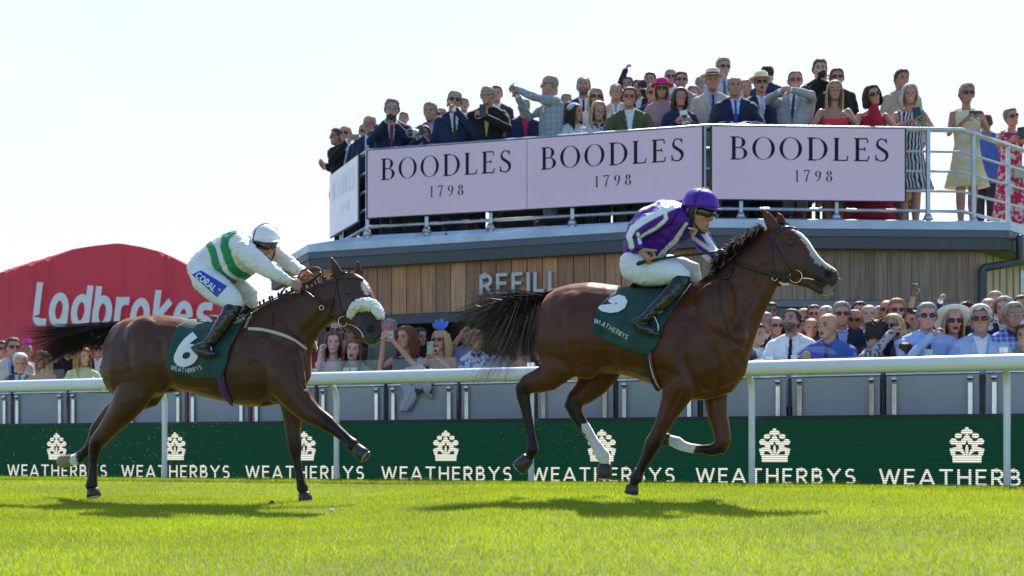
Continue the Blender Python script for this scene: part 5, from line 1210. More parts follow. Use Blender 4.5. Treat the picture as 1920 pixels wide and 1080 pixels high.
JR = dict(root=(420, 590), label='jockey in white silks with green hoops and white helmet leaning over the second horse', head=(497, 457), hoff=.03, hrot=(30, -27, 6), hs=1.08, neck=(468, 458), mouth=.35, htilt=16,
 torso=[(358, 492, 400, 538, .14), (374, 475, 424, 532, .165), (396, 456, 450, 527, .185), (426, 438, 478, 505, .195), (452, 432, 492, 482, .16), (468, 436, 496, 472, .09)],
 arm_n=[(446, 455, 19, .13, .9), (458, 470, 21.5, .2, .9), (480, 489, 19.5, .235, .9), (504, 506, 15.5, .235, .9), (526, 519, 11.5, .2, .9), (541, 527, 8.5, .15, .9)],
 arm_f=[(484, 452, 19, -.13, .9), (505, 466, 18, -.2, .9), (530, 484, 15, -.21, .9), (554, 502, 12.5, -.18, .9), (574, 515, 9, -.1, .9)],
 hands=[(543, 527, .145, 562, 536, .08, (.5, -.9, -.5), .9, 1), (575, 515, -.09, 592, 522, -.04, (.2, .8, -.8), .9, -1)],
 legs=[[(382, 508, 27, .06, 1), (388, 524, 29, .12, .95), (408, 542, 27, .18, .9), (430, 558, 22, .225, .9), (441, 568, 18, .24, .9)], [(386, 508, 27, -.06, 1), (424, 520, 25, -.13, .9), (452, 537, 20.5, -.18, .9), (471, 554, 15, -.2, .9), (473, 568, 12, -.21, .9)]],
 seat=(383, 506, 28, 26),
 boots=[[(439, 571, 17, .245, .85), (430, 590, 16, .275, .85), (414, 614, 14.5, .30, .85), (398, 636, 11, .32, .9), (386, 650, 10.5, .33, .9), (363, 656, 9.5, .335, .8), (376, 661, 10, .335, .8), (392, 663, 8, .335, .8), (401, 664, 5.5, .335, .8)], [(470, 570, 13, -.23, .85), (450, 600, 13, -.29, .85), (425, 635, 11, -.32, .9), (412, 652, 10, -.33), (395, 657, 10, -.335), (420, 663, 8, -.335)]],
 silk=[(.74, .73, .71)], hmat=('white_silk', (.80, .80, .84)),
 stripes=[([(392, 458, 5), (398, 468, 5.5), (404, 492, 6), (411, 512, 6), (426, 524, 5.5), (440, 533, 5)], GR), ([(424, 444, 6), (420, 458, 6.5), (427, 482, 7), (436, 503, 7), (448, 513, 6), (464, 520, 5)], GR), ([(428, 443, 4), (440, 434, 4), (454, 431, 3)], GR), ([(508, 466, 4), (500, 474, 5)], GR)])
jf, bvf, slf, brf = jockey(JF, HF); jr, bvr, slr, brr = jockey(JR, HR)
# sponsor patch on the thigh
def on_b(px, py, e): return on_cloth(bvr, px, py, e, .004)
blue_p = mat('blue_patch', (.012, .05, .42), .5)
g = G(); q4 = [(360, 515), (377, 507), (426, 537), (407, 557)]; vs = []; n_ = 12
for j in range(n_+1):
    for i in range(n_+1):
        a, b = i/n_, j/n_; x_ = (q4[0][0]*(1-b)+q4[1][0]*b)*(1-a)+(q4[3][0]*(1-b)+q4[2][0]*b)*a; y_ = (q4[0][1]*(1-b)+q4[1][1]*b)*(1-a)+(q4[3][1]*(1-b)+q4[2][1]*b)*a; vs.append(on_b(x_, y_, 0))
g.add(vs, [(j*(n_+1)+i, j*(n_+1)+i+1, (j+1)*(n_+1)+i+1, (j+1)*(n_+1)+i) for j in range(n_) for i in range(n_)]); pt_ = g.obj('thigh_patch', blue_p, jr, recalc=False)
g = G(); a0, b0 = (366.5, 519.5), (403.5, 549.5); LL = math.dist(a0, b0); dx, dy = (b0[0]-a0[0])/LL, (b0[1]-a0[1])/LL
text(g, 'CORAL', lambda u, v, e: on_b(a0[0]+dx*u+dy*v, a0[1]+dy*u-dx*v, .002+e), 11.5, .16, w=.1, width=LL*.93, sub=3, step=.0006); g.obj('lettering', wht, pt_, smooth=False, recalc=False)
patch(bvr, pt_, [[(410, 541), (414, 541), (415, 545), (411, 546)]], 'sponsor_dot', mat('yellow_dot', (.7, .45, .05), .5), e0=.002, lift=.004)
# saddles, stirrups, whips, reins
def saddle(H, px, py, w, name='saddle'):
    g = G(); k = kk(px)
    g.chain([P(px-w, py-2, 0), P(px-w*.5, py+3, 0), P(px+w*.4, py+2, 0), P(px+w, py-6, 0)], [(.016, .085), (.022, .12), (.022, .12), (.016, .07)], ref=VDIR, seg=16); g.obj(name, leather, H.root)
    for sd in (1, -1):
        g = G(); q = []
    return
saddle(HF, 1236, 537, 40); saddle(HR, 438, 596, 36)
G().chain([P(1188, 541, 0), P(1194, 535, 0), P(1208, 535, 0), P(1222, 541, 0)], [(.012, .1), (.016, .11), (.016, .11), (.01, .1)], ref=VDIR, seg=14).obj('saddle_cantle', leather, HF.root)
iron = mat('stirrup_iron', (.5, .5, .5), .25, 1)
for H, px, py in ((HF, 1223, 618), (HR, 388, 660)):
    for sd in (1, -1):
        p = P(px, py, .335); k = kk(px); f = (lambda v: v) if sd > 0 else mirror
        pts = [f(p+UDIR*a*.045+VDIR*(-.0)+Vector((0, 0, b*.06))) for a, b in ((-1, -.35), (-1, .5), (-.5, 1.4), (0, 1.75), (.5, 1.4), (1, .5), (1, -.35), (-1, -.35))]
        pts = [q for q in pts]; G().chain(pts, [.005]*8, seg=8, ref=VDIR).obj('stirrup', iron, H.root)
        top = f(P(px+30, py-62, .29)); G().chain([f(p+Vector((0, 0, .105))), f(P(px+16, py-34, .32)), top], [(.011, .003)]*3, ref=VDIR, seg=6).obj('stirrup_leather', mat('grey_web', (.2, .2, .2), .6) if H is HF else leather, H.root)
w1 = G(); w1.chain([P(1197, 494, .27), P(1204, 492, .27), P(1214, 489, .27), P(1230, 487, .265), P(1238, 485, .262)], [.017, .0135, .0125, .0135, .008], seg=10)
w1.chain([P(1232, 486, .262), P(1280, 479, .25), P(1320, 475, .24), P(1350, 472, .23)], [.0105, .0095, .009, .010], seg=8); w1.chain([P(1345, 472, .23), P(1353, 471, .23), P(1362, 477, .228)], [(.013, .005), (.017, .005), (.010, .004)], ref=VDIR, seg=8)
w1.obj('riding_whip', leather, None, label='thin black riding whip in the hand of the purple jockey', cat='whip', group='riding whips')
w2 = G(); w2.chain([P(569, 532, .07), P(578, 530, .07), P(590, 522, .075), P(600, 513, .08)], [.012, .011, .011, .012], seg=10); w2.chain([P(569, 532, .07), P(545, 546, .09), P(500, 566, .13), P(460, 590, .17), P(425, 612, .2)], [.006, .0055, .005, .005, .004], seg=8)
w2.obj('riding_whip', leather, None, label='thin black riding whip in the hand of the white and green jockey', cat='whip', group='riding whips')
def rein(H, pts, r, name='rein', m=leather): G().chain([P(*p) for p in pts], [(r/250, .0035)]*len(pts), ref=VDIR, seg=8).obj(name, m, H.root)
rein(HF, [(1374, 489, .0), (1380, 493, .1), (1400, 500, .115), (1421, 507, .11), (1440, 513, .10), (1455, 519, .09)], 2.6); rein(HF, [(1455, 519, .09), (1472, 521, .085), (1488, 520, .08)], 2.2)
rein(HF, [(1374, 489, -.02), (1385, 495, -.1), (1421, 508, -.11), (1455, 520, -.09), (1488, 522, -.07)], 2.4)
rein(HF, [(1372, 492, .02), (1374, 505, .08), (1366, 518, .1), (1350, 524, .1), (1334, 527, .08)], 2.6)
rein(HF, [(1460, 528, .03), (1468, 533, .05), (1478, 533, .05)], 2.0, m=mat('white_fabric'))
rein(HR, [(565, 541, .09), (580, 552, .12), (603, 572, .13)], 2.4); rein(HR, [(604, 577, .13), (620, 588, .11), (637, 599, .1)], 2.4); rein(HR, [(562, 540, .08), (530, 556, .1), (495, 575, .12), (462, 597, .13), (440, 612, .16)], 2.2)
rb = mat('red_rubber', (.22, .035, .025), .5)
lp = [(565, 528, .05), (560, 518, .06), (566, 508, .05), (580, 502, .03), (594, 502, .0), (605, 508, -.02), (606, 516, -.03), (600, 521, -.03)]; rein(HR, lp, 2.4, 'rein_loop', rb)
rein(HR, [(562, 524, .07), (572, 516, .06), (586, 516, .05), (594, 520, .03)], 2.2, 'rein_loop', rb)
rein(HR, [(546, 533, -.02), (534, 540, -.03), (527, 550, -.02), (524, 560, .0)], 2.4, 'rein_loop', rb)
# ================================================================ spectators
def tone(c, k): return tuple(a*k for a in c)
FAB = {}
def fabric(kind, col, col2=None, sc=30):
    key = (kind, col, col2, sc)
    if key in FAB: return FAB[key]
    if kind == 'plain': m = mat('cloth_%d' % len(FAB), col, .78, var=.10, scale=6, bump=.35, bscale=18, sheen=.1, spec=.25)
    else:
        m = bpy.data.materials.new('cloth_%s_%d' % (kind, len(FAB))); m.use_nodes = True; nt = m.node_tree; b = nt.nodes['Principled BSDF']; b.inputs['Roughness'].default_value = .8
        t = nt.nodes.new('ShaderNodeTexCoord'); mm = nt.nodes.new('ShaderNodeMix'); mm.data_type = 'RGBA'; mm.inputs[6].default_value = (*col, 1); mm.inputs[7].default_value = (*col2, 1)
        r = nt.nodes.new('ShaderNodeMapRange')
        if kind == 'floral':
            n = nt.nodes.new('ShaderNodeTexNoise'); n.inputs['Scale'].default_value = sc; n.inputs['Detail'].default_value = 2; nt.links.new(t.outputs['Object'], n.inputs['Vector']); nt.links.new(n.outputs[0], r.inputs[0]); r.inputs[1].default_value = .52; r.inputs[2].default_value = .56
            nt.links.new(r.outputs[0], mm.inputs[0])
        elif kind == 'check':
            sp = nt.nodes.new('ShaderNodeSeparateXYZ'); nt.links.new(t.outputs['Object'], sp.inputs[0]); acc = None
            for ax in (0, 2):
                mu = nt.nodes.new('ShaderNodeMath'); mu.operation = 'MULTIPLY'; mu.inputs[1].default_value = sc*2; nt.links.new(sp.outputs[ax], mu.inputs[0]); si = nt.nodes.new('ShaderNodeMath'); si.operation = 'SINE'; nt.links.new(mu.outputs[0], si.inputs[0]); gt = nt.nodes.new('ShaderNodeMath'); gt.operation = 'GREATER_THAN'; gt.inputs[1].default_value = .5; nt.links.new(si.outputs[0], gt.inputs[0])
                if acc is None: acc = gt
                else:
                    ad = nt.nodes.new('ShaderNodeMath'); ad.operation = 'MULTIPLY_ADD'; ad.inputs[1].default_value = .5; nt.links.new(acc.outputs[0], ad.inputs[0]); 
                    hf = nt.nodes.new('ShaderNodeMath'); hf.operation = 'MULTIPLY'; hf.inputs[1].default_value = .5; nt.links.new(gt.outputs[0], hf.inputs[0]); nt.links.new(hf.outputs[0], ad.inputs[2]); acc = ad
            nt.links.new(acc.outputs[0], mm.inputs[0])
        elif kind == 'zigzag':
            w = nt.nodes.new('ShaderNodeTexWave'); w.inputs['Scale'].default_value = sc; w.inputs['Distortion'].default_value = 6; w.inputs['Detail'].default_value = 1; nt.links.new(t.outputs['Object'], w.inputs['Vector']); r.inputs[1].default_value = .45; r.inputs[2].default_value = .55; nt.links.new(w.outputs[0], r.inputs[0]); nt.links.new(r.outputs[0], mm.inputs[0])
        nt.links.new(mm.outputs[2], b.inputs['Base Color'])
    FAB[key] = m; return m
NAVY = (.014, .022, .065); BLACK = (.010, .010, .013); CHAR = (.035, .038, .045); GREY = (.19, .21, .24); BEIGE = (.42, .36, .28); LBLUE = (.34, .44, .74); WHITE = (.74, .75, .80)
BLUE = (.05, .10, .42); OLIVE = (.075, .085, .035); PINK = (.55, .38, .52); RED = (.55, .02, .035); GREEN = (.05, .16, .12)
HC = dict(grey=(.27, .25, .235), white=(.56, .53, .49), dark=(.025, .018, .015), brown=(.09, .045, .025), ginger=(.33, .15, .05), blonde=(.46, .34, .18), auburn=(.16, .05, .025), salt=(.17, .165, .17))
ARM = {  # elbow and wrist for the picture-left (-) arm, mirrored for the other; x, forward, z from the head centre
 'lean': ((.30, .16, -.50), (.07, .30, -.50)), 'down': ((.25, -.03, -.53), (.23, .10, -.78)), 'photo': ((.26, .14, -.40), (.075, .26, -.13)),
 'low': ((.24, .08, -.50), (.09, .28, -.36)), 'chin': ((.20, .18, -.42), (.03, .15, -.16)), 'up': ((.26, .02, .06), (.20, .08, .32)), 'wave': ((.26, .15, -.34), (.20, .25, -.10)), 'point': ((.26, .22, -.24), (.07, .36, -.19)), 'hold': ((.24, .10, -.46), (.13, .30, -.34)), 'rail': ((.26, .14, -.46), (.22, .34, -.50)), 'cross': ((.26, .14, -.46), (-.04, .26, -.44)), 'far': ((.24, .26, -.40), (.16, .52, -.52)), 'fist': ((.27, .06, .0), (.2, .1, .22)),
}
NP = 0
def person(px, py, h, d, label, yaw=0, pitch=0, roll=0, hair='short', hc='dark', top='suit', col=NAVY, shirt=WHITE, tie=None, glasses=None, arms=('down', 'down'), fem=False, skinc=None, mouth=0, beard=None, by=None, hat=None, skirt=None, item=None, lean=.0, wide=1., fab=None, legs=True, trousers=None, group='spectators', bag=None, sz=None):
    """px, py head centre in the photo, h head height in photo pixels, d distance"""
    global NP
    NP += 1; rs = random.Random(NP*13+int(px))
    s = sz or min(max(h*d/F/.232, .84), 1.14)
    C = W(px, py, d)
    yw = math.radians(yaw); bw = math.radians(by if by is not None else yaw*.5)
    hf = Vector((math.sin(yw)*math.cos(math.radians(pitch)), -math.cos(yw)*math.cos(math.radians(pitch)), math.sin(math.radians(pitch)))); fr = frame(hf)
    if roll: q = Matrix.Rotation(math.radians(-roll), 3, fr[1]); fr = (q@fr[0], fr[1], q@fr[2])
    # body frame: X to picture right, Y forward
    BY = Vector((math.sin(bw), -math.cos(bw), 0)); BX = Vector((math.cos(bw), math.sin(bw), 0)); BZ = Vector((0, 0, 1))
    def B(x, y, z):
        y2 = y-lean*min(1, max(0, (-z-.15)/.6))*.45
        return C+(BX*x+BY*y2+BZ*z)*s
    L_ = lambda x, y, z: C+(fr[0]*x+fr[1]*y+fr[2]*z)*s
    sk_ = skinc or tone(SKIN, rs.uniform(.82, 1.12)); sk_ = (sk_[0], sk_[1]*rs.uniform(.9, 1.05), sk_[2]*rs.uniform(.88, 1.1))
    foot = C.z-1.60*s
    R_ = empty('person', (C.x, C.y, foot), label, 'person', group)
    bare = top in ('strapless', 'dress', 'halter', 'vest')
    # arms
    A = []
    for k, a in zip((-1, 1), arms):
        e, w = ARM[a] if isinstance(a, str) else a
        e = (e[0]*k, e[1], e[2]); w = (w[0]*k, w[1], w[2]); A.append((B(k*.175*wide*(.9 if fem else 1), -.01, -.235), B(*e), B(*w), a, k))
    g = G(); head_geo(g, C, fr, s, fem, 18)
    nb = B(0, -.035, -.20); g.chain([L_(0, -.035, -.06), L_(0, -.03, -.12), nb], [(.05 if fem else .058)*s]*2+[(.062)*s], ref=BX, seg=14)
    wide *= 1.0 if fem else 1.1; hwS = (.168 if fem else .195)*wide
    T_ = [(-.17, .07, .055, -.03), (-.20, .13, .075, -.03), (-.245, hwS, .09, -.03), (-.33, hwS*.95, .108, -.02), (-.45, hwS*.88, .115, -.01), (-.58, hwS*(.78 if fem else .86), .11, -.01), (-.72, hwS*.95, .12, -.02), (-.84, hwS*.98, .125, -.02)]
    def torso(gg, inf, z0=0, z1=-9, seg=20):
        rsn = []
        for z, hw, dp, yc in T_:
            if z > z0 or z < z1: continue
            c = B(0, yc, z); ring_ = []
            for j in range(seg):
                a = 2*PI*j/seg; ring_.append(c+(BX*(hw+inf)*abs(math.cos(a))**.8*(1 if math.cos(a) > 0 else -1)+BY*(dp+inf)*abs(math.sin(a))**.85*(1 if math.sin(a) > 0 else -1))*s)
            rsn.append(ring_)
        gg.rings(rsn)
    torso(g, -.014)
    for S_, E_, W_, a, k in A:
        g.chain([S_, S_.lerp(E_, .5), E_, E_.lerp(W_, .4), W_], [q*s*(.86 if fem else 1) for q in (.05, .043, .038, .036, .027)], ref=BY, seg=10)
        d_ = (W_-E_).normalized(); n = (-BX*k) if abs(d_.dot(BX)) < .8 else -BZ
        if a in ('lean', 'cross'): n = -BZ
        op = a in ('wave',); hd = d_ if a not in ('photo', 'chin') else (d_+BZ*.5-BX*k*.3).normalized()
        hand_geo(g, W_-d_*.005, hd, n, s*.95, .25 if op else (.95 if a in ('fist', 'chin', 'up') else .65), k, rr=.0098)
    if skirt or bare:
        for k in (-1, 1): g.chain([B(k*.07, -.02, -.85), B(k*.075, 0, -1.12), B(k*.07, -.02, -1.32), B(k*.07, -.01, -1.52), B(k*.07, .05, -1.57)], [q*s for q in (.085, .058, .055, .034, .03)], ref=BX, seg=12)
    me = remesh(g, .0088, 2, .35); nr0 = mnormals(me).astype(float); co = sculpt_face(mcoords(me), nr0, C, fr, s); me.vertices.foreach_set('co', co.ravel()); c = np.tile(np.array(sk_), (len(co), 1))
    paint_face(c, co, C, fr, s, mouth, beard, (.45, .10, .10) if fem else (.36, .14, .11), brow=tone(HC[hc] if hc in HC else (.1, .07, .05), .8), eyes=glasses is None or glasses == 'clear', blush=1.2)
    setcol(me, c); meobj(me, 'body', skin, R_); bodyme = me; co0 = co.copy()
    # clothes
    mtop = fab or fabric('plain', col)
    g = G(); inf = .012 if top in ('suit', 'coat') else .004
    lowz = -9
    if top == 'strapless': z0, z1 = -.33, -9
    elif top in ('dress', 'vest', 'halter'): z0 = -.20 if top != 'halter' else -.24
    else: z0 = 0
    torso(g, inf, z0)
    if top == 'dress' or top == 'vest': g.chain([B(-.14*wide, -.02, -.215), B(-.07, -.03, -.185)], [.03*s]*2); g.chain([B(.14*wide, -.02, -.215), B(.07, -.03, -.185)], [.03*s]*2)
    if top == 'halter': g.chain([B(0, .05, -.17), B(0, .06, -.3)], [.06*s, .09*s], ref=BX)
    slv = []
    if not bare:
        for S_, E_, W_, a, k in A:
            short = top == 'tee'; en = E_.lerp(W_, .93) if not short else S_.lerp(E_, .62)
            r = (.066, .060, .055, .048, .040) if top in ('suit', 'coat') else (.058, .052, .047, .042, .036)
            if fem: r = [q*.88 for q in r]
            if short: g.chain([S_, S_.lerp(E_, .3), en], [q*s for q in (.062, .056, .054)], ref=BY, seg=12)
            else: g.chain([S_, S_.lerp(E_, .5), E_, E_.lerp(W_, .4), en], [q*s for q in r], ref=BY, seg=12)
            slv.append((S_, E_, W_, k, short))
        g.chain([B(-hwS*.9, -.02, -.235), B(-.05, -.035, -.165), B(.05, -.035, -.165), B(hwS*.9, -.02, -.235)], [.052*s, .06*s, .06*s, .052*s], ref=BY, seg=12)
    if skirt:
        zl = {'knee': -1.12, 'long': -1.46}[skirt if isinstance(skirt, str) else 'knee']; rsn = []
        for i in range(8):
            t = i/7; z = -.70+(zl+.70)*t; hw = .165+.05*t+.06*math.sin(t*PI*.5)*(t); c_ = B(0, -.02, z)
            rsn.append([c_+(BX*hw*math.cos(a)*(1+.05*t*math.sin(a*7))+BY*(.12+.06*t)*math.sin(a)*(1+.08*t*math.cos(a*6)))*s for a in (2*PI*j/24 for j in range(24))])
        g.rings(rsn)
    me = remesh(g, .0105, 3, .5); co = mcoords(me); nr = mnormals(me).astype(float); off = rs.random()*50
    fold = np.array([noise.noise(Vector((p[0]*7+off, p[1]*7, p[2]*12+p[0]*6)))+.5*noise.noise(Vector((p[0]*20+off, p[1]*20, p[2]*20))) for p in co]); co += nr*(fold*(.010 if top in ('suit', 'coat') else .007))[:, None]
    me.vertices.foreach_set('co', co.ravel())
    rel = (co-np.array(C))/s; x = rel@np.array(BX); z = rel[:, 2]; yy = rel@np.array(BY)+lean*np.clip((-z-.15)/.6, 0, 1)*.45
    nm = {'suit': 'jacket', 'coat': 'jacket', 'shirt': 'shirt', 'tee': 'top', 'dress': 'dress', 'strapless': 'dress', 'halter': 'dress', 'vest': 'top'}[top]
    if top == 'suit' or (top == 'coat' and shirt):
        ft = (yy > .02) & (yy < .15) & (z < -.14)
        V = ft & (np.abs(x) < np.interp(-z, [.14, .18, .50, .52], [.065, .058, .006, 0]))
        Vt = V & (np.abs(x) < np.interp(-z, [.15, .19, .46], [.014, .017, .026])) if tie else np.zeros(len(x), bool)
        m_s, rest = submesh(me, V, nm); 
        meobj(rest, nm, mtop, R_)
        if m_s:
            if tie and Vt.any():
                co2 = mcoords(m_s); rel2 = (co2-np.array(C))/s; x2 = rel2@np.array(BX); z2 = rel2[:, 2]
                vt = np.abs(x2) < np.interp(-z2, [.15, .19, .5], [.016, .019, .028]); mt_, ms_ = submesh(m_s, vt, 'tie')
                if ms_: meobj(ms_, 'shirt', fabric('plain', shirt), R_)
                if mt_: meobj(mt_, 'tie', fabric('plain', tie), R_)
            else: meobj(m_s, 'shirt', fabric('plain', shirt), R_)
        # lapels
        for k in (-1, 1):
            p0 = B(k*.070, .075, -.175); p1 = B(k*.088, .105, -.28); p2 = B(k*.052, .118, -.36); p3 = B(k*.008, .125, -.50); q1 = B(k*.045, .112, -.27); q2 = B(k*.03, .118, -.36)
            G().add([p0, p1, p2, p3, q2, q1, B(k*.055, .078, -.18)], [(0, 1, 5, 6), (1, 2, 4, 5), (2, 3, 4)]).obj('lapel', mtop, R_, smooth=False, recalc=False).modifiers.new('s', 'SOLIDIFY').thickness = .006
    elif tie and top == 'shirt':
        ft = (yy > .02) & (yy < .16) & (z < -.15); vt = ft & (np.abs(x) < np.interp(-z, [.15, .19, .6], [.016, .02, .034])); mt_, ms_ = submesh(me, vt, 'tie')
        meobj(ms_, nm, mtop, R_); 
        if mt_: meobj(mt_, 'tie', fabric('plain', tie), R_)
    else: me.update(); meobj(me, nm, mtop, R_)
    if top in ('suit', 'shirt') or (top == 'coat' and shirt):
        cm = fabric('plain', shirt if top != 'shirt' else col)
        for k in (-1, 1):
            G().chain([B(0, -.09, -.135)+BX*.0, B(k*.055, -.05, -.135), B(k*.062, .01, -.15), B(k*.02, .058, -.175)], [(.004, .018), (.004, .02), (.004, .022), (.004, .016)], ref=BZ, seg=6).obj('collar', cm, R_)
        if top == 'suit' and slv:
            for S_, E_, W_, k, sh in slv: G().chain([E_.lerp(W_, .88), E_.lerp(W_, .985)], [.034*s, .036*s], seg=10, ref=BY).obj('cuff', cm, R_)
    if legs and not skirt and not bare:
        tm = fabric('plain', trousers or (col if top == 'suit' else CHAR)); g = G()
        for k in (-1, 1): g.chain([B(k*.08, -.02, -.78), B(k*.085, 0, -1.1), B(k*.085, 0, -1.35), B(k*.085, -.01, -1.55)], [q*s for q in (.10, .075, .068, .06)], ref=BX, seg=10, round_=False)
        o = g.obj('trousers', tm, R_)
    if legs:
        for k in (-1, 1): G().chain([B(k*.08, -.03, -1.575), B(k*.085, .06, -1.585), B(k*.09, .15, -1.59)], [(.042*s, .035*s), (.038*s, .04*s), (.025*s, .032*s)], ref=BX, seg=10).obj('shoe', mat('shoe_leather', (.03, .022, .02), .4), R_)
    # hair
    hcol = HC.get(hc, hc); hm = mat('hair_'+str(hc), hcol, .55, var=.3, scale=45, bump=.7, bscale=120, spec=.35)
    off = rs.random()*50
    ST_ = {'short': ([-.075, -.062, -.018, .030, .064, .082], .010, .006), 'quiff': ([-.07, -.06, -.018, .032, .066, .080], .012, .012), 'receding': ([-.07, -.06, -.016, .046, .092, .112], .007, .002),
           'bald': ([-.075, -.062, -.018, .04, .07, .1], .005, 0), 'curly': ([-.085, -.07, -.02, .03, .062, .078], .022, .012), 'long': ([-.12, -.11, -.05, .010, .060, .084], .015, .004), 'bob': ([-.12, -.11, -.05, .010, .058, .082], .016, .006), 'wavy': ([-.085, -.07, -.02, .03, .062, .078], .017, .016), 'updo': ([-.07, -.06, -.01, .03, .06, .082], .011, .004)}
    if hair in ST_:
        ln_, inf, quiff = ST_[hair]; lx, ly, lz = hloc(co0, C, fr, s)
        line = np.interp(ly, [-.1, -.03, .0, .03, .06, .09], ln_)+.006*np.sin(lx*90+off)+.004*np.sin(ly*130+off)
        m_ = (lz-line)/.03
        if hair == 'bald': m_ = np.minimum(m_, (.062-lz+.02*np.sin(ly*40))/.03)
        head = (np.abs(lx) < .082) & (np.abs(ly) < .125) & (lz > -.125) & (lz < .14)
        head |= (np.abs(lx) < .1) & (ly < -.035) & (lz > -.1) & (lz < .14)
        m_ = np.where(head, m_, -1); me, _r = submesh(bodyme, (m_ > 0).astype(float), 'hair')
        if _r: bpy.data.meshes.remove(_r)
        if me:
            hc_ = mcoords(me); hx, hy, hz = hloc(hc_, C, fr, s); hl = np.interp(hy, [-.1, -.03, .0, .03, .06, .09], ln_); hm_ = np.clip((hz-hl)/.035, 0, 1)
            if hair == 'bald': hm_ = np.clip(np.minimum(hm_, (.062-hz)/.03), .1, 1)
            dr = hc_-np.array(L_(0, -.01, .0)); dr /= np.linalg.norm(dr, axis=1)[:, None]
            rough = np.array([abs(noise.noise(Vector((a*60+off, b*60, c_*60))))+.6*abs(noise.noise(Vector((a*130, b*130+off, c_*130)))) for a, b, c_ in zip(hx, hy, hz)])
            th = inf*(.25+.75*hm_)+rough*(.010 if hair == 'curly' else .005)*(.3+hm_)+quiff*np.clip((hz-.05)/.05, 0, 1)*np.clip((hy+.02)/.09, 0, 1)
            if hat: th *= .35
            me.vertices.foreach_set('co', (hc_+dr*(th*s)[:, None]).ravel()); me.update()
            g = G(); g.v = [tuple(v) for v in mcoords(me)]; g.f = [tuple(p.vertices) for p in me.polygons]; g.m = [0]*len(g.f)
            # loose tufts break up the outline
            hc_ = mcoords(me); n_t = {'bald': 30, 'receding': 60, 'curly': 190, 'wavy': 420}.get(hair, 130)
            if hat: n_t = 20
            for _ in range(n_t):
                i = rs.randrange(len(hc_)); p = Vector(hc_[i]); dv = Vector(dr[i]); dn = (-fr[2]*.7-fr[1]*.5+fr[0]*rs.uniform(-.5, .5)+dv*rs.uniform(.15, .8 if hair != 'curly' else 1.3)).normalized() if hair not in ('quiff',) else (fr[2]*.2-fr[1]*.8+dv*rs.uniform(.3, .9)+fr[0]*rs.uniform(-.4, .4)).normalized()
                sd = dn.cross(dv); sd = sd.normalized()*rs.uniform(.0015, .0035)*s if sd.length > .1 else fr[0]*.002; l = rs.uniform(.012, .026)*s
                g.add([p-dv*.002-sd, p-dv*.002+sd, p+dn*l*.6+sd*.7, p+dn*l, p+dn*l*.6-sd*.7], [(0, 1, 2, 3, 4)])
            if hair in ('long', 'bob'):
                zl = -.30 if hair != 'bob' else -.125
                for k in (-1, 1):
                    for j in range(9):
                        y_ = .050-.0165*j; ph = rs.random(); p2 = rs.random(); w_ = .010+.003*rs.random()
                        pts = [L_(k*.03, y_*.8, .112-.004*j), L_(k*.070, y_*.95, .07), L_(k*(.084+.006*ph), y_-.005, .01), L_(k*(.087+.009*p2), y_-.012, -.06), L_(k*(.084+.016*ph), y_-.02+.01*p2, zl*.55-.02), L_(k*(.080+.012*p2), y_-.018, zl*.8), L_(k*(.070+.03*ph), y_-.012, zl*(.9+.16*p2))]
                        if hair == 'bob': pts[-1] = L_(k*(.066+.01*ph), y_-.008, zl*(.92+.14*p2))
                        g.chain(pts, [(.007*s, w_*.8*s), (.009*s, w_*s), (.009*s, w_*1.1*s), (.009*s, w_*1.15*s), (.009*s, w_*1.1*s), (.008*s, w_*.9*s), (.003*s, w_*.3*s)], ref=fr[1], seg=7, round_=False)
                for j in range(9): x_ = -.064+.016*j; ph = rs.random(); g.chain([L_(x_, -.06, .08), L_(x_*1.1, -.102, .0), L_(x_*1.1, -.110, -.09), L_(x_, -.10, zl*(.9+.15*ph))], [(.011*s, .012*s)]*3+[(.004*s, .005*s)], ref=fr[0], seg=7, round_=False)
            if hair == 'updo': g.ell(L_(0, -.09, .06), (fr[0]*.05*s, fr[1]*.045*s, fr[2]*.045*s), 10, 8)
            if hair == 'curly':
                for _ in range(34):
                    i = rs.randrange(len(hc_)); r_ = rs.uniform(.010, .02)*s; g.ell(Vector(hc_[i]), (fr[0]*r_, fr[1]*r_, fr[2]*r_*.8), 6, 5)
            bpy.data.meshes.remove(me); me = g.mesh('hair', recalc=False); meobj(me, 'hair', hm, R_)
    # glasses
    if glasses:
        lm = {'dark': mat('dark_lens', (.012, .012, .016), .1, spec=.8), 'clear': mat('clear_lens', (.25, .26, .27), .1, spec=.8), 'mirror': mat('mirror_lens', (.25, .40, .36), .12, .7), 'red': mat('red_lens', (.22, .02, .06), .12, spec=.8), 'gold': mat('gold_lens', (.45, .30, .10), .15, .6)}[glasses]
        for k in (-1, 1):
            g = G(); c_ = L_(k*.034, .094, .004); rw, rh = (.031, .0195) if fem or glasses in ('gold',) else (.030, .018)
            if glasses == 'clear': rw, rh = .027, .016
            q = [[c_+(fr[0]*rw*math.copysign(abs(math.cos(w))**.7, math.cos(w))+fr[2]*rh*math.copysign(abs(math.sin(w))**.7, math.sin(w))-fr[1]*(.012*abs(rw*math.cos(w)+k*.0)/rw*(1 if math.cos(w)*k > 0 else 0))+fr[1]*e)*s for w in (2*PI*j/16 for j in range(16))] for e in (0, .004)]
            g.rings(q); o = g.obj('lens', lm, R_)
            G().chain([L_(k*.064, .080, .008), L_(k*.080, .03, .006), L_(k*.083, -.015, .0)], [(.004*s, .0022*s)]*3, ref=fr[2], seg=6).obj('temple', mat('frame_black', (.015, .015, .018), .4), o)
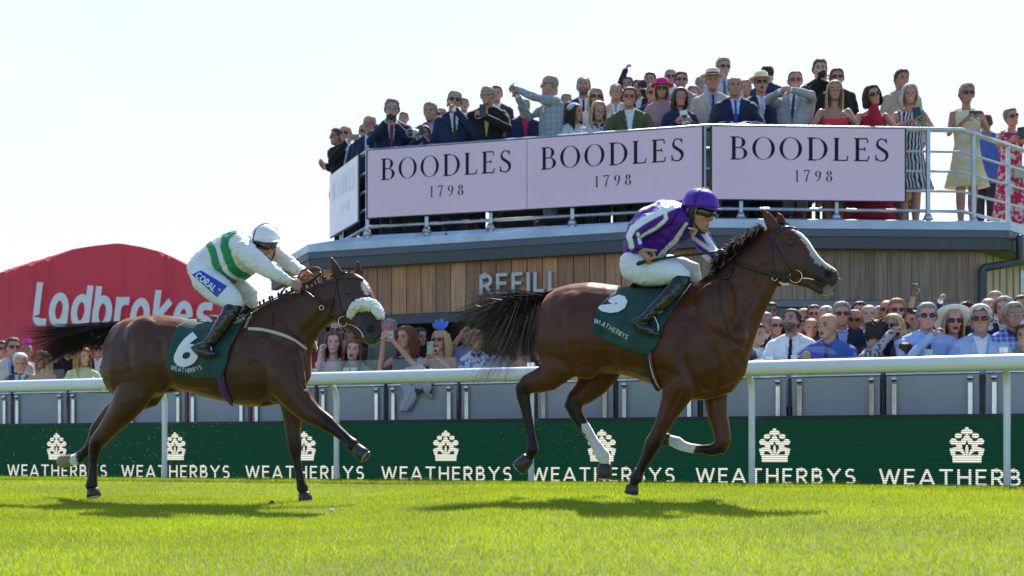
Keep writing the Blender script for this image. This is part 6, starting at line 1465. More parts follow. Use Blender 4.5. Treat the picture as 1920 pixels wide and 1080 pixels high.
    if hat:
        kind, hcol_, band = hat; g = G(); hm_ = fabric('plain', hcol_)
        if kind == 'panama':
            rsn = []
            for z_, r_ in ((.052, .150), (.048, .152), (.056, .11), (.062, .089), (.10, .088), (.135, .080), (.150, .062), (.146, .03), (.142, .004)): rsn.append([L_(math.cos(w)*r_, -.005+math.sin(w)*r_*1.12, z_+(.012 if r_ > .14 else 0)*abs(math.cos(w))) for w in (2*PI*j/28 for j in range(28))])
            g.rings(rsn); o = g.obj('hat', hm_, R_)
            if band: G().rings([[L_(math.cos(w)*r_, -.005+math.sin(w)*r_*1.12, z_) for w in (2*PI*j/28 for j in range(28))] for z_, r_ in ((.066, .0905), (.092, .0895))], cap=False).obj('hat_band', fabric('plain', band), o)
        elif kind == 'sunhat':
            nb_ = (-fr[1]*.75+fr[2]*.66).normalized(); e1 = fr[0]; e2 = nb_.cross(e1); cc = L_(0, -.055, .03); rsn = []
            for z_, r_ in ((-.006, .175), (0, .178), (.004, .17), (.006, .10), (.05, .088), (.075, .06), (.078, .005)): rsn.append([cc+(e1*math.cos(w)*r_+e2*math.sin(w)*r_+nb_*(z_+.008*math.sin(w*3)*(r_ > .12)))*s for w in (2*PI*j/28 for j in range(28))])
            g.rings(rsn); g.obj('hat', hm_, R_)
        elif kind == 'beret':
            g.ell(L_(0, -.035, .055), (fr[0]*.094*s, fr[1]*.095*s+fr[2]*.03*s, fr[2]*.078*s-fr[1]*.02*s), 18, 12); g.obj('hat', hm_, R_)
        elif kind == 'fascinator':
            for i in range(11):
                a = rs.uniform(0, 2*PI); b_ = rs.uniform(.15, 1.1); l = rs.uniform(.07, .14); d_ = fr[0]*math.cos(a)*math.cos(b_)+fr[1]*math.sin(a)*math.cos(b_)+fr[2]*math.sin(b_)
                c_ = L_(.0, .0, .12)+d_*l*.5*s; sd = d_.cross(fr[1]); sd = sd.normalized() if sd.length > .1 else fr[0]; g.ell(c_, (d_*l*.62*s, sd*.032*s, sd.cross(d_)*.006*s), 10, 6)
            g.obj('fascinator', hm_, R_)
    # things held (top-level)
    if item:
        for it in (item if isinstance(item, list) else [item]):
            kind, lab = it[0], it[1]; tgt = (A[0][2]+A[1][2])/2 if (len(it) < 3 or it[2] == 0) else (A[0][2] if it[2] < 0 else A[1][2])
            if kind == 'camera':
                c_ = tgt+BY*.03+BZ*.05; g = G(); g.box(c_, (BX*.065, BY*.03, BZ*.045)); g.box(c_+BZ*.052, (BX*.022, BY*.025, BZ*.012)); o = g.obj('camera', mat('camera_black', (.015, .015, .016), .4), None, smooth=False, bevel=.006, label=lab, cat='camera')
                G().chain([c_+BY*.03, c_+BY*.06, c_+BY*.10], [.034, .036, .038], ref=BX, seg=18, round_=False).obj('lens', MATS['camera_black'], o)
            elif kind == 'bigcamera':
                ax = (BY*.9-BX*.35-BZ*.25).normalized(); c_ = tgt+BZ*.06; g = G(); g.box(c_, (BX*.06, BY*.04, BZ*.05)); o = g.obj('camera', mat('camera_black'), None, smooth=False, bevel=.006, label=lab, cat='camera')
                G().chain([c_+ax*.03, c_+ax*.12, c_+ax*.13, c_+ax*.24], [.04, .045, .055, .058], ref=BZ, seg=20, round_=False).obj('lens', mat('lens_white', (.42, .43, .45), .4), o); G().chain([c_+ax*.238, c_+ax*.243], [.048, .048], ref=BZ, seg=18, round_=False).obj('glass', mat('dark_lens', (.012, .012, .016), .1, spec=.8), o)
            elif kind == 'phone':
                c_ = tgt+BY*.05+BZ*(.05 if it[-1] != 'low' else .03); pc = it[3] if len(it) > 3 and isinstance(it[3], tuple) else (.02, .02, .022); horiz = 'h' in it[4:]
                w_, h_ = (.075, .038) if horiz else (.038, .075); o = G().box(c_, (BX*w_*s, BY*.005, BZ*h_*s)).obj('phone', mat('phone_%.2f_%.2f' % (pc[0], pc[1]), pc, .3), None, smooth=False, bevel=.004, label=lab, cat='phone')
                G().ell(c_+BY*.006+(BX*w_*.6+BZ*h_*.0 if horiz else BZ*h_*.65-BX*w_*.5)*s, (BX*.010, BY*.003, BZ*.010), 10, 6).obj('camera_bump', mat('camera_black', (.015, .015, .016), .4), o)
            elif kind == 'booklet':
                pc = it[3] if len(it) > 3 else (.7, .7, .72); c_ = tgt+BY*.05+BZ*.05; q = Matrix.Rotation(.2, 3, BY); o = G().box(c_, (q@BX*.05, BY*.004, q@BZ*.085)).obj('booklet', mat('paper_%.2f_%.2f' % (pc[0], pc[2]), pc, .6), None, smooth=False, label=lab, cat='programme')
                G().box(c_+BY*.0045-BZ*.01, (q@BX*.036, BY*.002, q@BZ*.035)).obj('cover_picture', mat('cover_pic', (.03, .04, .07), .5, var=.6, scale=40), o, smooth=False)
            elif kind == 'bag':
                pc = it[3]; c_ = B(.10, .14, -.75); o = G().box(c_, (BX*.13, BY*.04, BZ*.085)).obj('handbag', fabric('plain', pc), None, smooth=False, bevel=.02, label=lab, cat='handbag')
                G().chain([c_+BX*.1+BZ*.08, B(.12, .08, -.4), B(.02, .02, -.2)], [.006]*3, seg=6).obj('strap', MATS['shoe_leather'], o)
    return R_
def rail_d(px): return on(RL, px)[1]
if True:
    # ------------- roof terrace, from the left
    b = lambda px, back: rail_d(px)+back
    bal = 'spectators on the roof terrace'
    P_ = lambda *a, **k: person(*a, group=bal, **k)
    P_(632, 257, 31, 21.0, 'man in sunglasses at far left end of terrace with hands over the side rail', yaw=-65, by=-70, hc='brown', col=BLACK, glasses='dark', arms=(((.2, .06, -.44), (.03, .24, -.38)), ((.2, .02, -.46), (.03, .2, -.42))), lean=.2)
    P_(648, 252, 33, 20.9, 'bald man in sunglasses and black suit filming with a phone at the terrace corner', yaw=-12, by=0, hair='bald', hc='grey', col=BLACK, glasses='dark', arms=(((.18, .12, -.38), (-.06, .28, -.15)), ((.28, .1, -.36), (.22, .26, -.15))), item=('phone', 'pale green phone held sideways at the terrace corner', 0, (.25, .3, .12), 'h'))
    P_(683, 248, 28, 20.3, 'half hidden man in sunglasses behind the bald man in the navy suit at the corner', yaw=5, hair='receding', hc='grey', col=NAVY, glasses='dark', tie=(.3, .02, .03))
    P_(694, 233, 33, 20.0, 'bald man in navy suit and pale blue tie looking down to the left', yaw=-38, pitch=-14, hair='none', col=NAVY, shirt=WHITE, tie=(.3, .42, .6), glasses='clear', arms=('down', 'down'))
    P_(735, 206, 37, 18.9, 'grey haired man in navy suit and pink shirt holding a camera at his chin', yaw=5, hc='salt', hair='quiff', col=NAVY, shirt=(.6, .42, .62), glasses='clear', arms=(((.26, .14, -.42), (.05, .24, -.19)), ((.26, .14, -.42), (.05, .24, -.23))), tie=(.25, .03, .08), item=('camera', 'black camera held under the chin of the grey haired man in the pink shirt'))
    P_(757, 223, 22, 21.5, 'small distant head half hidden behind the shoulder of the man with the camera', hc='brown', col=NAVY, legs=False)
    P_(796, 252, 30, 18.75, 'crouching photographer in navy behind a big silver lens', yaw=-15, hair='short', hc='dark', col=NAVY, shirt=LBLUE, arms=(((.24, .14, -.34), (.05, .25, -.09)), ((.2, .2, -.3), (.0, .28, -.09))), item=('bigcamera', 'large silver telephoto lens on a black camera above the pink banner'), legs=False)
    P_(807, 211, 38, 19.3, 'smiling grey haired man in navy suit standing behind the big lens', yaw=-15, hair='short', hc='grey', col=NAVY, mouth=.4, shirt=LBLUE, arms=('down', 'lean'), wide=1.1)
    P_(828, 216, 25, 20.6, 'head of a man in sunglasses between two navy suits', hair='receding', hc='brown', glasses='dark', col=BLACK)
    P_(852, 190, 38, 18.55, 'man in dark sunglasses and navy suit with a fist at his mouth', yaw=6, roll=6, hair='receding', hc='salt', col=NAVY, glasses='dark', arms=('down', ((.25, .16, -.42), (.0, .16, -.12))), tie=(.06, .03, .03))
    P_(870, 197, 24, 20.6, 'small pink face behind the shoulder of the man with his fist at his mouth', hc='ginger', col=NAVY)
    P_(914, 179, 38, 18.45, 'bald man with mirrored glasses, black suit and yellow tie holding a phone', yaw=-10, hair='bald', hc='grey', col=BLACK, glasses='mirror', mouth=.3, shirt=BLACK, tie=(.45, .40, .16), arms=('down', ((.26, .1, -.42), (-.02, .28, -.30))), item=('phone', 'black phone in the hand of the man in the black suit and yellow tie', 1))
    P_(931, 177, 30, 20.3, 'brown haired head close behind the man with mirrored glasses', hc='auburn', col=CHAR)
    P_(983, 202, 30, 19.9, 'person in navy and red jacket standing left behind the grey check suit', hair='short', hc='grey', col=NAVY, shirt=(.5, .03, .06), yaw=20)
    P_(1031, 160, 38, 18.3, 'bald man in pale grey check suit in profile filming to the left with raised arms', yaw=-80, by=-75, hair='bald', hc='grey', glasses='clear', fab=fabric('check', (.24, .27, .32), (.32, .36, .42), 42), shirt=WHITE, arms=(((.18, .20, -.34), (.0, .40, -.14)), ((.20, .26, -.20), (.02, .42, -.07))), item=('phone', 'black phone held at arm length by the man in the grey check suit', 0, (.05, .05, .06), 'h'), trousers=(.24, .27, .32))
    P_(1062, 190, 27, 20.2, 'older face peeping out right behind the grey check suit', hc='grey', yaw=20, col=BEIGE)
    P_(1079, 212, 33, 18.3, 'dark haired woman in a pale blue beret looking right', yaw=55, fem=True, hair='long', hc='dark', top='coat', shirt=None, col=(.5, .52, .55), hat=('beret', (.42, .52, .6), None), arms=('lean', 'lean'))
    P_(1094, 163, 37, 19.4, 'bearded man in navy suit and dark tie gazing up', yaw=-5, pitch=12, hair='receding', hc='salt', col=(.03, .045, .1), tie=(.02, .02, .05), beard=(.1, .08, .07))
    P_(1117, 184, 34, 19.0, 'blonde woman in dark sunglasses and cream jacket', yaw=5, fem=True, hair='long', hc='blonde', top='coat', shirt=None, col=(.55, .52, .46), glasses='dark')
    P_(1122, 210, 36, 18.2, 'laughing woman with glasses on her hair and black and white patterned blouse', yaw=12, fem=True, hair='long', hc='blonde', top='shirt', fab=fabric('floral', (.65, .65, .66), (.03, .03, .05), 45), mouth=.4, arms=('lean', 'lean'), glasses='clear')
    P_(1155, 175, 33, 19.3, 'fair man with pale jacket and sky blue tie behind the patterned blouse', yaw=-10, pitch=8, hair='receding', hc='ginger', col=(.45, .42, .36), shirt=(.7, .72, .8), tie=(.22, .34, .7), glasses='clear')
    P_(1180, 184, 37, 18.15, 'grinning man in olive tweed suit and sunglasses with clasped hands on the rail', yaw=-5, roll=4, hc='brown', col=OLIVE, glasses='red', mouth=.5, arms=('lean', 'lean'), wide=1.05)
    P_(1176, 160, 30, 20.2, 'man in navy jacket raising one fist high above the crowd', yaw=-10, hc='brown', col=NAVY, arms=(((.10, .0, .03), (.02, .02, .22)), 'down'))
    P_(1196, 166, 30, 19.9, 'dark haired man looking through a black camera behind the raised fist', hc='dark', col=BLACK, arms=('down', ((.24, .14, -.36), (.04, .22, -.06))), item=('camera', 'black camera at the face of the dark haired man behind the olive suit', 1))
    P_(1219, 152, 30, 20.4, 'brown haired man at the back left of the pink hat', hc='brown', col=CHAR, yaw=-15)
    P_(1224, 177, 34, 19.3, 'red faced man in sunglasses and white shirt left of the pink hat', hair='short', hc='grey', skinc=(.55, .2, .14), glasses='dark', col=NAVY, mouth=.2)
    P_(1241, 169, 34, 18.5, 'woman in magenta brimmed hat and dusty pink coat', yaw=-8, fem=True, hair='bob', hc='blonde', top='coat', shirt=None, col=(.40, .25, .27), glasses='dark', hat=('panama', (.62, .015, .22), (.45, .01, .15)))
    P_(1257, 146, 30, 20.6, 'balding man in dark glasses at the back right of the pink hat', hair='receding', hc='grey', glasses='dark', col=CHAR)
    P_(1277, 152, 33, 19.8, 'dark haired man in wraparound sunglasses above the short haired woman', hc='dark', glasses='dark', col=(.25, .24, .24), beard=(.2, .15, .13))
    P_(1275, 184, 35, 18.15, 'short haired brunette woman in navy jacket holding a white programme', yaw=5, fem=True, hair='bob', hc='brown', top='coat', shirt=None, col=NAVY, glasses='clear', arms=('low', 'low'), item=('booklet', 'white race programme with dark cover picture in the hands of the woman in navy', 0, (.72, .74, .76)))
    P_(1300, 178, 32, 20.1, 'head and grey shoulder at the back between the programme and the cream jacket', hc='salt', col=CHAR, yaw=-20)
    P_(1315, 160, 30, 20.6, 'grey haired head facing away behind the left panama hat', yaw=160, by=150, hc='grey', col=CHAR)
    P_(1336, 153, 37, 18.6, 'man in panama hat with black band, cream jacket and maroon tie', yaw=-4, hair='short', hc='grey', col=(.55, .47, .36), shirt=(.30, .38, .68), tie=(.10, .012, .03), hat=('panama', (.62, .54, .40), (.02, .02, .025)))
    P_(1356, 128, 38, 19.7, 'tall grey haired man in sunglasses standing behind the cream jacket', yaw=12, hair='quiff', hc='grey', glasses='dark', col=(.4, .42, .45), shirt=LBLUE, tie=(.1, .1, .12))
    P_(1378, 163, 38, 18.05, 'stern balding man in navy suit and blue tie with hands clasped on the rail', yaw=-4, hair='bald', hc='salt', col=(.013, .02, .05), shirt=(.5, .58, .85), tie=(.03, .06, .35), arms=('lean', 'lean'), wide=1.1, skinc=(.40, .21, .14))
    P_(1398, 166, 30, 19.9, 'head half hidden behind the balding man in the blue tie', hc='grey', col=BEIGE)
    P_(1427, 158, 36, 18.7, 'shouting man in straw panama hat and dark sunglasses', yaw=-2, pitch=4, hc='brown', col=NAVY, shirt=WHITE, tie=(.5, .5, .55), glasses='dark', mouth=1, hat=('panama', (.70, .62, .45), (.55, .48, .35)))
    P_(1439, 141, 32, 20.4, 'dark haired man turned away in navy jacket behind the straw hat', yaw=150, by=160, hc='dark', col=NAVY)
    P_(1491, 153, 37, 18.3, 'man in light grey three piece suit and red sunglasses with both hands pointing left', yaw=-8, by=-28, hair='receding', hc='brown', col=(.33, .34, .36), shirt=WHITE, tie=(.04, .05, .1), glasses='red', mouth=.5, arms=('point', 'point'), wide=1.05)
    P_(1537, 131, 38, 19.6, 'tall young man in black shirt holding a camera behind the grey suit', yaw=-6, hc='brown', hair='quiff', top='shirt', col=BLACK, arms=(((.24, .1, -.38), (.02, .26, -.18)), 'down'), item=('camera', 'black camera held by the tall young man in the black shirt', -1))
    P_(1569, 147, 35, 19.4, 'man in sunglasses and black jacket just behind the blonde woman in red', yaw=-8, hc='brown', col=BLACK, glasses='dark')
    P_(1565, 172, 37, 18.1, 'blonde woman in strapless coral red top with gold sunglasses', yaw=-8, pitch=6, fem=True, hair='long', hc='blonde', top='strapless', col=(.75, .05, .07), glasses='gold', arms=('lean', ((.24, .14, -.44), (.1, .26, -.35))), skirt='knee')
    P_(1636, 180, 37, 18.0, 'brunette woman in dark red halter dress and big sunglasses leaning on the rail', yaw=8, roll=-14, fem=True, hair='bob', hc='dark', top='halter', col=(.38, .012, .03), glasses='dark', arms=('cross', 'lean'), skirt='long')
    P_(1691, 150, 36, 19.3, 'young man in beige suit and blue tie behind the grey bobbed woman', yaw=10, hc='brown', hair='quiff', col=(.38, .32, .25), shirt=(.35, .48, .85), tie=(.5, .5, .6))
    P_(1706, 178, 37, 18.1, 'woman with silver bob and black and white zigzag dress holding a programme', yaw=-10, fem=True, hair='bob', hc='white', top='dress', fab=fabric('zigzag', (.6, .6, .62), (.02, .02, .035), 7), col=WHITE, arms=(((.24, .12, -.42), (-.02, .26, -.34)), ((.24, .12, -.44), (.07, .26, -.38))), skirt='knee', item=[('booklet', 'dark blue folded programme held by the woman with the silver bob', -1, (.03, .04, .10)), ('booklet', 'green and white card held by the woman with the silver bob', 1, (.10, .25, .16))], mouth=.2)
    P_(1813, 177, 36, 18.15, 'woman with short blonde hair and sunglasses in a yellow floral sleeveless dress', yaw=-2, fem=True, hair='wavy', hc='blonde', top='dress', fab=fabric('floral', (.66, .60, .26), (.70, .55, .60), 14), arms=('low', 'low'), glasses='dark', skirt='knee', mouth=.3, item=('phone', 'dark tablet lying in the hands of the woman in yellow', 0, (.02, .02, .03), 'h'), wide=1.05)
    P_(1896, 220, 33, 19.6, 'woman with short grey hair and sunglasses in a raspberry floral dress at the right end', yaw=10, roll=-16, fem=True, hair='short', hc='salt', top='dress', fab=fabric('floral', (.42, .015, .07), (.60, .45, .45), 16), glasses='dark', arms=(((.24, .12, -.40), (-.03, .28, -.32)), ((.24, .12, -.42), (-.05, .28, -.34))), skirt='long', item=[('booklet', 'dark booklet held out by the woman in the raspberry dress', 0, (.03, .035, .05)), ('bag', 'pale grey handbag hanging at the hip of the raspberry dress', 0, (.40, .40, .38))])
    P_(1848, 232, 32, 20.6, 'person in blue shirt half hidden behind the yellow dress', yaw=160, by=150, hc='brown', top='shirt', col=(.05, .13, .42))
    # ------------- lower enclosure
    def dd(px, r): return (D_PAN+r)/(1+T*(px-960))
    low = 'spectators behind the grey barrier'
    Q = lambda px, py, h, r, lab, **k: person(px, py, h, dd(px, .50+r*.45), lab, group=low, legs=k.pop('legs', False), **k)
    Q(4, 655, 30, 1, 'man at the left edge of the picture in pale blue shirt', yaw=30, hc='brown', top='shirt', col=LBLUE, glasses='dark')
    Q(24, 652, 36, .6, 'man in sunglasses, cream jacket, blue shirt and navy tie near the left edge', yaw=35, hc='brown', col=(.55, .50, .42), shirt=(.3, .42, .75), tie=NAVY, glasses='dark', mouth=.3)
    Q(38, 681, 36, 0, 'white haired man in dark grey suit bent low over the rail near the left edge', yaw=20, pitch=-12, hair='short', hc='white', col=CHAR, shirt=(.4, .45, .6), tie=BLACK, arms=('lean', 'lean'))
    Q(50, 660, 27, 1.3, 'woman with bright magenta feather headpiece under the horse tail', fem=True, hair='short', hc='blonde', top='vest', col=PINK, hat=('fascinator', (.75, .05, .55), None))
    Q(80, 675, 31, .2, 'woman with bare shoulders resting on the shelf below the horse tail', yaw=-20, fem=True, hair='long', hc='blonde', top='strapless', col=(.5, .4, .3), arms=('lean', 'lean'))
    Q(105, 668, 27, 1.3, 'man in pale blue shirt behind the bare shouldered woman', hc='brown', top='shirt', col=(.45, .55, .8), yaw=-30)
    Q(128, 655, 30, 1.0, 'person all in black standing between two blonde women', hc='dark', top='tee', col=BLACK, yaw=30)
    Q(156, 670, 33, .2, 'woman with golden blonde hair in a lime yellow top', yaw=45, fem=True, hair='long', hc='ginger', top='tee', col=(.50, .52, .24), arms=('lean', 'hold'))
    Q(184, 655, 29, 1.1, 'person in black with sunglasses close to the horse rump', yaw=20, hc='dark', col=BLACK, glasses='dark')
    Q(586, 640, 31, .9, 'auburn haired woman partly behind the horse neck', yaw=60, fem=True, hair='long', hc='auburn', top='tee', col=(.35, .05, .05))
    Q(625, 643, 40, 0, 'smiling young woman with long light brown hair waving one open hand', yaw=8, fem=True, hair='long', hc='auburn', top='vest', col=(.5, .38, .38), mouth=.45, arms=(((.14, .2, -.30), (.12, .24, -.12)), 'lean'), skinc=(.58, .36, .28))
    Q(632, 620, 36, 1.2, 'man in sunglasses and grey shirt behind the two young women', yaw=-8, hair='receding', hc='brown', top='tee', col=(.22, .22, .22), glasses='dark', wide=1.1)
    Q(656, 626, 33, 1.7, 'dark head under the horse jaw behind the shouting woman', hc='brown', top='tee', col=CHAR, yaw=-20)
    Q(663, 658, 40, 0, 'young woman with red brown hair and sage green top shouting', yaw=-5, pitch=8, roll=6, fem=True, hair='long', hc='auburn', top='shirt', col=(.14, .28, .22), mouth=1, arms=('lean', 'lean'), skinc=(.58, .36, .28))
    Q(731, 617, 36, 1.3, 'man with grey hair and khaki shirt behind the horse muzzle', yaw=-8, hc='grey', hair='short', top='tee', col=(.17, .17, .13), skinc=(.5, .2, .15), wide=1.15)
    Q(761, 634, 42, .15, 'woman with chestnut hair in navy dress photographing with a silver phone', yaw=-35, fem=True, hair='long', hc='auburn', top='vest', col=NAVY, arms=(((.22, .16, -.34), (.12, .30, -.03)), ((.2, .16, -.34), (-.02, .30, -.05))), skinc=(.5, .27, .17), item=('phone', 'silver phone held sideways by the chestnut haired woman', 0, (.4, .38, .34), 'h'))
    Q(787, 633, 34, 1.1, 'dark haired person right behind the chestnut haired woman', yaw=40, hair='long', fem=True, hc='dark', top='tee', col=BLACK)
    Q(826, 638, 38, .1, 'woman with bright blue feathered headpiece, sunglasses and off shoulder navy top', yaw=-25, fem=True, hair='long', hc='blonde', top='strapless', col=(.02, .03, .09), glasses='dark', mouth=.6, hat=('fascinator', (.10, .22, .80), None), arms=(((.2, .16, -.34), (.04, .24, -.16)), ((.22, .16, -.4), (.0, .24, -.2))), item=('phone', 'small phone held at the mouth of the woman with the blue headpiece', -1, (.3, .28, .24)))
    Q(874, 632, 32, 1.2, 'person with a raised hand half hidden by the leading horse tail', hc='brown', yaw=-10, top='tee', col=(.3, .3, .5), arms=(((.14, .1, -.1), (.02, .12, .07)), 'down'))
    Q(893, 640, 36, .3, 'curly blonde woman in blue and white blouse behind the leading horse tail', fem=True, hair='curly', hc='blonde', top='shirt', fab=fabric('floral', (.6, .6, .7), (.08, .12, .4), 24), yaw=10)
    Q(940, 645, 36, .6, 'woman in lilac top behind the leading horse tail', fem=True, hair='bob', hc='brown', top='shirt', col=(.5, .45, .65), yaw=-5)
    Q(975, 650, 36, .3, 'woman in orange red top close to the leading horse thigh', fem=True, hair='long', hc='brown', top='vest', col=(.6, .12, .06), yaw=-20)
    Q(1436, 604, 34, .9, 'grey haired man in glasses tucked behind the leading horse chest', yaw=40, hc='grey', col=CHAR, glasses='clear')
    Q(1420, 628, 40, .1, 'man in dark charcoal suit mostly hidden behind the leading horse chest', yaw=30, hc='dark', col=(.03, .033, .04))
    Q(1446, 585, 30, 1.8, 'shadowed face in the dark window close to the horse neck', hc='dark', col=BLACK, skinc=(.2, .1, .08))  # skin colour darkened to carry the shade on this face
    Q(1455, 612, 36, .9, 'bald man in dark sunglasses peering left of the bearded man', hair='none', glasses='dark', col=CHAR, yaw=5, skinc=(.5, .25, .18))
    Q(1484, 603, 44, .1, 'bearded man in white jacket and black tie looking up to the left', yaw=-38, pitch=18, hair='short', hc='dark', col=(.72, .74, .80), shirt=WHITE, tie=(.015, .015, .02), beard=(.07, .045, .03), arms=('lean', 'down'), skinc=(.40, .22, .15))
    Q(1497, 615, 34, 1.2, 'ear and cheek of a man just behind the bearded man', hc='brown', col=CHAR, yaw=20)
    Q(1526, 590, 34, 1.5, 'brown haired man in sunglasses at the back under the window head', hc='brown', glasses='dark', col=BLACK, yaw=-10)
    Q(1521, 616, 38, .8, 'pink faced older man left of the man in the blue shirt', hair='bald', hc='grey', skinc=(.58, .26, .2), col=BLACK, yaw=-5)
    Q(1549, 594, 38, 1.1, 'white haired head directly behind the bald man in the blue shirt', hc='white', yaw=-25, col=CHAR)
    Q(1552, 612, 48, 0, 'bald man in royal blue shirt with open mouth and raised hands', yaw=-50, hair='none', top='shirt', col=(.06, .11, .40), tie=(.02, .03, .15), mouth=.8, arms=(((.22, .16, -.34), (.14, .36, -.30)), 'lean'), skinc=(.46, .25, .17), wide=1.1)
    Q(1578, 590, 44, .7, 'silver haired man in square dark sunglasses and black jacket', yaw=-8, hc='grey', hair='quiff', glasses='dark', col=(.03, .03, .035), shirt=(.4, .48, .8))
    Q(1602, 601, 38, 1.2, 'man in sunglasses with grey hair between two taller men', hair='receding', hc='grey', glasses='dark', col=CHAR, yaw=-15, skinc=(.5, .22, .17))
    Q(1629, 593, 43, .9, 'balding man looking up without glasses in dark jacket', yaw=-12, pitch=12, hair='bald', hc='white', col=NAVY, skinc=(.55, .30, .23))
    Q(1643, 628, 46, .1, 'black haired person bent down with a raised hand in a grey patterned coat', yaw=150, by=40, pitch=-20, hair='curly', hc='dark', top='coat', shirt=None, fab=fabric('floral', (.35, .35, .38), (.05, .05, .07), 30), arms=(((.2, .1, -.2), (-.03, .16, .02)), 'lean'))
    Q(1663, 582, 38, 1.6, 'bald man in sunglasses at the back beside the ginger man', hair='none', glasses='dark', col=BLACK, yaw=-20)
    Q(1681, 583, 42, 1.1, 'young man with ginger quiff and black wraparound sunglasses', hair='quiff', hc='ginger', glasses='dark', col=(.4, .36, .2), yaw=-5)
    Q(1675, 612, 42, .4, 'fair haired woman in sunglasses below the ginger man', yaw=-40, fem=True, hair='bob', hc='blonde', glasses='dark', top='coat', shirt=None, col=NAVY)
    Q(1714, 602, 36, 1.3, 'person in black floral shirt raising a patterned phone high', hc='dark', top='tee', fab=fabric('floral', (.015, .015, .02), (.3, .25, .08), 20), arms=(((.07, .05, .08), (.02, .08, .30)), 'down'), item=('phone', 'gold patterned phone held high against the timber wall', -1, (.10, .08, .02)), yaw=-10)
    Q(1697, 662, 30, -.1, 'dark haired child whose head just shows above the rail', hc='dark', hair='short', top='tee', col=BLACK, yaw=160, sz=.86)
    Q(1738, 594, 50, .15, 'grey haired man in light blue shirt and sunglasses with a hand over his mouth', yaw=-10, hc='grey', top='shirt', col=(.36, .47, .78), glasses='dark', arms=(((.25, .14, -.44), (-.02, .15, -.17)), 'lean'), wide=1.2, skinc=(.52, .27, .22), tie=(.03, .035, .12))
    Q(1768, 600, 34, 1.3, 'person in navy sleeve punching a fist into the air behind the shouting blonde', hc='dark', col=NAVY, arms=(((.08, .05, .0), (.05, .08, .22)), 'down'), yaw=-10)
    Q(1788, 603, 46, .6, 'blonde woman in navy sunglasses and pale wide brimmed hat screaming', yaw=-6, fem=True, hair='long', hc='blonde', glasses='dark', mouth=1.2, top='vest', col=BLACK, hat=('sunhat', (.75, .74, .66), None), skinc=(.55, .30, .22))
    Q(1838, 600, 52, .05, 'man with wavy white hair, small sunglasses and pale blue linen jacket', yaw=-20, hair='wavy', hc='white', glasses='dark', col=(.27, .38, .62), shirt=WHITE, arms=('lean', 'lean'), beard=(.34, .24, .19), skinc=(.38, .18, .12), wide=1.05)
    Q(1853, 579, 40, 1.0, 'bald pinkish head behind the wavy white hair', hair='bald', hc='white', col=CHAR, yaw=-20)
    Q(1866, 566, 36, 1.8, 'sandy haired head at the back below the drainpipe', hc='blonde', hair='quiff', col=BLACK, yaw=-30)
    Q(1883, 580, 44, 1.0, 'grey haired man with pink cheeks beside the check shirt', hc='grey', col=NAVY, yaw=-30, hair='quiff')
    Q(1901, 592, 46, .3, 'grey haired man with thin glasses in blue check shirt at the right edge', yaw=-8, hc='grey', hair='quiff', top='shirt', fab=fabric('check', (.04, .09, .38), (.35, .42, .72), 60), glasses='clear', skinc=(.38, .19, .14))
    Q(1921, 630, 40, .1, 'person at the right edge whose dark sleeve shows', hc='brown', top='coat', shirt=None, col=(.04, .05, .03), yaw=-30)
    Q(1508, 598, 36, 1.6, 'fair man at the back between the bearded man and the sunglasses behind him', hc='blonde', col=CHAR, yaw=-20)
    Q(1612, 584, 35, 1.9, 'dark haired man at the very back above the man looking up', hc='dark', col=BLACK, yaw=-25)
    Q(1650, 592, 33, 1.9, 'grey head at the back just left of the bald man in sunglasses', hc='grey', col=NAVY, yaw=-10)
    Q(1759, 598, 36, 1.8, 'brown haired woman at the back between the light blue shirt and the raised fist', fem=True, hair='bob', hc='brown', top='tee', col=(.3, .1, .1), yaw=-15)
    Q(1812, 588, 36, 1.9, 'dark curly head at the back between the pale hat and the white wavy hair', hair='curly', hc='dark', top='tee', col=BLACK, yaw=-10)
    Q(1915, 573, 36, 1.9, 'brown haired head at the back near the white notice', hc='brown', col=CHAR, yaw=-20)
    Q(1012, 660, 36, .9, 'man in dark blue shirt seen below the leading horse tail', hc='brown', top='shirt', col=NAVY, yaw=-10)

# ---- cups and the draped jacket
cup_m = bpy.data.materials.new('cup_plastic'); cup_m.use_nodes = True; b_ = cup_m.node_tree.nodes['Principled BSDF']; b_.inputs['Base Color'].default_value = (.85, .87, .88, 1); b_.inputs['Roughness'].default_value = .15; b_.inputs['Alpha'].default_value = .45
def cup(px, lab, liquid=(.7, .68, .6), h=.11, r=.042):
    s = ((px-960)/(1+T*(px-960))); c = LN(s, .86, D_PAN, -.10)
    R_ = empty('plastic_cup', c, lab, 'cup', 'drinks on the shelf')
    g = G(); g.rings([[c+Vector((math.cos(w)*q, math.sin(w)*q, z)) for w in (2*PI*j/18 for j in range(18))] for q, z in ((r*.7, 0), (r*.72, .004), (r*.98, h), (r*1.05, h+.002), (r*.95, h+.001), (r*.69, .008))], cap=True); g.obj('cup', cup_m, R_)
    G().rings([[c+Vector((math.cos(w)*q, math.sin(w)*q, z)) for w in (2*PI*j/18 for j in range(18))] for q, z in ((r*.66, .01), (r*.84, h*.62))]).obj('drink', mat('drink_%.2f_%.2f' % liquid[:2], liquid, .2), R_)
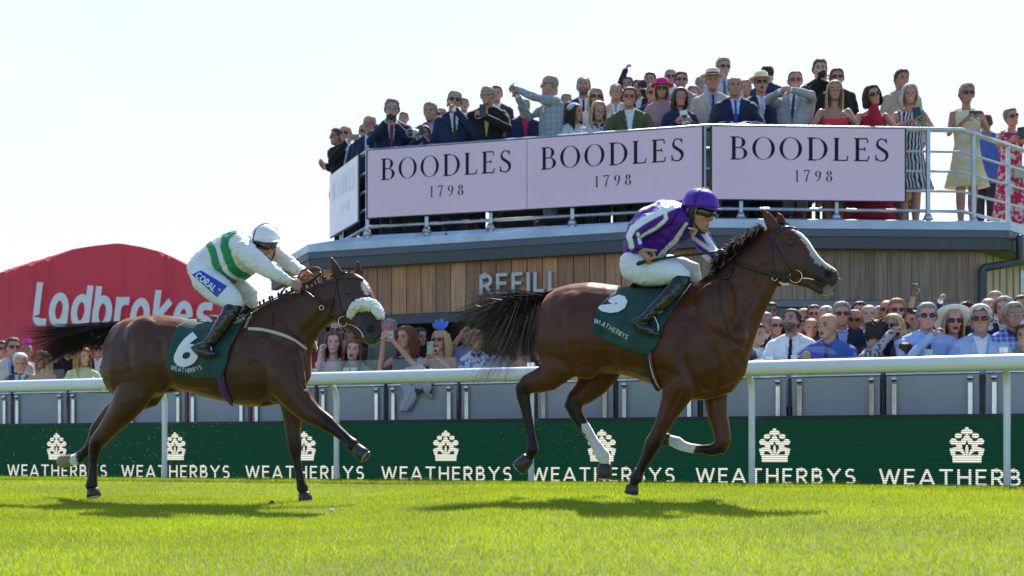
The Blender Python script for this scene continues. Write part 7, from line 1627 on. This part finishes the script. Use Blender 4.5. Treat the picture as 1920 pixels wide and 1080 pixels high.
for px, lab, lq in ((583, 'plastic cup of pale beer by the horse chest', (.5, .42, .25)), (655, 'plastic cup in front of the shouting woman in green', (.7, .66, .55)), (641, 'plastic cup between the waving woman and the shouting woman', (.75, .72, .66)), (773, 'plastic cup in front of the chestnut haired woman', (.75, .72, .64)), (988, 'plastic cup beside the leading horse thigh', (.6, .6, .6)), (1438, 'plastic cup left of the bearded man', (.72, .72, .7)), (1486, 'plastic cup in front of the bearded man', (.74, .74, .72)), (1738, 'plastic cup of clear drink in front of the light blue shirt', (.7, .72, .72)), (1880, 'plastic cup of orange drink with fruit by the linen jacket', (.85, .42, .04))):
    cup(px, lab, lq, .12 if px > 1800 or px == 1738 else .1)
s_ = (1723-960)/(1+T*763); c = LN(s_, .86, D_PAN, -.1); G().rings([[c+Vector((math.cos(w)*.024, math.sin(w)*.024, z)) for w in (2*PI*j/14 for j in range(14))] for z in (0, .07)]).obj('green_can', mat('can_green', (.03, .22, .1), .3, .3), bevel=.004, label='small green can on the shelf in front of the light blue shirt', cat='can')
s_ = (1419-960)/(1+T*459); c = LN(s_, .89, D_PAN, -.1); G().ell(c, (UDIR*.10, VDIR*.07, Vector((0, 0, .045))), 14, 8).obj('green_bag', mat('bag_green', (.06, .16, .015), .7), label='soft green bag on the shelf left of the cups by the horse chest', cat='bag')
def draped():
    R_ = empty('draped_jacket', LN((785-960)/(1+T*-175), .68, D_PAN), 'pale blue grey jacket draped over the barrier below the chestnut haired woman', 'jacket')
    def sheet(cols, rows, fn, name, col):
        vs = [fn(i/(cols-1), j/(rows-1)) for j in range(rows) for i in range(cols)]; fs = [(j*cols+i, j*cols+i+1, (j+1)*cols+i+1, (j+1)*cols+i) for j in range(rows-1) for i in range(cols-1)]
        o = G().add(vs, fs).obj(name, fabric('plain', col), R_, recalc=False); m = o.modifiers.new('s', 'SOLIDIFY'); m.thickness = .012
    S = lambda px: (px-960)/(1+T*(px-960))
    def main(u, v):
        px = 762+52*u-6*v*(1-u); z = .90+.06*math.sin(PI*min(1, u*1.1))-(.30+.02*math.sin(u*9))*v; return LN(S(px), z+.015*math.sin(u*14+v*3), D_PAN, .03+.05*math.sin(v*PI)+.014*math.sin(u*21+v*4))
    sheet(26, 14, main, 'body', (.34, .38, .48))
    def sl(u, v):
        px = 757+23*u-1*v+5*math.sin(v*4); z = .72-.25*v-(.03*math.sin(u*PI) if v > .8 else 0); return LN(S(px), z, D_PAN, .055+.03*math.sin(u*PI)+.01*math.sin(u*18+v*9))
    sheet(14, 14, sl, 'sleeve', (.36, .40, .52))
    def lin(u, v): px = 783+32*u; return LN(S(px), .70-.07*v+.02*math.sin(u*PI), D_PAN, .05+.01*math.sin(u*15))
    sheet(12, 6, lin, 'lining', (.05, .055, .06))
draped()
